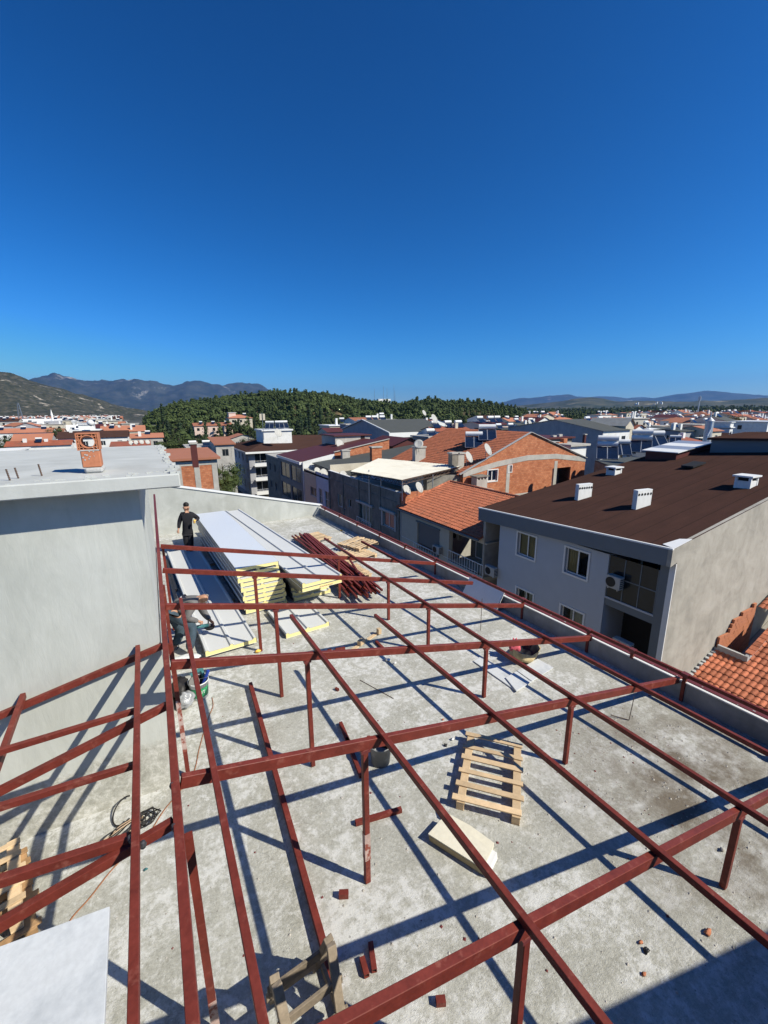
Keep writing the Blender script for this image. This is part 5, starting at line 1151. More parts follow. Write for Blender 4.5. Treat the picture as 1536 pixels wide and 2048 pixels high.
# light well: bricks laid one by one
def bricks(parent, F, u0, u1, z0, z1, bw=.29, bh=.19, d=.09, mat='terracotta', top=None, maxn=300, jo=.014):
    n = 0; row = 0; z = z0; ME = {}
    while z < z1-.01:
        u = u0-(bw/2 if row % 2 else 0)
        while u < u1:
            a = max(u, u0); b = min(u+bw-jo, u1)
            if b-a > .04 and (top is None or top((a+b)/2) > z+bh*.6):
                key = round(b-a, 2); e = rr.uniform(-.006, .006)
                if key not in ME: q = MB(); q.box((-key/2, 0, 0), (key/2, d, bh-jo)); ME[key] = q.mesh('brick', mat)
                c = F.P((a+b)/2, z, e); o = bpy.data.objects.new('brick', ME[key]); COL.objects.link(o); o.parent = parent; o.location = c-Vector(parent.location); o.rotation_euler = (0, 0, math.atan2(F.u.y, F.u.x)); n += 1
            u += bw
        z += bh; row += 1
Fp = Face((PX0, PY1-.1), (1, 0), o7); zp0 = p7.z+(PX0-19.6)*s7-1.3
bricks(h7, Fp, 0, PX1-PX0, zp0+.0, p7.z+(PX1-19.6)*s7+.7, top=lambda u: p7.z+(PX0+u-19.6)*s7+.55-.12*math.sin(u*3), mat='terracotta')
Fq = Face((PX0, PY0), (1, 0), o7); mb = MB(o7); zA = p7.z+(PX0-19.6)*s7; zB = p7.z+(PX1-19.6)*s7
mb.prism([V(PX0-.12, PY0-.12, zA-1.5), V(PX1, PY0-.12, zB-2.4), V(PX1, PY0-.12, zB+.32), V(PX0-.12, PY0-.12, zA+.26)], (0, .12, 0)); mb.build('well_curb', 'cement', h7)
mb = MB(o7); mb.box((PX0-.12, PY0, zA-1.5), (PX0, PY1-.1, zA+.26)); mb.build('well_curb', 'cement', h7)
for k in range(11):
    x = PX0+.05+k*.28; z = p7.z+(x-19.6)*s7+.3; mb = MB(o7); mb.hexa([V(x, PY0-.2, z), V(x+.25, PY0-.2, z+.09), V(x+.25, PY0+.06, z+.09), V(x, PY0+.06, z)], [V(x, PY0-.2, z+.05), V(x+.25, PY0-.2, z+.14), V(x+.25, PY0+.06, z+.14), V(x, PY0+.06, z+.05)]); mb.build('coping_tile', 'tile', h7)

# ================================================================== B2: small cream house, orange tiled gable roof
h2 = thing('cream_house', 'cream clapboard house with an orange tiled gable roof, right of the old grey block', 'building', (17, 24, GZ)); o2 = h2.location.copy()
Y0, Y1 = 19.2, 28.6; rx = 22.0; rzz = -1.28; ex_ = 16.72; ezz = -2.95
F = Face((17, Y1-.1), (0, -1), o2); u2 = lambda y: Y1-.1-y
hs_ = []; 
sh = pxwin(F, 17, u2, ((835, 1043), (880, 1054), (836, 1096))); op = pxwin(F, 17, u2, ((899, 1062), (969, 1080), (899, 1122)))
F.wall(h2, 'beige_siding', 0, Y1-.1-Y0, GZ, ezz+.02, [sh, op], depth=.3); clap(h2, F, 0, Y1-.1-Y0, -9, ezz, [sh, op], 'beige_siding', .42)
mb = MB(o2); F.slab(mb, sh[0], sh[1], sh[2]+.4, sh[3], .1, .14); 
b_ = mb.build('roller_shutter', 'shutter', h2)
mb = MB(o2)
for k in range(22): z = sh[2]+.42+k*(sh[3]-sh[2]-.45)/22; F.slab(mb, sh[0]+.02, sh[1]-.02, z, z+.05, .092, .1)
mb.build('shutter_slats', 'shutter', b_)['kind'] = 'stuff'
mb = MB(o2); F.slab(mb, sh[0]-.08, sh[1]+.08, sh[3], sh[3]+.09, -.12, .05); mb.build('shutter_box', 'fascia_grey', h2)
rail_bars(F, h2, sh[0]-.05, sh[1]+.05, sh[2]-.5, 1.0, -.3, 'white_paint', 9)
rail_bars(F, h2, op[0]-.05, op[1]+.05, op[2]-.05, .85, -.04, 'white_paint', 14)
mb = MB(o2); F.slab(mb, op[0]-.1, op[1]+.1, op[2]-.3, op[2], -.1, 2.2); mb.build('balcony_slab', 'beige_siding', h2)
mb = MB(o2); F.slab(mb, op[0]-.1, op[1]+.1, op[2], op[3]+.1, 2.0, 2.1); mb.build('recess_wall', 'old_facade', h2)
mb = MB(o2); F.slab(mb, op[0]-.2, op[1]+.2, op[3]+.02, op[3]+.1, .02, 2.2); mb.build('balcony_ceiling', 'beige_siding', h2)
for k in (0.15, .42, .7): F2 = Face(F.P(0, 0, 1.9)[:2], (0, -1), o2); F2.window(h2, (op[0]+k*(op[1]-op[0]), op[0]+(k+.22)*(op[1]-op[0]), op[2]+.1, op[3]-.2), mull=0, depth=.05, curtain=[(0, .8, 'curtain_white')])
mb = MB(o2); F.slab(mb, 0, Y1-Y0-.1, ezz-.75-1.6, ezz-.72-1.6, -.03, 0); mb.build('string_course', 'white_paint', h2)
p = atx(877, 1098, 16.9); ac_unit(V(16.95, p.y, p.z-.3), 'white air conditioner beside the roller shutter of the cream house')
p = atx(985, 1140, 16.9); ac_unit(V(16.95, p.y, p.z-.3), 'air conditioner in the dark gap right of the cream house balcony')
p = atx(915, 1072, 18.5); ac_unit(V(18.6, p.y, p.z-.2), 'air conditioner hanging inside the dark balcony of the cream house')
# roof: both slopes of tiles
es_ = V(rx-ex_, 0, rzz-ezz); ns_ = int(es_.length/.34)+1
tiled(h2, V(ex_, Y0-.35, ezz+.0), (0, 1, 0), es_, int((Y1-Y0+.6)/.21), ns_, pitch_s=es_.length/ns_, maxobj=0, rseed=5)
mb = MB(o2); mb.hexa([V(ex_, Y0-.3, ezz-.1), V(rx, Y0-.3, rzz-.1), V(rx, Y1+.25, rzz-.1), V(ex_, Y1+.25, ezz-.1)], [V(ex_, Y0-.3, ezz), V(rx, Y0-.3, rzz), V(rx, Y1+.25, rzz), V(ex_, Y1+.25, ezz)]); mb.build('roof_deck', 'tile_rust', h2)
mb = MB(o2); mb.add([V(rx, Y0-.3, rzz-.02), V(rx+5, Y0-.3, ezz), V(rx+5, Y1+.25, ezz), V(rx, Y1+.25, rzz-.02)], [(0, 1, 2, 3)]); mb.build('rear_slope', 'tile_rust', h2)
def ridge_tiles(parent, a, b, r=.11, step=.34, mat='tile', name='ridge_tile', maxn=60):
    d = (b-a); n = max(1, int(d.length/step)); d.normalize()
    base_ = MB(); base_.cyl((0, 0, 0), (0, step*1.08, .015), r, 10, r*.88); me = base_.mesh(name, mat)
    for i in range(min(n, maxn)):
        o = bpy.data.objects.new(name, me); COL.objects.link(o); o.parent = parent; M = Matrix((d.cross(V(0, 0, 1)).normalized(), d, d.cross(V(0, 0, 1)).normalized().cross(d))).transposed().to_4x4(); M.translation = a+d*(i*step)-Vector(parent.location); o.matrix_local = M
ridge_tiles(h2, V(rx, Y0-.3, rzz+.03), V(rx, Y1+.3, rzz+.03)); ridge_tiles(h2, V(ex_, Y1+.2, ezz+.05), V(rx, Y1+.2, rzz+.05), .12)
mb = MB(o2); mb.cyl(V(ex_-.05, Y0-.3, ezz-.1), V(ex_-.05, Y1+.3, ezz-.1), .07, 8); mb.build('gutter', 'shutter', h2)
mb = MB(o2); mb.prism([V(17, Y1+.15, GZ), V(27, Y1+.15, GZ), V(27, Y1+.15, ezz-.2), V(rx, Y1+.15, rzz-.12), V(17, Y1+.15, ezz-.12)], (0, -.2, 0)); mb.build('gable', 'pale_concrete', h2)
# chimney behind its ridge
c = aty(958, 985, 29.3); z1c = aty(958, 951, 29.3).z
ch2 = thing('chimney', 'boxy grey chimney with slotted top in front of the brick wall, behind the orange roof', 'chimney', (c.x, 29.3, -3)); mb = MB(ch2.location)
mb.box((c.x-.62, 28.95, -4), (c.x+.62, 29.7, z1c-.35)); mb.build('shaft', 'pale_concrete', ch2)
mb = MB(ch2.location)
for i in range(4): mb.box((c.x-.62+i*.36, 28.96, z1c-.348), (c.x-.46+i*.36, 29.69, z1c-.1))
mb.build('slot_piers', 'pale_concrete', ch2); mb = MB(ch2.location); mb.box((c.x-.4, 29.05, z1c-.349), (c.x+.4, 29.6, z1c-.101)); mb.build('dark_opening', 'dark_inside', ch2)
mb = MB(ch2.location); mb.box((c.x-.75, 28.85, z1c-.099), (c.x+.75, 29.8, z1c)); mb.build('cap', 'old_facade', ch2)

# ================================================================== B3: old grey facade, terrace with corrugated canopy
h3 = thing('old_block', 'old stained grey apartment block with window awnings, left of the cream house', 'building', (17, 36, GZ)); o3 = h3.location.copy()
Ya, Yb = 28.75, 44.6; F = Face((17, Yb), (0, -1), o3); u3 = lambda y: Yb-y
W3 = [((675, 987), (690, 992), (677, 1012)), ((718, 1005), (744, 1014), (720, 1040)), ((766, 1021), (789, 1028), (766, 1049)), ((697, 997), (702, 999), (697, 1013))]
H3 = [pxwin(F, 17, u3, w) for w in W3]; zt3 = -2.1
F.wall(h3, 'old_facade', 0, Yb-Ya, GZ, zt3, H3, depth=.22)
for i, h in enumerate(H3): F.window(h3, h, mull=[1, 3, 1, 0][i], curtain=[(0, .9, 'curtain_white')] if i != 3 else None, depth=.12, frame='white_plastic', fw=.05, surround=('dish', .05) if i == 2 else None)
for i in (1, 2):
    h = H3[i]; mb = MB(o3); F.slab(mb, h[0]-.35, h[1]+.35, h[3]+.05, h[3]+.28, -.22, 0); mb.build('shutter_box', 'dish', h3, bevel=.03)
h = H3[2]
for a, b in ((h[0]-.32, h[0]-.02), (h[1]+.02, h[1]+.32)): mb = MB(o3); F.slab(mb, a, b, h[2]-.1, h[3]+.0, -.06, -.01); mb.build('shutter_leaf', 'dish', h3)
rail_bars(F, h3, H3[1][0]-.1, H3[1][1]+.1, H3[1][2]-.35, .75, -.25, 'white_paint', 8)
for y in (28.95, 32.2, 36.6, 40.5, 44.4):
    mb = MB(o3); F.slab(mb, u3(y)-.12, u3(y)+.12, GZ, zt3+.35, -.09, 0); mb.build('pilaster', 'old_facade', h3)
mb = MB(o3); F.slab(mb, 0, Yb-Ya, zt3, zt3+.32, 0, .22); mb.build('terrace_parapet', 'old_facade', h3)
mb = MB(o3); F.slab(mb, 0, Yb-Ya, zt3+.322, zt3+.37, -.03, .25); mb.build('parapet_cap', 'white_wall', h3)
mb = MB(o3); F.slab(mb, 0, Yb-Ya, zt3-.6, zt3-.5, -.06, 0); mb.build('string_course', 'old_facade', h3)
y_ = u3(34.1); mb = MB(o3); mb.cyl(F.P(y_, GZ, -.12), F.P(y_, zt3+1.6, -.12), .06, 8); mb.build('drainpipe', 'galv', h3)
# terrace floor, rear room, dark back
mb = MB(o3); mb.box((17.2, Ya, zt3-.5), (27, Yb, zt3-.3)); mb.build('terrace_slab', 'pale_concrete', h3)
mb = MB(o3); mb.box((20.5, 31, zt3-.3), (20.7, 41, -.95)); mb.build('room_wall', 'blue_wall', h3)
mb = MB(o3); mb.box((20.7, 30.4, zt3-.3), (26.0, 42, -1.0)); mb.build('rear_room', 'old_facade', h3)
for (pa, pb) in (((760, 925), (800, 950)),): pass
mb = MB(o3); mb.box((17.05, Ya-.02, GZ), (24, Ya+.2, zt3+.3)); mb.build('end_wall', 'brick_wall', h3)
# canopy: corrugated sheets, each its own
cn = thing('canopy', 'cream corrugated canopy on thin steel posts over the terrace of the old grey block', 'canopy', (20, 36, -.6)); oc = cn.location.copy()
Q = [V(15.9, 36.0, -.78), V(16.9, 28.3, -.62), V(25.0, 31.0, -.35), V(21.9, 41.8, -.45)]
def bil(s, t): return (Q[0]*(1-s)+Q[3]*s)*(1-t)+(Q[1]*(1-s)+Q[2]*s)*t
ns = 9
for k in range(ns):
    mb = MB(oc); n = 24; vs = []
    for e in (0, 1):
        for i in range(n+1): t_ = (k+i/n)/ns; p = bil(e, t_); p.z += .035*math.sin(i/n*2*math.pi*6)+.008*(k % 2); vs.append(p)
    mb.add(vs, [(i, i+1, i+n+2, i+n+1) for i in range(n)]); mb.build('corrugated_sheet', 'corrugated', cn, smooth=True)
mb = MB(oc); E_ = [V(18.4, 40.9, -.4), V(21.8, 42.1, -.38), V(21.9, 41.6, -.38), V(16.0, 36.1, -.75)]
for (s0, t0, s1, t1) in ((0, 0, 0, 1), (1, 0, 1, 1), (.5, 0, .5, 1), (0, .99, 1, .99), (0, .01, 1, .01), (0, .5, 1, .5)):
    a_ = bil(s0, t0)-V(0, 0, .09); b_ = bil(s1, t1)-V(0, 0, .09); o = MB(oc); o.beam(a_, b_, .05, .06); 
    a2 = a_-V(0, 0, .3); b2 = b_-V(0, 0, .3)
    if s0 != s1 or s0 == 0:
        o.beam(a2, b2, .04, .04); n = 14
        for i in range(n): p1 = a_.lerp(b_, i/n); p2 = a2.lerp(b2, (i+.5)/n); p3 = a_.lerp(b_, (i+1)/n); o.beam(p1, p2, .025, .025); o.beam(p2, p3, .025, .025)
    o.build('truss', 'rust', cn)
for (s, t_) in ((0.02, .02), (.02, .5), (.02, .97), (.5, .98), (.97, .97), (.97, .03)): p = bil(s, t_); o = MB(oc); o.cyl(V(max(p.x, 17.1), p.y, zt3-.3), V(max(p.x, 17.1), p.y, p.z-.1), .045, 8); o.build('post', 'galv', cn)
def dpx(px, py, X, r, lb, **k): p = atx(px, py, X); return dish(p, r, lb, **k)
dpx(813, 980, 17.5, .42, 'left of two white dishes under the canopy edge'); dpx(838, 975, 18, .42, 'right of two white dishes under the canopy edge')
dpx(635, 943, 17.3, .5, 'leftmost of three dishes on the parapet by the blue-white wall'); dpx(648, 946, 17.3, .5, 'middle of three dishes on the parapet by the blue-white wall'); dpx(687, 952, 17.5, .55, 'dish leaning at the left end of the canopy')
# B3b beige part + pale blue wall further along
h3b = thing('beige_block', 'narrow beige and pale blue block with tall barred windows, left of the old grey block', 'building', (17, 48, GZ)); ob = h3b.location.copy()
Ya, Yb = 44.7, 53.6; F = Face((17, Yb), (0, -1), ob); ub3 = lambda y: Yb-y
W_ = [pxwin(F, 17, ub3, w) for w in (((620, 972), (633, 976), (621, 990)), ((637, 976), (644, 979), (638, 1006)), ((649, 981), (658, 984), (650, 1014)))]
F.wall(h3b, 'beige_siding', 0, 4.6, GZ, -2.55, W_[:1], depth=.2); F.wall(h3b, 'blue_wall', 4.6, 8.9, GZ, -2.35, [w for w in W_[1:]], depth=.2)
for i, w in enumerate(W_): F.window(h3b, w, mull=1, curtain=[(.1, .8, 'curtain_white')], frame='white_plastic', fw=.06, transom=.5 if i else None)
mb = MB(ob); mb.box((17, Ya, -2.9), (26, Yb, -2.7)); mb.build('roof', 'pale_concrete', h3b)
mb = MB(ob); mb.box((17.25, Ya, -2.7), (27, Ya+.2, -1.2)); mb.build('back_wall', 'cream_wall', h3b)
mb = MB(ob); mb.box((17.02, Yb-.2, GZ), (27, Yb, -2.56)); mb.build('party_wall', 'pale_concrete', h3b)
# maroon / dark gable roofs between (behind canopy)
mb = thing('dark_roofed_house', 'house with a low dark grey roof and stubby chimneys behind the canopy', 'building', (24, 48, GZ)); on = mb.location.copy(); hd = mb
m2 = MB(on); m2.hexa([V(18.5, 43, GZ), V(40, 43, GZ), V(40, 53.5, GZ), V(18.5, 53.5, GZ)], [V(18.5, 43, -2.3), V(40, 43, .4), V(40, 53.5, .4), V(18.5, 53.5, -2.0)]); m2.build('wall', 'old_facade', hd)
m2 = MB(on); m2.hexa([V(18.2, 42.8, -2.28), V(40.2, 42.8, .42), V(40.2, 53.6, .42), V(18.2, 53.6, -1.98)], [V(18.2, 42.8, -2.18), V(40.2, 42.8, .52), V(40.2, 53.6, .52), V(18.2, 53.6, -1.88)]); m2.build('roof', 'dark_roof', hd)
def stub_chimney(px, py0, py1, Y, w, label, mat='pale_concrete', brick=False, d=.6):
    a = aty(px, py0, Y); b = aty(px, py1, Y); t = thing('chimney', label, 'chimney', (a.x, Y, a.z)); m_ = MB(t.location); m_.box((a.x-w/2, Y, a.z-1.2), (a.x+w/2, Y+d, b.z-.15)); m_.build('shaft', mat, t)
    m_ = MB(t.location); m_.box((a.x-w/2-.08, Y-.08, b.z-.148), (a.x+w/2+.08, Y+d+.08, b.z)); m_.build('cap', 'pale_concrete', t)
stub_chimney(693, 922, 900, 52.5, 1.1, 'grey rendered chimney standing against the long brick parapet'); stub_chimney(754, 920, 893, 45, 1.3, 'broken brick chimney behind the far corner of the canopy', 'brick_wall')
stub_chimney(766, 903, 888, 56, 1.1, 'pale chimney with slots beyond the broken brick one')
# ================================================================== B4: big brick gable
h4 = thing('brick_gable_house', 'unplastered brick house with a broad gable, concrete band and red tiled roof', 'building', (32, 34, GZ)); o4 = h4.location.copy()
Y4 = 30.0; xL, xR, xA = 24.35, 41.1, 32.5; zL, zR, zA = -.85, -.45, 2.5; YE = 43.5
F = Face((xL, Y4), (1, 0), o4); bx = lambda px, py: aty(px, py, Y4)
w1 = (bx(976, 940).x-xL, bx(995, 940).x-xL, bx(985, 962).z, bx(985, 940).z); w2 = (bx(1016, 940).x-xL, bx(1023, 940).x-xL, bx(1019, 944).z, -.53)
w1 = (w1[0], w1[1], w1[2], min(w1[3], -.53))
door = (bx(1104, 950).x-xL, bx(1140, 950).x-xL, bx(1120, 955).z, bx(1120, 922).z+.2)
zc0 = -.5
F.wall(h4, 'brick_wall', 0, .85, GZ, zL, [])
F.wall(h4, 'brick_wall', .85, xR-xL, GZ, zc0, [w1, w2, (door[0], door[1], -3.4, -1.25)], depth=.25)
F.window(h4, w1, mull=1, curtain=[(0, 1, 'curtain_white')], surround=('white_paint', .08), fw=.07); F.window(h4, w2, mull=0, curtain=[(0, 1, 'curtain_white')], surround=('white_paint', .06), fw=.07)
mb = MB(o4); F.slab(mb, door[0], door[1], -3.4, -1.25, 1.4, 1.5); mb.build('recess_wall', 'old_facade', h4)
mb = MB(o4); F.slab(mb, door[0]-.3, door[0]+.6, -3.4, -2.3, .1, .2); mb.build('balcony_panel', 'pale_concrete', h4)
# gable triangle above a bowed concrete band
band_top = [(0, -.75), (4, -.05), (8, .32), (12, .25), (xR-xL, -.35)]
mb = MB(o4)
for (u0, z0_), (u1, z1_) in zip(band_top[:-1], band_top[1:]):
    mb.hexa([F.P(u0, z0_-.5, -.03), F.P(u1, z1_-.5, -.03), F.P(u1, z1_-.5, .1), F.P(u0, z0_-.5, .1)], [F.P(u0, z0_, -.03), F.P(u1, z1_, -.03), F.P(u1, z1_, .1), F.P(u0, z0_, .1)])
mb.build('concrete_band', 'pale_concrete', h4)
mb = MB(o4); mb.prism([F.P(.86, zc0+.001, 0), F.P(xR-xL, zc0+.001, 0), F.P(xR-xL, zR-.02, 0), F.P(xA-xL, zA, 0)], (0, .22, 0)); mb.build('gable', 'brick_wall', h4)
for px in (1016, 1110): u = bx(px, 950).x-xL; mb = MB(o4); F.slab(mb, u-.22, u+.22, GZ, zc0, -.02, .2); mb.build('column', 'pale_concrete', h4)
mb = MB(o4); F.slab(mb, 1.8, xR-xL, -3.9, -3.42, -.025, .2); mb.build('lower_beam', 'pale_concrete', h4)
for (u, z) in ((11.0, -2.8), ) : mb = MB(o4); mb.add([F.P(u+rr.uniform(-1, 1)*.8, z+rr.uniform(-.25, .25), -.012) for _ in range(3)], [(0, 1, 2)])
mb = MB(o4); mb.box((xL+.02, Y4+.25, GZ), (xL+.25, YE, zL)); mb.build('left_wall', 'brick_wall', h4)
mb = MB(o4); mb.box((xR-.25, Y4+.25, GZ), (xR, YE, zR)); mb.build('right_wall', 'brick_wall', h4)
eu = V(xA-(xL-.5), 0, zA-(zL-.2)); ns_ = int(eu.length/.34)
tiled(h4, V(xL-.5, Y4-.05, zL-.2), (0, 1, 0), eu, int((YE-Y4)/.21), ns_, pitch_s=eu.length/ns_, rseed=8)
mb = MB(o4); mb.add([V(xL-.5, Y4, zL-.22), V(xA, Y4, zA-.02), V(xA, YE, zA-.02), V(xL-.5, YE, zL-.22)], [(0, 1, 2, 3)]); mb.add([V(xA, Y4+.02, zA-.0), V(xR, Y4+.02, zR), V(xR, YE, zR), V(xA, YE, zA)], [(0, 1, 2, 3)]); mb.build('roof_deck', 'tile_rust', h4)
mb = MB(o4); mb.beam(V(xL-.45, Y4-.04, zL-.1), V(xA, Y4-.04, zA+.06), .25, .05); mb.beam(V(xR+.1, Y4-.04, zR+.02), V(xA, Y4-.04, zA+.06), .25, .05); mb.build('verge_mortar', 'cement', h4)
def rz4(x): return zL+(x-xL)*(zA-zL)/(xA-xL)
def r4(px, py): return atpl(px, py, (xL, 0, zL), V(-(zA-zL)/(xA-xL), 0, 1))
p = r4(948, 897); heater(p+V(0, 0, -.1), R(-38), 'nearer solar heater on the red tiled roof, left of the round dish', .95); p = r4(975, 884); heater(p, R(-38), 'farther solar heater on the red tiled roof', .95)
dish(bx(972, 899)+V(0, -.2, 0), .55, 'large round dish on the slope of the brick gable'); dish(bx(933, 914)+V(0, -.3, 0), .5, 'dish at the left foot of the brick gable, beside the ribbed chimney')
stub_chimney(841, 909, 893, 38, 1.3, 'square chimney with openings on the red tiled roof, a dish on it', 'pale_concrete'); dish(aty(834, 888, 38)+V(0, -.3, 0), .5, 'tilted dish on the square roof chimney', dirn=(-.5, -.6, .6))
stub_chimney(910, 935, 905, 31, .7, 'left of the twin ribbed chimneys at the corner of the brick gable', 'old_facade'); stub_chimney(922, 935, 905, 31, .7, 'right of the twin ribbed chimneys at the corner of the brick gable', 'pale_concrete')
# ================================================================== MIDDLE DISTANCE
from mathutils import noise as mnoise
HR = random.Random(21)
BOX_ME = {}
def house(pc, py, D, w, l, h, wall, roof, kind='gx', label='', rh=1.6, win=True, oh=.35, loc=None, group=None, extras=None, cat='building', name='house', zb=None):
    """pc,py,D: where the near lower corner of the roof stands; w > 0 grows to the right of it, w < 0 to the left; l away"""
    c = atd(pc, py, D) if loc is None else Vector(loc); x0, x1 = (c.x, c.x+w) if w > 0 else (c.x+w, c.x); y0, y1 = c.y, c.y+l; zt = c.z; z0 = GZ if zb is None else zb
    t = thing(name, label, cat, ((x0+x1)/2, (y0+y1)/2, z0), 0, group); o = t.location.copy(); W_ = x1-x0
    near = D < 140
    def holes(n, L, hz0=None):
        out = []
        for s in range(3 if near else 2):
            zz_ = zt-1.0-s*3-.0
            for i in range(n): u = L*(i+.5)/n; out.append((u-.55, u+.55, zz_-1.25, zz_))
        return out
    nf = max(1, int(W_/3.4)); Ff = Face((x0, y0), (1, 0), o)
    xs = x0 if c.x > 0 else x1
    Fs = Face((x0, y1), (0, -1), o) if c.x > 0 else Face((x1, y0), (0, 1), o)
    hf = holes(nf, W_) if win else []; hs = holes(max(1, int(l/3.6)), l) if win else []
    if near:
        Ff.wall(t, wall, 0, W_, z0, zt, hf, depth=.15); Fs.wall(t, wall, 0, l, z0, zt, hs, depth=.15)
        for F_, H_ in ((Ff, hf), (Fs, hs)):
            for h_ in H_:
                if HR.random() < .88: F_.window(t, h_, frame=HR.choice(['white_plastic', 'white_plastic', 'shutter']), depth=.12, glass='dark_glass', fw=.07)
                else: mb = MB(o); F_.slab(mb, h_[0], h_[1], h_[2], h_[3], .1, .14); mb.build('shutter', 'dish', t)
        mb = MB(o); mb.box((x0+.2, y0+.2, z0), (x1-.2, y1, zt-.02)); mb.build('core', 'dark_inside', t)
    else:
        mb = MB(o); mb.box((x0, y0, z0), (x1, y1, zt)); mb.build('wall', wall, t)
        if win:
            for F_, H_ in ((Ff, hf), (Fs, hs)):
                for h_ in H_:
                    if HR.random() < .85:
                        key = 'w'+('y' if F_ is Ff else 'x')
                        if key not in BOX_ME: q = MB(); q.box((-.55, -.04, -.62), (.55, .04, .62)); BOX_ME[key] = q.mesh('window', 'dark_glass')
                        ob = link('window', BOX_ME[key], t, F_.P((h_[0]+h_[1])/2, (h_[2]+h_[3])/2)-o, (0, 0, math.atan2(F_.u.y, F_.u.x)))
    mb = MB(o); a0, a1, b0, b1 = x0-oh, x1+oh, y0-oh, y1+oh; z = zt
    if kind == 'gx':
        m_ = (y0+y1)/2; mb.add([V(a0, b0, z), V(a1, b0, z), V(a1, m_, z+rh), V(a0, m_, z+rh), V(a1, b1, z), V(a0, b1, z)], [(0, 1, 2, 3), (3, 2, 4, 5)]); mb.add([V(a0, b0, z-.12), V(a1, b0, z-.12), V(a1, b0, z), V(a0, b0, z)], [(0, 1, 2, 3)])
        g_ = MB(o); g_.add([V(x0, y0, z), V(x0, y1, z), V(x0, m_, z+rh-.05)], [(0, 2, 1)]); g_.add([V(x1, y0, z), V(x1, y1, z), V(x1, m_, z+rh-.05)], [(0, 1, 2)]); g_.build('gable', wall, t)
    elif kind == 'gy':
        m_ = (x0+x1)/2; mb.add([V(a0, b0, z), V(m_, b0, z+rh), V(a1, b0, z), V(a0, b1, z), V(m_, b1, z+rh), V(a1, b1, z)], [(0, 1, 4, 3), (1, 2, 5, 4)])
        g_ = MB(o); g_.add([V(x0, y0, z), V(x1, y0, z), V(m_, y0, z+rh-.05)], [(0, 1, 2)]); g_.build('gable', wall, t)
    elif kind == 'hip':
        m_ = (y0+y1)/2; k = min(l/2, W_/2)*.9; mb.add([V(a0, b0, z), V(a1, b0, z), V(a1, b1, z), V(a0, b1, z), V(a0+k, m_, z+rh), V(a1-k, m_, z+rh)], [(0, 1, 5, 4), (1, 2, 5), (2, 3, 4, 5), (3, 0, 4)]); mb.box((a0, b0, z-.15), (a1, b0+.02, z-.001))
    elif kind == 'shed':
        mb.add([V(a0, b0, z), V(a1, b0, z), V(a1, b1, z+rh), V(a0, b1, z+rh)], [(0, 1, 2, 3)]); mb.box((a0, b0-.02, z-.2), (a1, b0, z))
    else:
        mb.box((a0, b0, z), (a1, b1, z+.25))
    mb.build('roof', roof, t)
    for e in (extras or ()): e(t, o, x0, x1, y0, y1, zt, rh)
    return t
def tanks(n, seed, s=1, panel=True):
    r = random.Random(seed)
    def f(t, o, x0, x1, y0, y1, zt, rh):
        for i in range(n):
            x = x0+(x1-x0)*(i+.5)/n+r.uniform(-.4, .4); y = y0+(y1-y0)*r.uniform(.25, .5); z = zt+rh*.6
            mb = MB(o); mb.cyl(V(x-.9*s, y, z+1.3*s), V(x+.9*s, y, z+1.3*s), .32*s, 12); mb.build('water_tank', 'white_plastic', t)
            if panel: mb = MB(o); mb.hexa([V(x-.9*s, y-1.5*s, z+.1), V(x+.9*s, y-1.5*s, z+.1), V(x+.9*s, y-.1, z+1.1*s), V(x-.9*s, y-.1, z+1.1*s)], [V(x-.9*s, y-1.5*s, z+.16), V(x+.9*s, y-1.5*s, z+.16), V(x+.9*s, y-.1, z+1.16*s), V(x-.9*s, y-.1, z+1.16*s)]); mb.build('solar_collector', 'solar', t)
            mb = MB(o); mb.beam(V(x-.6*s, y, zt), V(x-.6*s, y, z+1.1*s), .06, .06); mb.beam(V(x+.6*s, y, zt), V(x+.6*s, y, z+1.1*s), .06, .06); mb.build('tank_stand', 'steel', t)
    return f
def chims(n, seed, mat='white_wall'):
    r = random.Random(seed)
    def f(t, o, x0, x1, y0, y1, zt, rh):
        for i in range(n):
            x = r.uniform(x0+.6, x1-.6); y = r.uniform(y0+1, (y0+y1)/2); mb = MB(o); mb.box((x-.35, y-.3, zt), (x+.35, y+.3, zt+rh+r.uniform(.3, 1))); mb.build('chimney', mat, t)
    return f
def penthouse(fx0, fx1, fy0, fy1, h, wall='white_wall'):
    def f(t, o, x0, x1, y0, y1, zt, rh):
        mb = MB(o); mb.box((x0+(x1-x0)*fx0, y0+(y1-y0)*fy0, zt-.2), (x0+(x1-x0)*fx1, y0+(y1-y0)*fy1, zt+h)); mb.build('stair_house', wall, t)
        mb = MB(o); mb.box((x0+(x1-x0)*fx0-.3, y0+(y1-y0)*fy0-.3, zt+h+.002), (x0+(x1-x0)*fx1+.3, y0+(y1-y0)*fy1+.3, zt+h+.2)); mb.build('stair_house_roof', 'white_paint', t)
    return f
def ringbeam(mat='pale_concrete', cols=3):
    def f(t, o, x0, x1, y0, y1, zt, rh):
        for k in range(cols): x = x0+(x1-x0-.5)*k/(cols-1); mb = MB(o); mb.box((x, y0-.03, GZ), (x+.5, y0+.2, zt-.01)); mb.build('column', mat, t)
        for z in (zt-.75, zt-3.6): mb = MB(o); mb.box((x0-.02, y0-.025, z), (x1+.02, y0+.2, z+.4)); mb.build('beam', mat, t)
    return f
def fasc(h=.6, mat='white_paint'):
    def f(t, o, x0, x1, y0, y1, zt, rh):
        mb = MB(o); mb.box((x0-.45, y0-.45, zt-h), (x1+.45, y0-.36, zt+.12)); mb.box((x0-.45, y0-.36, zt-h), (x0-.37, y1+.4, zt+.12)); mb.build('fascia', mat, t)
    return f
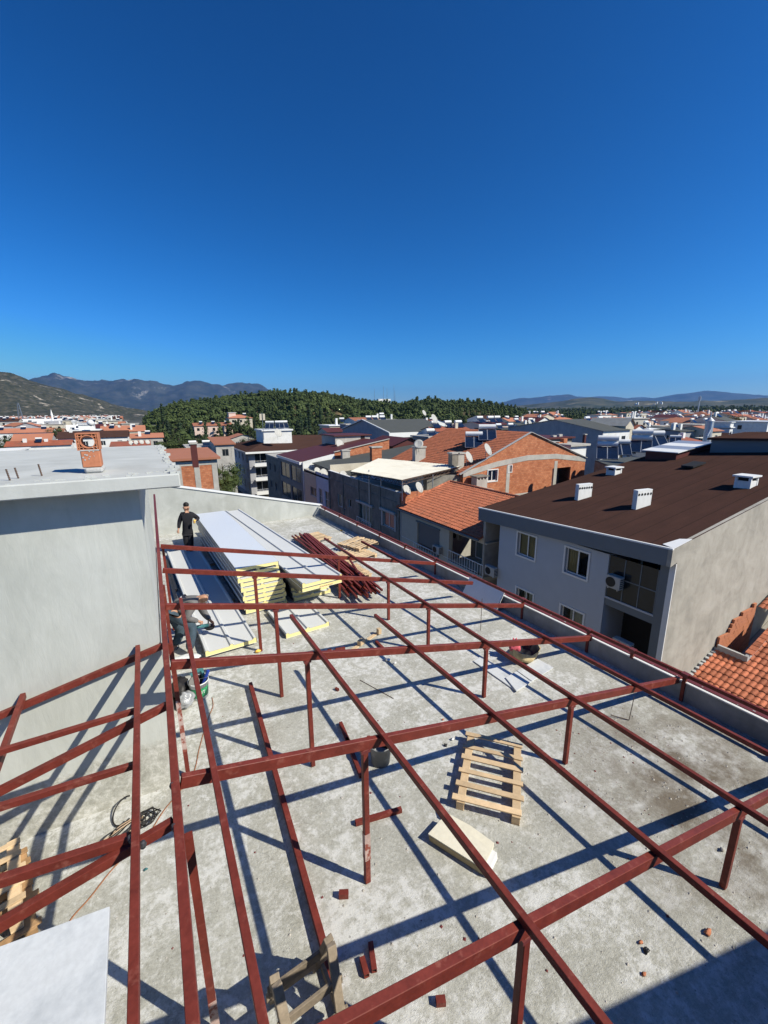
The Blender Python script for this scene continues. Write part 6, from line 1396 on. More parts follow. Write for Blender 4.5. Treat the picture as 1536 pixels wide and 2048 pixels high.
# ---- left side, beyond the tower
H_ = house
H_(115, 877, 112, 16, 9, 0, 'white_wall', 'brown_membrane', 'gx', 'white house with dark brown roof right behind the clay chimney', 1.6, extras=[chims(1, 1)])
H_(24, 882, 122, 9, 9, 0, 'grey_wall', 'far_tile', 'gx', 'house with a bright orange roof and grey gable at the left', 1.8)
H_(12, 893, 96, 12, 5, 0, 'white_wall', 'tile_rust', 'gx', 'white house with a long rusty tiled roof at the left, behind the slab', 1.0, extras=[chims(2, 3), tanks(1, 3, .7)])
H_(-25, 867, 170, 21, 10, 0, 'white_wall', 'far_tile', 'gx', 'long white house with orange roof at the left edge', 1.7, extras=[tanks(3, 5, 1)])
H_(8, 850, 270, 30, 22, 0, 'white_roof', 'white_roof', 'gx', 'large white hall with low gabled roof at the left', 3.4, win=False)
H_(100, 862, 240, 16, 16, 0, 'white_roof', 'white_roof', 'gx', 'smaller pale hall with white roof right of the large hall', 3, win=False)
H_(146, 862, 128, 6.5, 8, 0, 'white_wall', 'white_wall', 'flat', 'white box-like house with a round tank, directly behind the clay chimney', 0, extras=[penthouse(.2, .8, .2, .8, 1.8)])
p = atd(181, 846, 128); mb = MB(p); mb.lathe([(.01, -1), (.7, -.7), (1, 0), (.7, .7), (.01, 1)], p, 14); setprops(mb.build('round_tank', 'white_plastic', smooth=True), 'white ball-shaped water tank on the box-like white house', 'water tank')
H_(202, 864, 165, 15, 10, 0, 'cream_wall', 'far_tile', 'gx', 'cream house with long orange roof right of the clay chimney', 2.2, extras=[chims(2, 8), tanks(2, 9, .9)])
H_(212, 848, 235, 9, 10, 0, 'far_brick', 'far_tile', 'gx', 'unfinished brick block with orange roof, above the long orange roof', 1.2, extras=[ringbeam()])
H_(243, 848, 232, 8, 10, 0, 'old_facade', 'pale_concrete', 'flat', 'unfinished block of bare concrete floors beside the brick one', 0, extras=[ringbeam(cols=4)])
H_(273, 852, 230, 9, 9, 0, 'white_wall', 'pale_concrete', 'flat', 'pale block at the foot of the wooded hill, right of the bare concrete one', 0)
H_(262, 876, 112, 7.5, 9, 0, 'pale_concrete', 'far_tile', 'gx', 'beige house with glazed upper balcony and dishes on its roof', 1.0, extras=[chims(1, 4), tanks(1, 6, .7)])
H_(222, 893, 100, 8, 6, 0, 'white_wall', 'tile_rust', 'shed', 'low house with a strip of rusty tiles just over the tower slab', .8)
H_(60, 866, 190, 12, 10, 0, 'pink_wall', 'far_tile', 'gx', 'pinkish house between the white halls and the grey gable', 1.6)
H_(180, 856, 190, 9, 10, 0, 'white_wall', 'maroon_sheet', 'gx', 'white house with dark red roof left of the long orange roof', 1.6)
H_(-20, 905, 80, 4.2, 8, 0, 'white_wall', 'white_wall', 'flat', 'white corner of a building at the left edge, just over the slab', 0)
for i, (x, y, D) in enumerate(((262, 886, 98), (272, 885, 98), (283, 884, 98), (295, 884, 97), (238, 853, 165), (210, 851, 165))):
    dish(atd(x, y, D), .5, ['white dish just over the slab corner, first of four from the left', 'white dish just over the slab corner, second from the left', 'white dish just over the slab corner, third from the left', 'white dish just over the slab corner, rightmost', 'dish on the long orange roof, right', 'dish on the long orange roof, left'][i])
# ---- centre left
H_(458, 836, 215, 11.5, 12, 0, 'cream_wall', 'far_tile', 'hip', 'tall pale apartment house with orange hip roof at the foot of the forest', 1.6, extras=[penthouse(.05, .35, .3, .7, 2.6, 'pink_wall'), tanks(2, 14, .9)])
H_(388, 852, 195, 17, 10, 0, 'pink_wall', 'far_tile', 'gx', 'long pink and white apartment wing with orange roof beside the tall one', 1.3, extras=[tanks(3, 15, .8)])
H_(376, 897, 82, 5.0, 9, 0, 'white_wall', 'pale_concrete', 'flat', 'low white building with tanks on its roof below the long pink wing', 0, extras=[tanks(2, 16, .8)])
H_(431, 888, 76, 3.1, 9, 0, 'pale_concrete', 'far_tile', 'shed', 'concrete-framed house with brick panels, left of the pale gabled one', .8, extras=[ringbeam(cols=2)])
H_(461, 878, 128, 7.7, 9, 0, 'pale_concrete', 'far_tile', 'gy', 'pale gabled house with a brick panel, behind the blue block', 1.3, extras=[ringbeam(cols=3)])
# brick block right behind the gable wall
t = H_(310, 920, 40, 5.45, 10, 0, 'brick_wall', 'far_tile', 'shed', 'bare brick house with concrete columns just behind the far gable wall', .25, win=False, extras=[ringbeam(cols=4)])
stub_chimney(389, 908, 885, 41, .5, 'slim reddish chimney rising beside the bare brick house', 'maroon_sheet', d=.4)
# blue-white apartment block
b5 = atx(497, 905, 17); b5e = atx(462, 898, 17); o5 = (17, 95, GZ); h5 = thing('blue_block', 'four-storey pale blue apartment block with white balconies and brown hip roof', 'building', o5)
Y5 = b5.y; Y5e = min(b5e.y, Y5+22); zt5 = -3.15; X5 = 17.0; W5 = 24
F = Face((X5, Y5e), (0, -1), o5); L5 = Y5e-Y5; hl = [(L5*(k+.5)/5-.7, L5*(k+.5)/5+.7, zt5-.6-s*2.95-1.9, zt5-.6-s*2.95) for k in range(5) for s in range(3)]
F.wall(h5, 'blue_wall', 0, L5, GZ, zt5, hl, depth=.2)
for h in hl: F.window(h5, h, glass='dark_glass', fw=.08)
Ff = Face((X5, Y5), (1, 0), o5); hb = [(1.2+k*6.5, 5.2+k*6.5, zt5-.5-s*2.95-2.0, zt5-.5-s*2.95) for k in range(3) for s in range(3)]
Ff.wall(h5, 'grey_wall', 0, W5, GZ, zt5, hb, depth=1.2)
for h in hb: Fi = Face((X5, Y5+1.1), (1, 0), o5); Fi.window(h5, h, glass='dark_glass', mull=2, fw=.09, frame='white_plastic'); mb = MB(o5); Ff.slab(mb, h[0]-.4, h[1]+.4, h[2]-.55, h[2]+.15, -1.3, -1.18); Ff.slab(mb, h[0]-.4, h[1]+.4, h[2]-.55, h[2]-.4, -1.18, 0); mb.build('balcony', 'white_paint', h5); rail_bars(Ff, h5, h[0]-.4, h[1]+.4, h[2]+.15, .5, -1.25, 'white_paint', 7)
mb = MB(o5); m_ = (Y5+Y5e)/2; mb.add([V(X5-.8, Y5-1.2, zt5), V(X5+W5, Y5-1.2, zt5), V(X5+W5, Y5e+.5, zt5), V(X5-.8, Y5e+.5, zt5), V(X5+9, m_, zt5+2.6), V(X5+W5-4, m_, zt5+2.3)], [(0, 1, 5, 4), (1, 2, 5), (2, 3, 4, 5), (3, 0, 4)]); mb.build('roof', 'brown_membrane', h5)
mb = MB(o5); mb.box((X5-.85, Y5-1.3, zt5-.35), (X5+W5, Y5-1.2, zt5+.03)); mb.box((X5-.85, Y5-1.2, zt5-.35), (X5-.78, Y5e, zt5+.03)); mb.build('fascia', 'white_paint', h5)
p0 = atd(527, 880, 92); p1 = atd(591, 880, 92); ptop = atd(560, 862, 92).z
mb = MB(o5); mb.box((p0.x, p0.y, zt5), (p1.x+.2, p0.y+7, ptop)); mb.build('stair_house', 'white_wall', h5); mb = MB(o5); mb.box((p0.x-.3, p0.y-.3, ptop+.002), (p1.x+.5, p0.y+7.3, ptop+.3)); mb.build('stair_house_roof', 'white_paint', h5)
for i, (x, y) in enumerate(((540, 858), (566, 858), (580, 860))): heater(V(atd(x, y, 93).x, p0.y+1.5+i*.6, ptop+.3), R(-20+i*8), ['left', 'middle', 'right'][i]+' solar heater on the white stair house of the blue block', 1.0)
dish(atd(556, 866, 90)+V(0, 0, .0), .9, 'dish in front of the white stair house of the blue block'); 
mb = thing('antenna_panel', 'pair of small pale antenna panels on a lattice pole left of the white stair house', 'antenna', atd(527, 870, 90)); pa = mb.location.copy(); tt = mb
m2 = MB(pa); m2.cyl(pa-V(0, 0, 1), pa+V(0, 0, 4.6), .06, 6); m2.build('pole', 'steel', tt)
for dx in (-.35, .35): m2 = MB(pa); m2.box(pa+V(dx-.22, -.1, 3.1), pa+V(dx+.22, .1, 4.4)); m2.build('panel', 'cream_wall', tt)
# narrow old block and the dark glazed block along the street
def strip(Ya, Yb, zt, wall, wins, label, roof='old_facade', fr='fascia_grey', X=17, back=9, gl='dark_glass'):
    t = thing('street_block', label, 'building', (X, (Ya+Yb)/2, GZ)); o = t.location.copy(); F = Face((X, Yb), (0, -1), o); L = Yb-Ya
    F.wall(t, wall, 0, L, GZ, zt, wins, depth=.25)
    for w in wins: F.window(t, w, frame=fr, glass=gl, fw=.12, mull=1)
    mb = MB(o); mb.hexa([V(X-.1, Ya, zt+.002), V(X+back, Ya, zt+.002), V(X+back, Yb, zt+.002), V(X-.1, Yb, zt+.002)], [V(X-.1, Ya, zt+.2), V(X+back, Ya, zt+.2), V(X+back, Yb, zt+.2), V(X-.1, Yb, zt+.2)]); mb.build('roof', roof, t)
    mb = MB(o); mb.box((X+.02, Ya, GZ), (X+back, Ya+.2, zt)); mb.build('side_wall', wall, t); return t, o
strip(66, 74.5, -2.5, 'old_facade', [(2+k*3.2, 3.2+k*3.2, -4.9-s*3, -3.6-s*3) for k in range(2) for s in range(3)], 'narrow old grey block between the blue block and the dark glazed one', 'pale_concrete')
t, o = strip(54.2, 65.8, -2.0, 'fascia_grey', [(.6+k*5.4, 5.4+k*5.4, -4.9-s*3.1, -2.6-s*3.1) for k in range(2) for s in range(3)], 'block with dark glazed balconies and a maroon sheet roof', 'fascia_grey')
mb = MB(o); mb.box((16.6, 54.1, -2.1), (17, 65.8, -1.75)); mb.build('eaves', 'white_paint', t)
mb = MB(o); mb.hexa([V(16.7, 54.2, -1.85), V(30, 54.2, .35), V(30, 66, .35), V(16.7, 66, -1.85)], [V(16.7, 54.2, -1.72), V(30, 54.2, .48), V(30, 66, .48), V(16.7, 66, -1.72)]); mb.build('sheet_roof', 'maroon_sheet', t)
mb = MB(o); mb.prism([V(17, 53.9, GZ), V(21.5, 53.9, GZ), V(21.5, 53.9, -.9), V(17, 53.9, -1.75)], (0, .25, 0)); mb.build('white_side', 'white_wall', t)
mb = MB(o); mb.prism([V(21.5, 53.88, -4.5), V(30, 53.88, -4.5), V(30, 53.88, .75), V(21.5, 53.88, -.7)], (0, .25, 0)); mb.build('brick_side', 'brick_wall', t)
mb = MB(o); mb.beam(V(21.4, 53.85, -.66), V(30, 53.85, .8), .3, .08); mb.build('verge', 'pale_concrete', t)
# concrete penthouse on the maroon roof
pp = atd(671, 893, 66); pq = atd(756, 872, 66); t = thing('roof_room', 'long pale concrete room on the maroon roof with one small window', 'roof structure', pp); mb = MB(pp); mb.box((pp.x, pp.y, pp.z-.5), (pq.x, pp.y+6, pq.z)); mb.build('wall', 'pale_concrete', t)
mb = MB(pp); mb.box((pp.x-.3, pp.y-.3, pq.z+.002), (pq.x+.2, pp.y+6.3, pq.z+.15)); mb.build('roof', 'maroon_sheet', t)
w_ = atd(738, 878, 66); mb = MB(pp); mb.box((w_.x-.35, pp.y-.04, w_.z-.4), (w_.x+.35, pp.y-.002, w_.z+.4)); mb.build('window', 'dark_glass', t)
dish(atd(680, 890, 64.5), .8, 'white dish at the left end of the long concrete roof room')
# ---- centre
c = atd(779, 866, 92); t = thing('grey_gable_hall', 'large grey-blue gabled building with dark roof and white fascia', 'building', (c.x+8, c.y+15, GZ)); o = t.location.copy()
yN = c.y; yF = c.y+26; zr_ = c.z; xr0 = c.x; pk = 2.6
mb = MB(o); mb.prism([V(xr0, yN, GZ), V(xr0, yN, zr_), V(xr0, (yN+yF)/2, zr_+pk), V(xr0, yF, zr_), V(xr0, yF, GZ)], (17, 0, 0)); mb.build('wall', 'grey_wall', t)
mb = MB(o); mb.add([V(xr0-.3, yN-.5, zr_), V(xr0+17.5, yN-.5, zr_), V(xr0+17.5, (yN+yF)/2, zr_+pk+.05), V(xr0-.3, (yN+yF)/2, zr_+pk+.05), V(xr0+17.5, yF, zr_), V(xr0-.3, yF, zr_)], [(0, 1, 2, 3), (3, 2, 4, 5)]); mb.build('roof', 'dark_roof', t)
mb = MB(o); mb.box((xr0-.4, yN-.65, zr_-1.0), (xr0+17.6, yN-.51, zr_+.05)); mb.beam(V(xr0-.35, yN-.5, zr_+.1), V(xr0-.35, (yN+yF)/2, zr_+pk+.12), .25, .2); mb.beam(V(xr0-.35, yF, zr_+.1), V(xr0-.35, (yN+yF)/2, zr_+pk+.12), .2, .2); mb.build('fascia', 'white_paint', t)
H_(738, 842, 118, 6.5, 7, 0, 'white_wall', 'white_wall', 'flat', 'white roof house with a row of solar heaters before the sandy clearing', 0, extras=[tanks(3, 31, .9)])
H_(808, 846, 135, 7.5, 8, 0, 'grey_wall', 'maroon_sheet', 'flat', 'low dark grey roof house with white end, below the forest', 0, win=False)
H_(693, 850, 122, 3.0, 5, 0, 'grey_wall', 'pale_concrete', 'flat', 'small grey box with one window left of the grey gabled building', 0)
H_(655, 864, 118, 7, 8, 0, 'cream_wall', 'maroon_sheet', 'gx', 'small house with dark red roof behind the grey gable', 1.0)
H_(786, 892, 62, 5.5, 8, 0, 'maroon_sheet', 'maroon_sheet', 'gy', 'dark brown shed-like roof in front of the grey gabled building', 1.1, win=False)
H_(858, 876, 70, 3.2, 5, 0, 'pale_concrete', 'pale_concrete', 'flat', 'small concrete stair house with a dark doorway, left of the red tiled roof', 0, extras=[tanks(1, 35, .9)])
H_(874, 862, 90, 9, 6, 0, 'white_wall', 'tile_rust', 'gx', 'white house with tanks behind the red tiled roof', .8, extras=[tanks(3, 36, 1), chims(3, 37, 'cream_wall')])
H_(965, 850, 110, 9, 9, 0, 'pink_wall', 'maroon_sheet', 'gx', 'pink-walled house with solar heaters behind the brick gable', .8, extras=[tanks(3, 38, 1.1)])
H_(1003, 860, 100, 8, 9, 0, 'pale_concrete', 'dark_roof', 'flat', 'grey flat-roofed house right behind the peak of the brick gable', 0, extras=[tanks(2, 39, .9)])
H_(1040, 852, 125, 10, 9, 0, 'white_wall', 'dark_roof', 'gx', 'white house with dark roof between brick gable and grey gable', 1.2, extras=[tanks(2, 40, .9), chims(2, 41)])
H_(1075, 880, 62, 7.5, 9, 0, 'old_facade', 'maroon_sheet', 'flat', 'dark flat roof with stubby columns behind the right end of the brick gable', 0, win=False, extras=[chims(3, 42, 'pale_concrete')])
H_(1141, 893, 55, 3.2, 6, 0, 'white_wall', 'pale_concrete', 'flat', 'white wall end with rusty chimneys right of the brick gable', 0, win=False, extras=[chims(2, 43, 'brick_wall')])
for i, (x, y, D) in enumerate(((868, 838, 90), (1060, 848, 100), (848, 826, 150))): dish(atd(x, y, D), 1.0, ['large dish on the white house behind the red tiled roof', 'dish on the grey flat roof behind the brick peak', 'small dish on a mast in front of the forest'][i])
# row of solar heaters beyond the brown roof, standing on a low roof
t = thing('low_roof_house', 'low dark roof carrying the row of solar heaters beside the brown roof', 'building', (34, 23, GZ)); o = t.location.copy()
pl_ = [V(34.5, 19.3, GZ), V(48, 19.3, GZ), V(48, 29, GZ), V(41.3, 29, GZ), V(36.2, 22.6, GZ)]; mb = MB(o); mb.prism(pl_, (0, 0, -.75-GZ)); mb.build('wall', 'old_facade', t); mb = MB(o); mb.prism([V(p.x, p.y, -.745) for p in pl_], (0, 0, .14)); mb.build('roof', 'dark_roof', t)
for i, (x, y, D, s, nt_, rot) in enumerate(((1218, 924, 38.5, 1.2, 2, -52), (1248, 916, 39.5, 1.1, 1, -46), (1284, 910, 41.5, 1.25, 2, -58), (1322, 899, 47, 1.35, 1, -38), (1352, 892, 56, .9, 1, -60))):
    heater(atd(x, y, D)+V(-.3, 0, .1), R(rot), 'solar heater beside the brown roof, %s of five from the left%s' % (['first', 'second', 'third', 'fourth', 'last'][i], ', with two tanks' if nt_ == 2 else ''), s*.78, ntank=nt_)
for i, px in enumerate((1168,)): stub_chimney(1168, 905, 868, 42, .35, 'thin dark vertical flue left of the solar heaters', 'maroon_sheet', d=.35)
# ---- right side
c = atd(1206, 862, 78); t = thing('grey_gable_block', 'broad grey gabled block with white windowed front, above the solar heaters', 'building', (c.x+5, c.y+12, GZ)); o = t.location.copy()
yN, yF, zr_, xr0 = c.y, c.y+24, c.z, c.x
mb = MB(o); mb.prism([V(xr0, yN, GZ), V(xr0, yN, zr_), V(xr0, yN+11, zr_+1.9), V(xr0, yF, zr_), V(xr0, yF, GZ)], (.2, 0, 0)); mb.build('wall', 'grey_wall', t)
Ff = Face((xr0+.2, yN), (1, 0), o); hh = [(1.2+k*2.2, 2.4+k*2.2, zr_-2.4-s*3, zr_-1.1-s*3) for k in range(3) for s in range(2)]; Ff.wall(t, 'white_wall', 0, 8, GZ, zr_, hh, depth=.2)
for h in hh: Ff.window(t, h, glass='dark_glass', fw=.08, frame='shutter')
mb = MB(o); mb.add([V(xr0-.3, yN-.4, zr_), V(xr0+8.4, yN-.4, zr_), V(xr0+8.4, yN+11, zr_+1.95), V(xr0-.3, yN+11, zr_+1.95), V(xr0+8.4, yF, zr_), V(xr0-.3, yF, zr_)], [(0, 1, 2, 3), (3, 2, 4, 5)]); mb.build('roof', 'dark_roof', t)
H_(1252, 852, 82, 2.6, 8, 0, 'cream_wall', 'cream_wall', 'gy', 'cream gable end right of the white windowed front', 1.5, win=False)
H_(1270, 858, 84, 3.2, 8, 0, 'white_wall', 'tile_rust', 'gy', 'white balcony front with tall windows and red side wall', .8)
H_(1314, 874, 105, 5.2, 8, 0, 'cream_wall', 'far_tile', 'gx', 'small cream house with orange roof above the last solar heater', 1.6)
H_(1330, 862, 150, 6.5, 8, 0, 'white_wall', 'far_tile', 'hip', 'white house with orange hip roof above the small cream one', 1.4)
H_(1358, 862, 95, 7.5, 8, 0, 'grey_wall', 'dark_roof', 'shed', 'grey house with dark sloping roof left of the tall round flue', .7, extras=[chims(3, 50), tanks(1, 51, .8)])
H_(1424, 862, 95, 4.4, 8, 0, 'cream_wall', 'far_tile', 'gx', 'cream house with orange roof right of the tall round flue', 1.0)
H_(1460, 856, 120, 1.8, 5, 0, 'white_wall', 'white_wall', 'flat', 'slender white tower-like house front at the right', 0, extras=[penthouse(0, 1, 0, 1, 1.5)])
H_(1340, 836, 215, 8.5, 8, 0, 'blue_wall', 'white_wall', 'flat', 'pale blue flat-roofed house in front of the distant wood', 0)
H_(1496, 846, 250, 24, 12, 0, 'pink_wall', 'far_tile', 'gx', 'long school-like building with orange roof at the right edge', 2.2)
H_(1470, 884, 75, 6, 6, 0, 'maroon_sheet', 'corrugated', 'shed', 'pale corrugated shed roof at the right edge above the brown roof', .5, win=False)
H_(1375, 886, 72, 5, 6, 0, 'pale_concrete', 'tile_rust', 'gx', 'low reddish tiled roof behind the skylight', .7, extras=[chims(2, 55)])
H_(1300, 886, 80, 4, 6, 0, 'white_wall', 'maroon_sheet', 'flat', 'low white-walled roof house behind the solar heaters', 0, extras=[tanks(1, 56, .9)])
c = atd(1414, 878, 60); t = thing('round_flue', 'tall round grey metal flue tower with a conical cap and a bent duct', 'flue', c); mb = MB(c); mb.cyl(c-V(0, 0, 3), c+V(0, 0, 2.5), .5, 20); mb.cyl(c+V(0, 0, 2.5), c+V(0, 0, 3.0), .6, 20, .1); mb.cyl(c+V(0, 0, 3.0), c+V(0, 0, 3.7), .1, 8); mb.build('drum', 'galv', t, smooth=False)
mb = MB(c); mb.sweep([c+V(-.7, -.6, 2.4), c+V(-1.0, -.7, 1.4), c+V(-1.6, -.7, .5), c+V(-1.7, -.7, -.6)], .12, 8); mb.build('duct', 'galv', t)
c = atd(1395, 828, 290); t = thing('phone_mast', 'slim grey telecom mast against the distant hills', 'mast', c); mb = MB(c); mb.cyl(c-V(0, 0, 8), c+V(0, 0, 12), .45, 8, .3); mb.build('pole', 'galv', t); mb = MB(c)
for a in range(3): q = a*2.1; mb.box(c+V(.7*math.cos(q)-.2, .7*math.sin(q)-.2, 8.6), c+V(.7*math.cos(q)+.2, .7*math.sin(q)+.2, 11.5))
mb.build('antenna_panels', 'galv', t)
# masts on the forest hill
for i, (x, y0, y1) in enumerate(((749, 800, 778), (767, 797, 772), (774, 797, 776), (788, 800, 770), (790, 800, 782))):
    c = atd(x, y0, 420); e = atd(x, y1, 420); mb = MB(c); mb.cyl(c-V(0, 0, 4), e, .22, 5, .1); setprops(mb.build('radio_mast', 'steel'), 'thin radio mast on the wooded ridge, %s from the left' % ['first', 'second', 'third', 'fourth', 'fifth'][i], 'mast')
mb = MB(atd(765, 796, 425)); c = atd(757, 804, 425); mb.box(c, c+V(14, 4, 3)); setprops(mb.build('hut', 'white_wall'), 'long white hut among the trees at the foot of the radio masts', 'hut')

# ================================================================== TERRAIN
def athd(px, py, D):
    d = ray(px, py); k = D/math.hypot(d.x, d.y); return O+d*k
def brg(px): d = ray(px, 900); return math.atan2(d.x, d.y)
def ridge(name, prof, D0, Dc, D1, mat, amp=0, nf=.01, lift=0, zb=GZ-1, zback=None, rows=14, step=8, pw=1.0, foot=None):
    xs = [p[0] for p in prof]; ys = [p[1] for p in prof]; cols = np.arange(xs[0], xs[-1]+.1, step); vs = []; fs = []
    Rws = list(np.linspace(0, 1, rows))+[1.5, 2.0]
    for px in cols:
        cr = athd(px, float(np.interp(px, xs, ys)), Dc); a = math.atan2(cr.x, cr.y); zc = cr.z-lift
        for k in Rws:
            D = D0+(Dc-D0)*min(k, 1) if k <= 1 else Dc+(D1-Dc)*(k-1)
            s = k*k*(3-2*k) if k <= 1 else 1-(k-1)*.8
            if k <= 1: s = s**pw
            x = D*math.sin(a); y = D*math.cos(a); z = zb+(zc-zb)*s
            if amp: e = mnoise.fractal(Vector((x*nf, y*nf, 3.1)), 1.0, 2.1, 6); z += amp*e*(min(1, k*1.5))*(1 if k < .9 or k > 1 else .5)
            vs.append((x, y, z))
    m_ = len(Rws)
    fs = [(i*m_+j, (i+1)*m_+j, (i+1)*m_+j+1, i*m_+j+1) for i in range(len(cols)-1) for j in range(m_-1)]
    me = bpy.data.meshes.new(name); me.from_pydata(vs, [], fs); me.materials.append(MATS[mat]); 
    for p in me.polygons: p.use_smooth = True
    o = link(name, me); o['kind'] = 'structure'; return o
ridge('rocky_hill', [(-260, 742), (-100, 745), (0, 750), (30, 757), (60, 766), (100, 777), (150, 789), (200, 801), (240, 812), (290, 824), (330, 834), (380, 842)], 1300, 2100, 2900, 'scrub_hill', 32, .0035, rows=40, step=5)
ridge('mountains', [(-300, 772), (-100, 774), (20, 778), (60, 766), (85, 755), (110, 751), (130, 756), (160, 764), (200, 770), (230, 776), (265, 774), (290, 768), (305, 765), (330, 772), (350, 772), (375, 768), (400, 773), (430, 783), (470, 777), (500, 774), (540, 781), (580, 800), (620, 830), (660, 850)], 5600, 8600, 10500, 'far_mountain', 380, .0006, rows=34, step=5)
ridge('far_hills', [(820, 812), (900, 806), (960, 806), (1000, 804), (1060, 800), (1110, 794), (1150, 792), (1180, 795), (1220, 793), (1260, 797), (1310, 795), (1350, 791), (1400, 789), (1440, 793), (1480, 797), (1536, 800), (1640, 800), (1760, 805)], 8200, 11800, 14000, 'far_mountain', 220, .0005, rows=26, step=6)
ridge('low_hills', [(1000, 816), (1060, 808), (1110, 803), (1150, 798), (1180, 798), (1230, 805), (1280, 806), (1320, 804), (1380, 807), (1430, 803), (1480, 800), (1536, 798), (1640, 793), (1760, 793)], 2300, 3600, 4600, 'low_hill', 30, .002, rows=20, step=6)
# wooded hill
HX = [230, 290, 320, 345, 370, 400, 430, 470, 500, 540, 570, 600, 640, 680, 720, 760, 800, 840, 870, 900, 920, 960, 990, 1020, 1060, 1100, 1160, 1240]
HY = [848, 842, 828, 818, 810, 806, 803, 797, 794, 790, 786, 784, 788, 796, 803, 806, 807, 801, 803, 806, 799, 800, 806, 814, 824, 830, 832, 834]
DC = 430.; DH0 = 178.
BX = [brg(x) for x in HX]; ZC = [athd(x, y+17, DC).z for x, y in zip(HX, HY)]
def hz(b, D):
    zc = float(np.interp(b, BX, ZC)); k = (D-DH0)/(DC-DH0); k = max(0, min(1, k)); s = k*k*(3-2*k); z = GZ+.2+(zc-GZ)*s
    if D > DC: z -= (D-DC)*.05
    return z+1.2*math.sin(D*.05+b*30)*s
vs = []; nb_, nd_ = 90, 26
for i in range(nb_+1):
    b = BX[0]+(BX[-1]-BX[0])*i/nb_
    for j in range(nd_+1): D = DH0-10+(700-DH0+10)*j/nd_; vs.append((D*math.sin(b), D*math.cos(b), hz(b, D)-.25 if j else GZ-.5))
me = bpy.data.meshes.new('wooded_hill'); me.from_pydata(vs, [], [(i*(nd_+1)+j, (i+1)*(nd_+1)+j, (i+1)*(nd_+1)+j+1, i*(nd_+1)+j+1) for i in range(nb_) for j in range(nd_)]); me.materials.append(MATS['forest_floor']); structure(link('wooded_hill', me))

# ================================================================== TREES
def crown_arrays(kind, seed, ntuft, h=9.0, r=2.6, core=.74):
    g = np.random.default_rng(seed); P = []; 
    nl = 16 if kind != 'cypress' else 9
    if kind == 'pine':        # irregular tiers of clumps
        cz = g.uniform(.28, .95, nl); cr = r*(1.05-cz)*1.25*g.uniform(.5, 1, nl); ang = g.uniform(0, 6.28, nl); cl = np.stack([cr*np.cos(ang)*.8, cr*np.sin(ang)*.8, cz*h], 1); cs = r*g.uniform(.3, .5, nl)*(1.25-cz*.6)
    elif kind == 'round':
        ang = g.uniform(0, 6.28, nl); rr_ = r*np.sqrt(g.uniform(0, 1, nl))*.75; cz = g.uniform(.42, .85, nl); cl = np.stack([rr_*np.cos(ang), rr_*np.sin(ang), cz*h], 1); cs = r*g.uniform(.38, .6, nl)
    elif kind == 'umbrella':
        ang = g.uniform(0, 6.28, nl); rr_ = r*np.sqrt(g.uniform(0, 1, nl))*.8; cz = .82-.12*(rr_/r)**2+g.uniform(-.04, .04, nl); cl = np.stack([rr_*np.cos(ang), rr_*np.sin(ang), cz*h], 1); cs = r*g.uniform(.3, .42, nl)
    else:
        cz = np.linspace(.12, .95, nl); cl = np.stack([g.normal(0, .06*r, nl), g.normal(0, .06*r, nl), cz*h], 1); cs = r*(.35+.75*np.sin(np.clip(cz, 0, 1)*2.9)**.7)
    k = g.integers(0, nl, ntuft); d = g.normal(size=(ntuft, 3)); d /= np.linalg.norm(d, axis=1)[:, None]; d[:, 2] = d[:, 2]*.8+.1
    c = cl[k]+d*(cs[k]*g.uniform(.7, 1.08, ntuft))[:, None]
    if kind == 'cypress': c[:, 2] = cl[k][:, 2]+d[:, 2]*h*.09
    s = g.uniform(.55, 1.1, ntuft)*(.36 if kind != 'cypress' else .6)*r/2.6*min(1.3, math.sqrt(260/ntuft))*1.05
    a = g.normal(size=(ntuft, 3)); a -= d*(a*d).sum(1)[:, None]*.8; a /= np.linalg.norm(a, axis=1)[:, None]; b = np.cross(d, a); b /= np.linalg.norm(b, axis=1)[:, None]; b = b*.7+d*.25
    q = np.stack([c-a*s[:, None], c-b*s[:, None]*.8, c+a*s[:, None], c+b*s[:, None]*1.1], 1).reshape(-1, 3)
    f = np.arange(ntuft*4).reshape(-1, 4)
    # inner lobes so crowns are not see-through
    for i in range(nl):
        n0 = len(q); o6 = np.array([(1, 0, 0), (0, 1, 0), (-1, 0, 0), (0, -1, 0), (0, 0, 1), (0, 0, -1)])*cs[i]*core
        if kind == 'cypress': o6[:, 2] *= 1.6
        q = np.vstack([q, cl[i]+o6]); t8 = np.array([(0, 1, 4, 4), (1, 2, 4, 4), (2, 3, 4, 4), (3, 0, 4, 4), (1, 0, 5, 5), (2, 1, 5, 5), (3, 2, 5, 5), (0, 3, 5, 5)])+n0; f = np.vstack([f, t8])
    return q, f
def to_mesh(name, q, f, mat):
    me = bpy.data.meshes.new(name); F_ = [tuple(int(i) for i in (r if r[2] != r[3] else r[:3])) for r in f]; me.from_pydata([tuple(p) for p in q], [], F_); me.materials.append(MATS[mat]); return me
KINDS = [('pine', 9.5, 2.7), ('pine', 9, 2.4), ('round', 8.5, 3.1), ('umbrella', 9, 3.6), ('pine', 11, 2.6), ('round', 7, 2.8)]
ARR = [crown_arrays(k, 50+i, 260, h, r) for i, (k, h, r) in enumerate(KINDS)]
LOW = [crown_arrays(k, 80+i, 120, h, r) for i, (k, h, r) in enumerate(KINDS)]
CRM = [to_mesh('crown', *a, 'pine_leaf') for a in ARR]
CYA = crown_arrays('cypress', 5, 300, 11, 1.25); CYM = to_mesh('crown', *CYA, 'cypress_leaf')
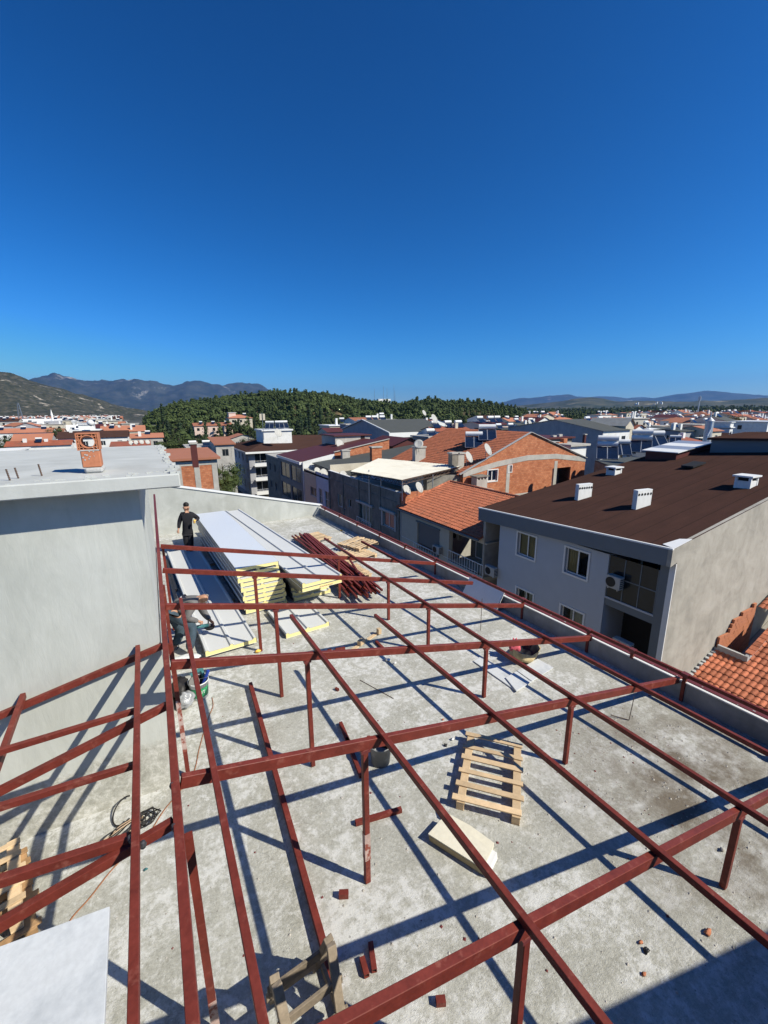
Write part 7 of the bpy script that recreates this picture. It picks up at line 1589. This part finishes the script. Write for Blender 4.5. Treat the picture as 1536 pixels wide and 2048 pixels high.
def trunk_mesh(h, r):
    mb = MB(); mb.cyl((0, 0, -.5), (.1, .05, h*.45), r, 7, r*.7); mb.cyl((.1, .05, h*.45), (0, .1, h*.85), r*.7, 6, r*.3)
    for k in range(5): a = k*1.26; z = h*(.35+.1*k); mb.cyl((.05, .03, z), (math.cos(a)*h*.16, math.sin(a)*h*.16, z+h*.1), r*.35, 5, r*.15)
    return mb.mesh('trunk', 'bark')
TRM = [trunk_mesh(h, .2) for k, h, r in KINDS]; TRC = trunk_mesh(10, .14)
def tree(loc, i, s, label, group=None, cyp=False, rot=0, name='pine_tree', mats=None, dense=None):
    t = thing(name, label, 'tree', loc, rot, group)
    for nm, me in (('crown', CYM if cyp else (dense or CRM[i])), ('trunk', TRC if cyp else TRM[i])):
        o = link(nm, me, t); o.scale = (s, s, s)
    return t
g = np.random.default_rng(77); cand = []
tries = 0; cell = {}
while tries < 60000 and len(cand) < 3600:
    tries += 1; b = g.uniform(BX[1]+.01, BX[-2]); D = math.sqrt(g.uniform(DH0**2, 520**2)); x = D*math.sin(b); y = D*math.cos(b)
    sp = 4.1; key = (int(x//sp), int(y//sp))
    if any((key[0]+i, key[1]+j) in cell and (cell[(key[0]+i, key[1]+j)][0]-x)**2+(cell[(key[0]+i, key[1]+j)][1]-y)**2 < sp*sp for i in (-1, 0, 1) for j in (-1, 0, 1)): continue
    px = float(np.interp(b, BX, HX))
    if D < 215+70*max(0, (px-1000)/100) and px > 640 and not (px < 715 and D > 188) : 
        if D < 230: continue
    if mnoise.noise(Vector((x*.02, y*.02, 5))) > .42 and D < 330: continue
    if 722 < px < 760 and D < 262: continue
    cell[key] = (x, y); cand.append((D, x, y, b, px))
cand.sort()
NEAR = 280; big_q = []; big_f = []; nn = 0
for k, (D, x, y, b, px) in enumerate(cand):
    i = int(g.integers(0, 6)); s = float(g.uniform(.75, 1.25)); z = hz(b, D); rot = float(g.uniform(0, 6.28)); cyp = g.random() < (.16 if D < 260 else .06)
    if px > 900: i = int(g.choice([0, 1, 4])); s *= .8
    if k < NEAR: tree((x, y, z), i, s, 'dark narrow cypress rising among the pines on the near slope of the wooded hill' if cyp else 'green bushy pine standing on the near slope of the wooded hill', 'cypresses on the near slope' if cyp else 'pines on the near slope', cyp, rot, 'cypress_tree' if cyp else 'pine_tree')
    else:
        q, f = LOW[i]; c_, s_ = math.cos(rot), math.sin(rot); Q_ = q*s; Q_ = np.stack([Q_[:, 0]*c_-Q_[:, 1]*s_+x, Q_[:, 0]*s_+Q_[:, 1]*c_+y, Q_[:, 2]+z], 1); big_q.append(Q_); big_f.append(f+nn); nn += len(q)
def np_mesh(name, Q, Fq, mat):
    Q = np.vstack(Q); Fq = np.vstack(Fq); me = bpy.data.meshes.new(name); tri = Fq[:, 2] == Fq[:, 3]; cnt = np.where(tri, 3, 4); loops = np.concatenate([Fq[i, :c] for i, c in enumerate(cnt)]) if False else None
    quads = Fq[~tri]; tris = Fq[tri][:, :3]; lv = np.concatenate([quads.reshape(-1), tris.reshape(-1)]); ls = np.concatenate([np.arange(len(quads))*4, len(quads)*4+np.arange(len(tris))*3])
    me.vertices.add(len(Q)); me.vertices.foreach_set('co', Q.astype(np.float32).reshape(-1)); me.loops.add(len(lv)); me.loops.foreach_set('vertex_index', lv.astype(np.int32)); me.polygons.add(len(ls)); me.polygons.foreach_set('loop_start', ls.astype(np.int32))
    me.update(calc_edges=True); me.materials.append(MATS[mat]); return me
o = link('pine_forest', np_mesh('pine_forest', big_q, big_f, 'pine_leaf')); setprops(o, 'dense green pine forest covering the upper part of the wooded hill', 'forest', kind='stuff')
# woodland on the plain to the right and shrubs in the far town
Q_, F_, nn = [], [], 0
for k in range(2600):
    px = g.uniform(880, 1600); D = g.uniform(620, 1500); b = brg(px); x = D*math.sin(b); y = D*math.cos(b); i = int(g.integers(0, 6)); s = g.uniform(1.0, 1.9); q, f = LOW[i]; sel = f[:24]
    z = GZ+float(np.interp(D, [620, 1500], [0, 10])); Q_.append(q*s+np.array([x, y, z])); F_.append(f+nn); nn += len(q)
o = link('plain_woodland', np_mesh('plain_woodland', Q_, F_, 'pine_leaf')); setprops(o, 'dark green belt of woodland on the plain beyond the town at the right', 'forest', kind='stuff')
# single trees
D_ = crown_arrays('round', 9, 3200, 7, 3.6, core=.45); DM = to_mesh('crown', *D_, 'pine_leaf'); DU = to_mesh('crown', *crown_arrays('umbrella', 4, 1800, 7, 4.2, core=.5), 'pine_leaf'); DB = to_mesh('crown', *crown_arrays('round', 12, 1500, 9, 3.4, core=.5), 'brown_leaf')
def one(px, py, D, s, i, lb, dense=DM, h=7, **k): c = atd(px, py, D); return tree((c.x, c.y, c.z-h*s), i, s, lb, dense=dense, name='tree', **k)
one(444, 930, 62, .72, 2, 'dark leafy tree in the gap between the brick house and the blue block'); one(436, 952, 50, .5, 2, 'lower dark leafy tree nearest the far gable wall')
one(333, 882, 92, .55, 3, 'small round umbrella pine, left of the pair', DU); one(358, 880, 95, .62, 3, 'small round umbrella pine, right of the pair', DU)
one(8, 872, 150, 1.1, 2, 'green leafy tree at the left edge between the houses'); one(106, 856, 180, .9, 2, 'small dark tree in front of the white halls'); one(1480, 828, 160, 1.25, 2, 'tall brownish tree among the roofs at the right', DB, h=9)
one(398, 872, 150, .9, 2, 'dark tree in front of the long pink apartment wing'); one(622, 868, 120, 1.1, 2, 'bushy tree right of the white stair house'); one(640, 872, 110, .9, 2, 'bushy tree left of the grey gabled building'); one(500, 872, 130, .9, 2, 'bushy tree between pale apartment house and stair house')
for i, (x, y, D, s) in enumerate(((322, 808, 200, .8), (290, 830, 230, .6), (617, 808, 190, .9), (640, 812, 195, .75), (508, 838, 180, .5), (897, 832, 205, .6), (1304, 838, 260, .8), (1415, 822, 420, 1.2), (284, 852, 190, .5))):
    c = atd(x, y, D); tree((c.x, c.y, c.z-11*s), 0, s, 'lone dark cypress, %s of those counted from the left behind the roofs' % ['second', 'first', 'fifth', 'sixth', 'fourth', 'seventh', 'eighth', 'ninth', 'third'][i], cyp=True, name='cypress_tree')

# ================================================================== FAR TOWN
occ = []
walls_ = ['white_wall']*4+['cream_wall']*3+['pale_concrete']*2+['pink_wall', 'grey_wall', 'far_brick']; roofs_ = ['far_tile']*5+['tile_rust', 'maroon_sheet', 'brown_membrane', 'dark_roof', 'pale_concrete', 'white_roof']
FT = random.Random(5); cnt = 0; far_v = {}; spots = []
WN = {'white_wall': 'white', 'cream_wall': 'cream', 'pale_concrete': 'pale concrete', 'pink_wall': 'pink', 'grey_wall': 'grey', 'far_brick': 'brick'}
RN = {'far_tile': 'orange tiled', 'tile_rust': 'rusty tiled', 'maroon_sheet': 'dark red', 'brown_membrane': 'brown', 'dark_roof': 'dark grey', 'pale_concrete': 'pale flat', 'white_roof': 'white'}
for gx in range(-70, 110):
    for gy in range(4, 110):
        x = gx*13.5+FT.uniform(-2, 2); y = gy*15+FT.uniform(-2, 2); D = math.hypot(x, y); b = math.atan2(x, y)
        d = V(x, y, 0); dep = FW.dot(d-O+V(0, 0, CAMH)); 
        if dep < 60: continue
        px = 768+FPX*RT.dot(V(x, y, -CAMH))/FW.dot(V(x, y, -CAMH))
        if px < -60 or px > 1620: continue
        lim = 245 if px < 330 else (1e9 if px < 640 else (140 if px < 1080 else 128))
        if D < lim: continue
        if 230 < px < 1060 and D > 172: continue
        if 1060 <= px < 1240 and D > 330: continue
        if D > (1250 if px < 400 else 640): continue
        if FT.random() < .25: continue
        spots.append((D, x, y, px))
spots.sort()
far_box = {}
for k, (D, x, y, px) in enumerate(spots):
    w = FT.uniform(7, 11.5); l = FT.uniform(8, 12); zt = GZ+FT.choice([6.2, 9.2, 11, 12.2, 12.8, 14.2])+FT.uniform(-.4, .4); wall = FT.choice(walls_); roof = FT.choice(roofs_); kind = FT.choice(['gx', 'gx', 'gy', 'hip', 'flat'])
    if FT.random() < (.45 if px < 330 else .2): roof = FT.choice(['white_roof', 'pale_concrete']); wall = FT.choice(['white_wall', 'cream_wall'])
    if roof in ('pale_concrete', 'white_roof'): kind = 'flat'
    if px < 330: zt -= 1.0
    if k < 270:
        side = 'left' if px < 500 else ('middle' if px < 1000 else 'right'); dist = 'near' if D < 220 else ('middle' if D < 400 else 'far')
        lb = '%s house with %s roof, %s rows, %s part of the town' % (WN[wall], RN[roof], dist, side)
        house(0, 0, D, w, l, 0, wall, roof, kind, lb, FT.uniform(1.1, 2.0), loc=(x, y, zt), group='%s %s-roofed town houses, %s rows, %s' % (WN[wall], RN[roof], dist, side), extras=([tanks(FT.choice([1, 2]), k, FT.uniform(.8, 1.2))] if FT.random() < .6 else [])+([chims(FT.choice([1, 2]), k)] if FT.random() < .5 else []))
    else:
        far_box.setdefault(wall, MB()).box((x, y, GZ), (x+w, y+l, zt)); m_ = y+l/2; rh = 1.6
        rb = far_box.setdefault(roof+' ', MB())
        if kind == 'flat': rb.box((x-.2, y-.2, zt), (x+w+.2, y+l+.2, zt+.3))
        else: rb.add([V(x, y, zt), V(x+w, y, zt), V(x+w, m_, zt+rh), V(x, m_, zt+rh), V(x+w, y+l, zt), V(x, y+l, zt)], [(0, 1, 2, 3), (3, 2, 4, 5), (0, 3, 5), (1, 4, 2)])
        if FT.random() < .6: far_box.setdefault('white_plastic', MB()).cyl(V(x+w*.3, y+2, zt+1.8), V(x+w*.3+2, y+2, zt+1.8), .4, 6)
        dk = far_box.setdefault('dark_glass', MB())
        for j in range(3): dk.box((x+w*(j+.3)/3, y-.05, zt-2.3), (x+w*(j+.3)/3+1.1, y-.01, zt-1.1))
me_all = MB(); mats_ = []
for k, mbx in far_box.items():
    me_all.cur = len(mats_); mats_.append(k.strip()); me_all.add(mbx.v, mbx.f)
if me_all.v: o = me_all.build('distant_houses', mats_); setprops(o, 'mass of small distant houses at the far edge of the town', 'houses', kind='stuff')
# villages on the far hills
vm = MB()
for k in range(26):
    px = g.uniform(1268, 1325); py = g.uniform(804, 809); D = 3000+g.uniform(0, 200); c = athd(px, py, D); vm.box((c.x-3.5, c.y-3.5, c.z-12), (c.x+3.5, c.y+3.5, c.z+1.5))
setprops(vm.build('hill_village', 'white_wall'), 'tiny pale village on the low hills at the right', 'village', kind='stuff')
print('TOWN', len(spots), 'TREES', len(cand))
# minaret at the left
c = athd(105, 838, 330); mb = MB(c); mb.cyl(c-V(0, 0, 6), c+V(0, 0, 2.5), .55, 8); mb.cyl(c+V(0, 0, 2.5), c+V(0, 0, 5.6), .6, 8, .05); setprops(mb.build('minaret', 'white_wall'), 'thin white minaret with pointed top among the houses at the left', 'minaret')
c = athd(42, 838, 500); t = thing('lattice_pylon', 'thin grey lattice pylon in front of the rocky hill', 'pylon', c)
mb = MB(c); 
for sx, sy in ((-1, -1), (1, -1), (1, 1), (-1, 1)): mb.beam(c+V(sx*2, sy*2, -6), c+V(sx*.3, sy*.3, 14), .3, .3)
for k in range(6): z = -6+k*3.3; q = 2-1.7*(z+6)/20; mb.beam(c+V(-q, -q, z), c+V(q, -q, z+3), .2, .2)
mb.build('lattice', 'steel', t)

# ================================================================== AIR
hz_ = bpy.data.materials.new('haze'); hz_.use_nodes = True; n_ = hz_.node_tree; n_.nodes.clear(); mo = n_.nodes.new('ShaderNodeOutputMaterial'); pv = n_.nodes.new('ShaderNodeVolumePrincipled')
pv.inputs['Density'].default_value = 5.6e-5; pv.inputs['Color'].default_value = (.17, .44, 1, 1); pv.inputs['Anisotropy'].default_value = .2; n_.links.new(pv.outputs[0], mo.inputs['Volume'])
mb = MB(); mb.box((-15500, -15500, -60), (15500, 15500, 900)); me = bpy.data.meshes.new('haze'); me.from_pydata(mb.v, [], mb.f); me.materials.append(hz_); o = link('haze', me); o['kind'] = 'stuff'; hz_.cycles.homogeneous_volume = True if hasattr(hz_, 'cycles') else None
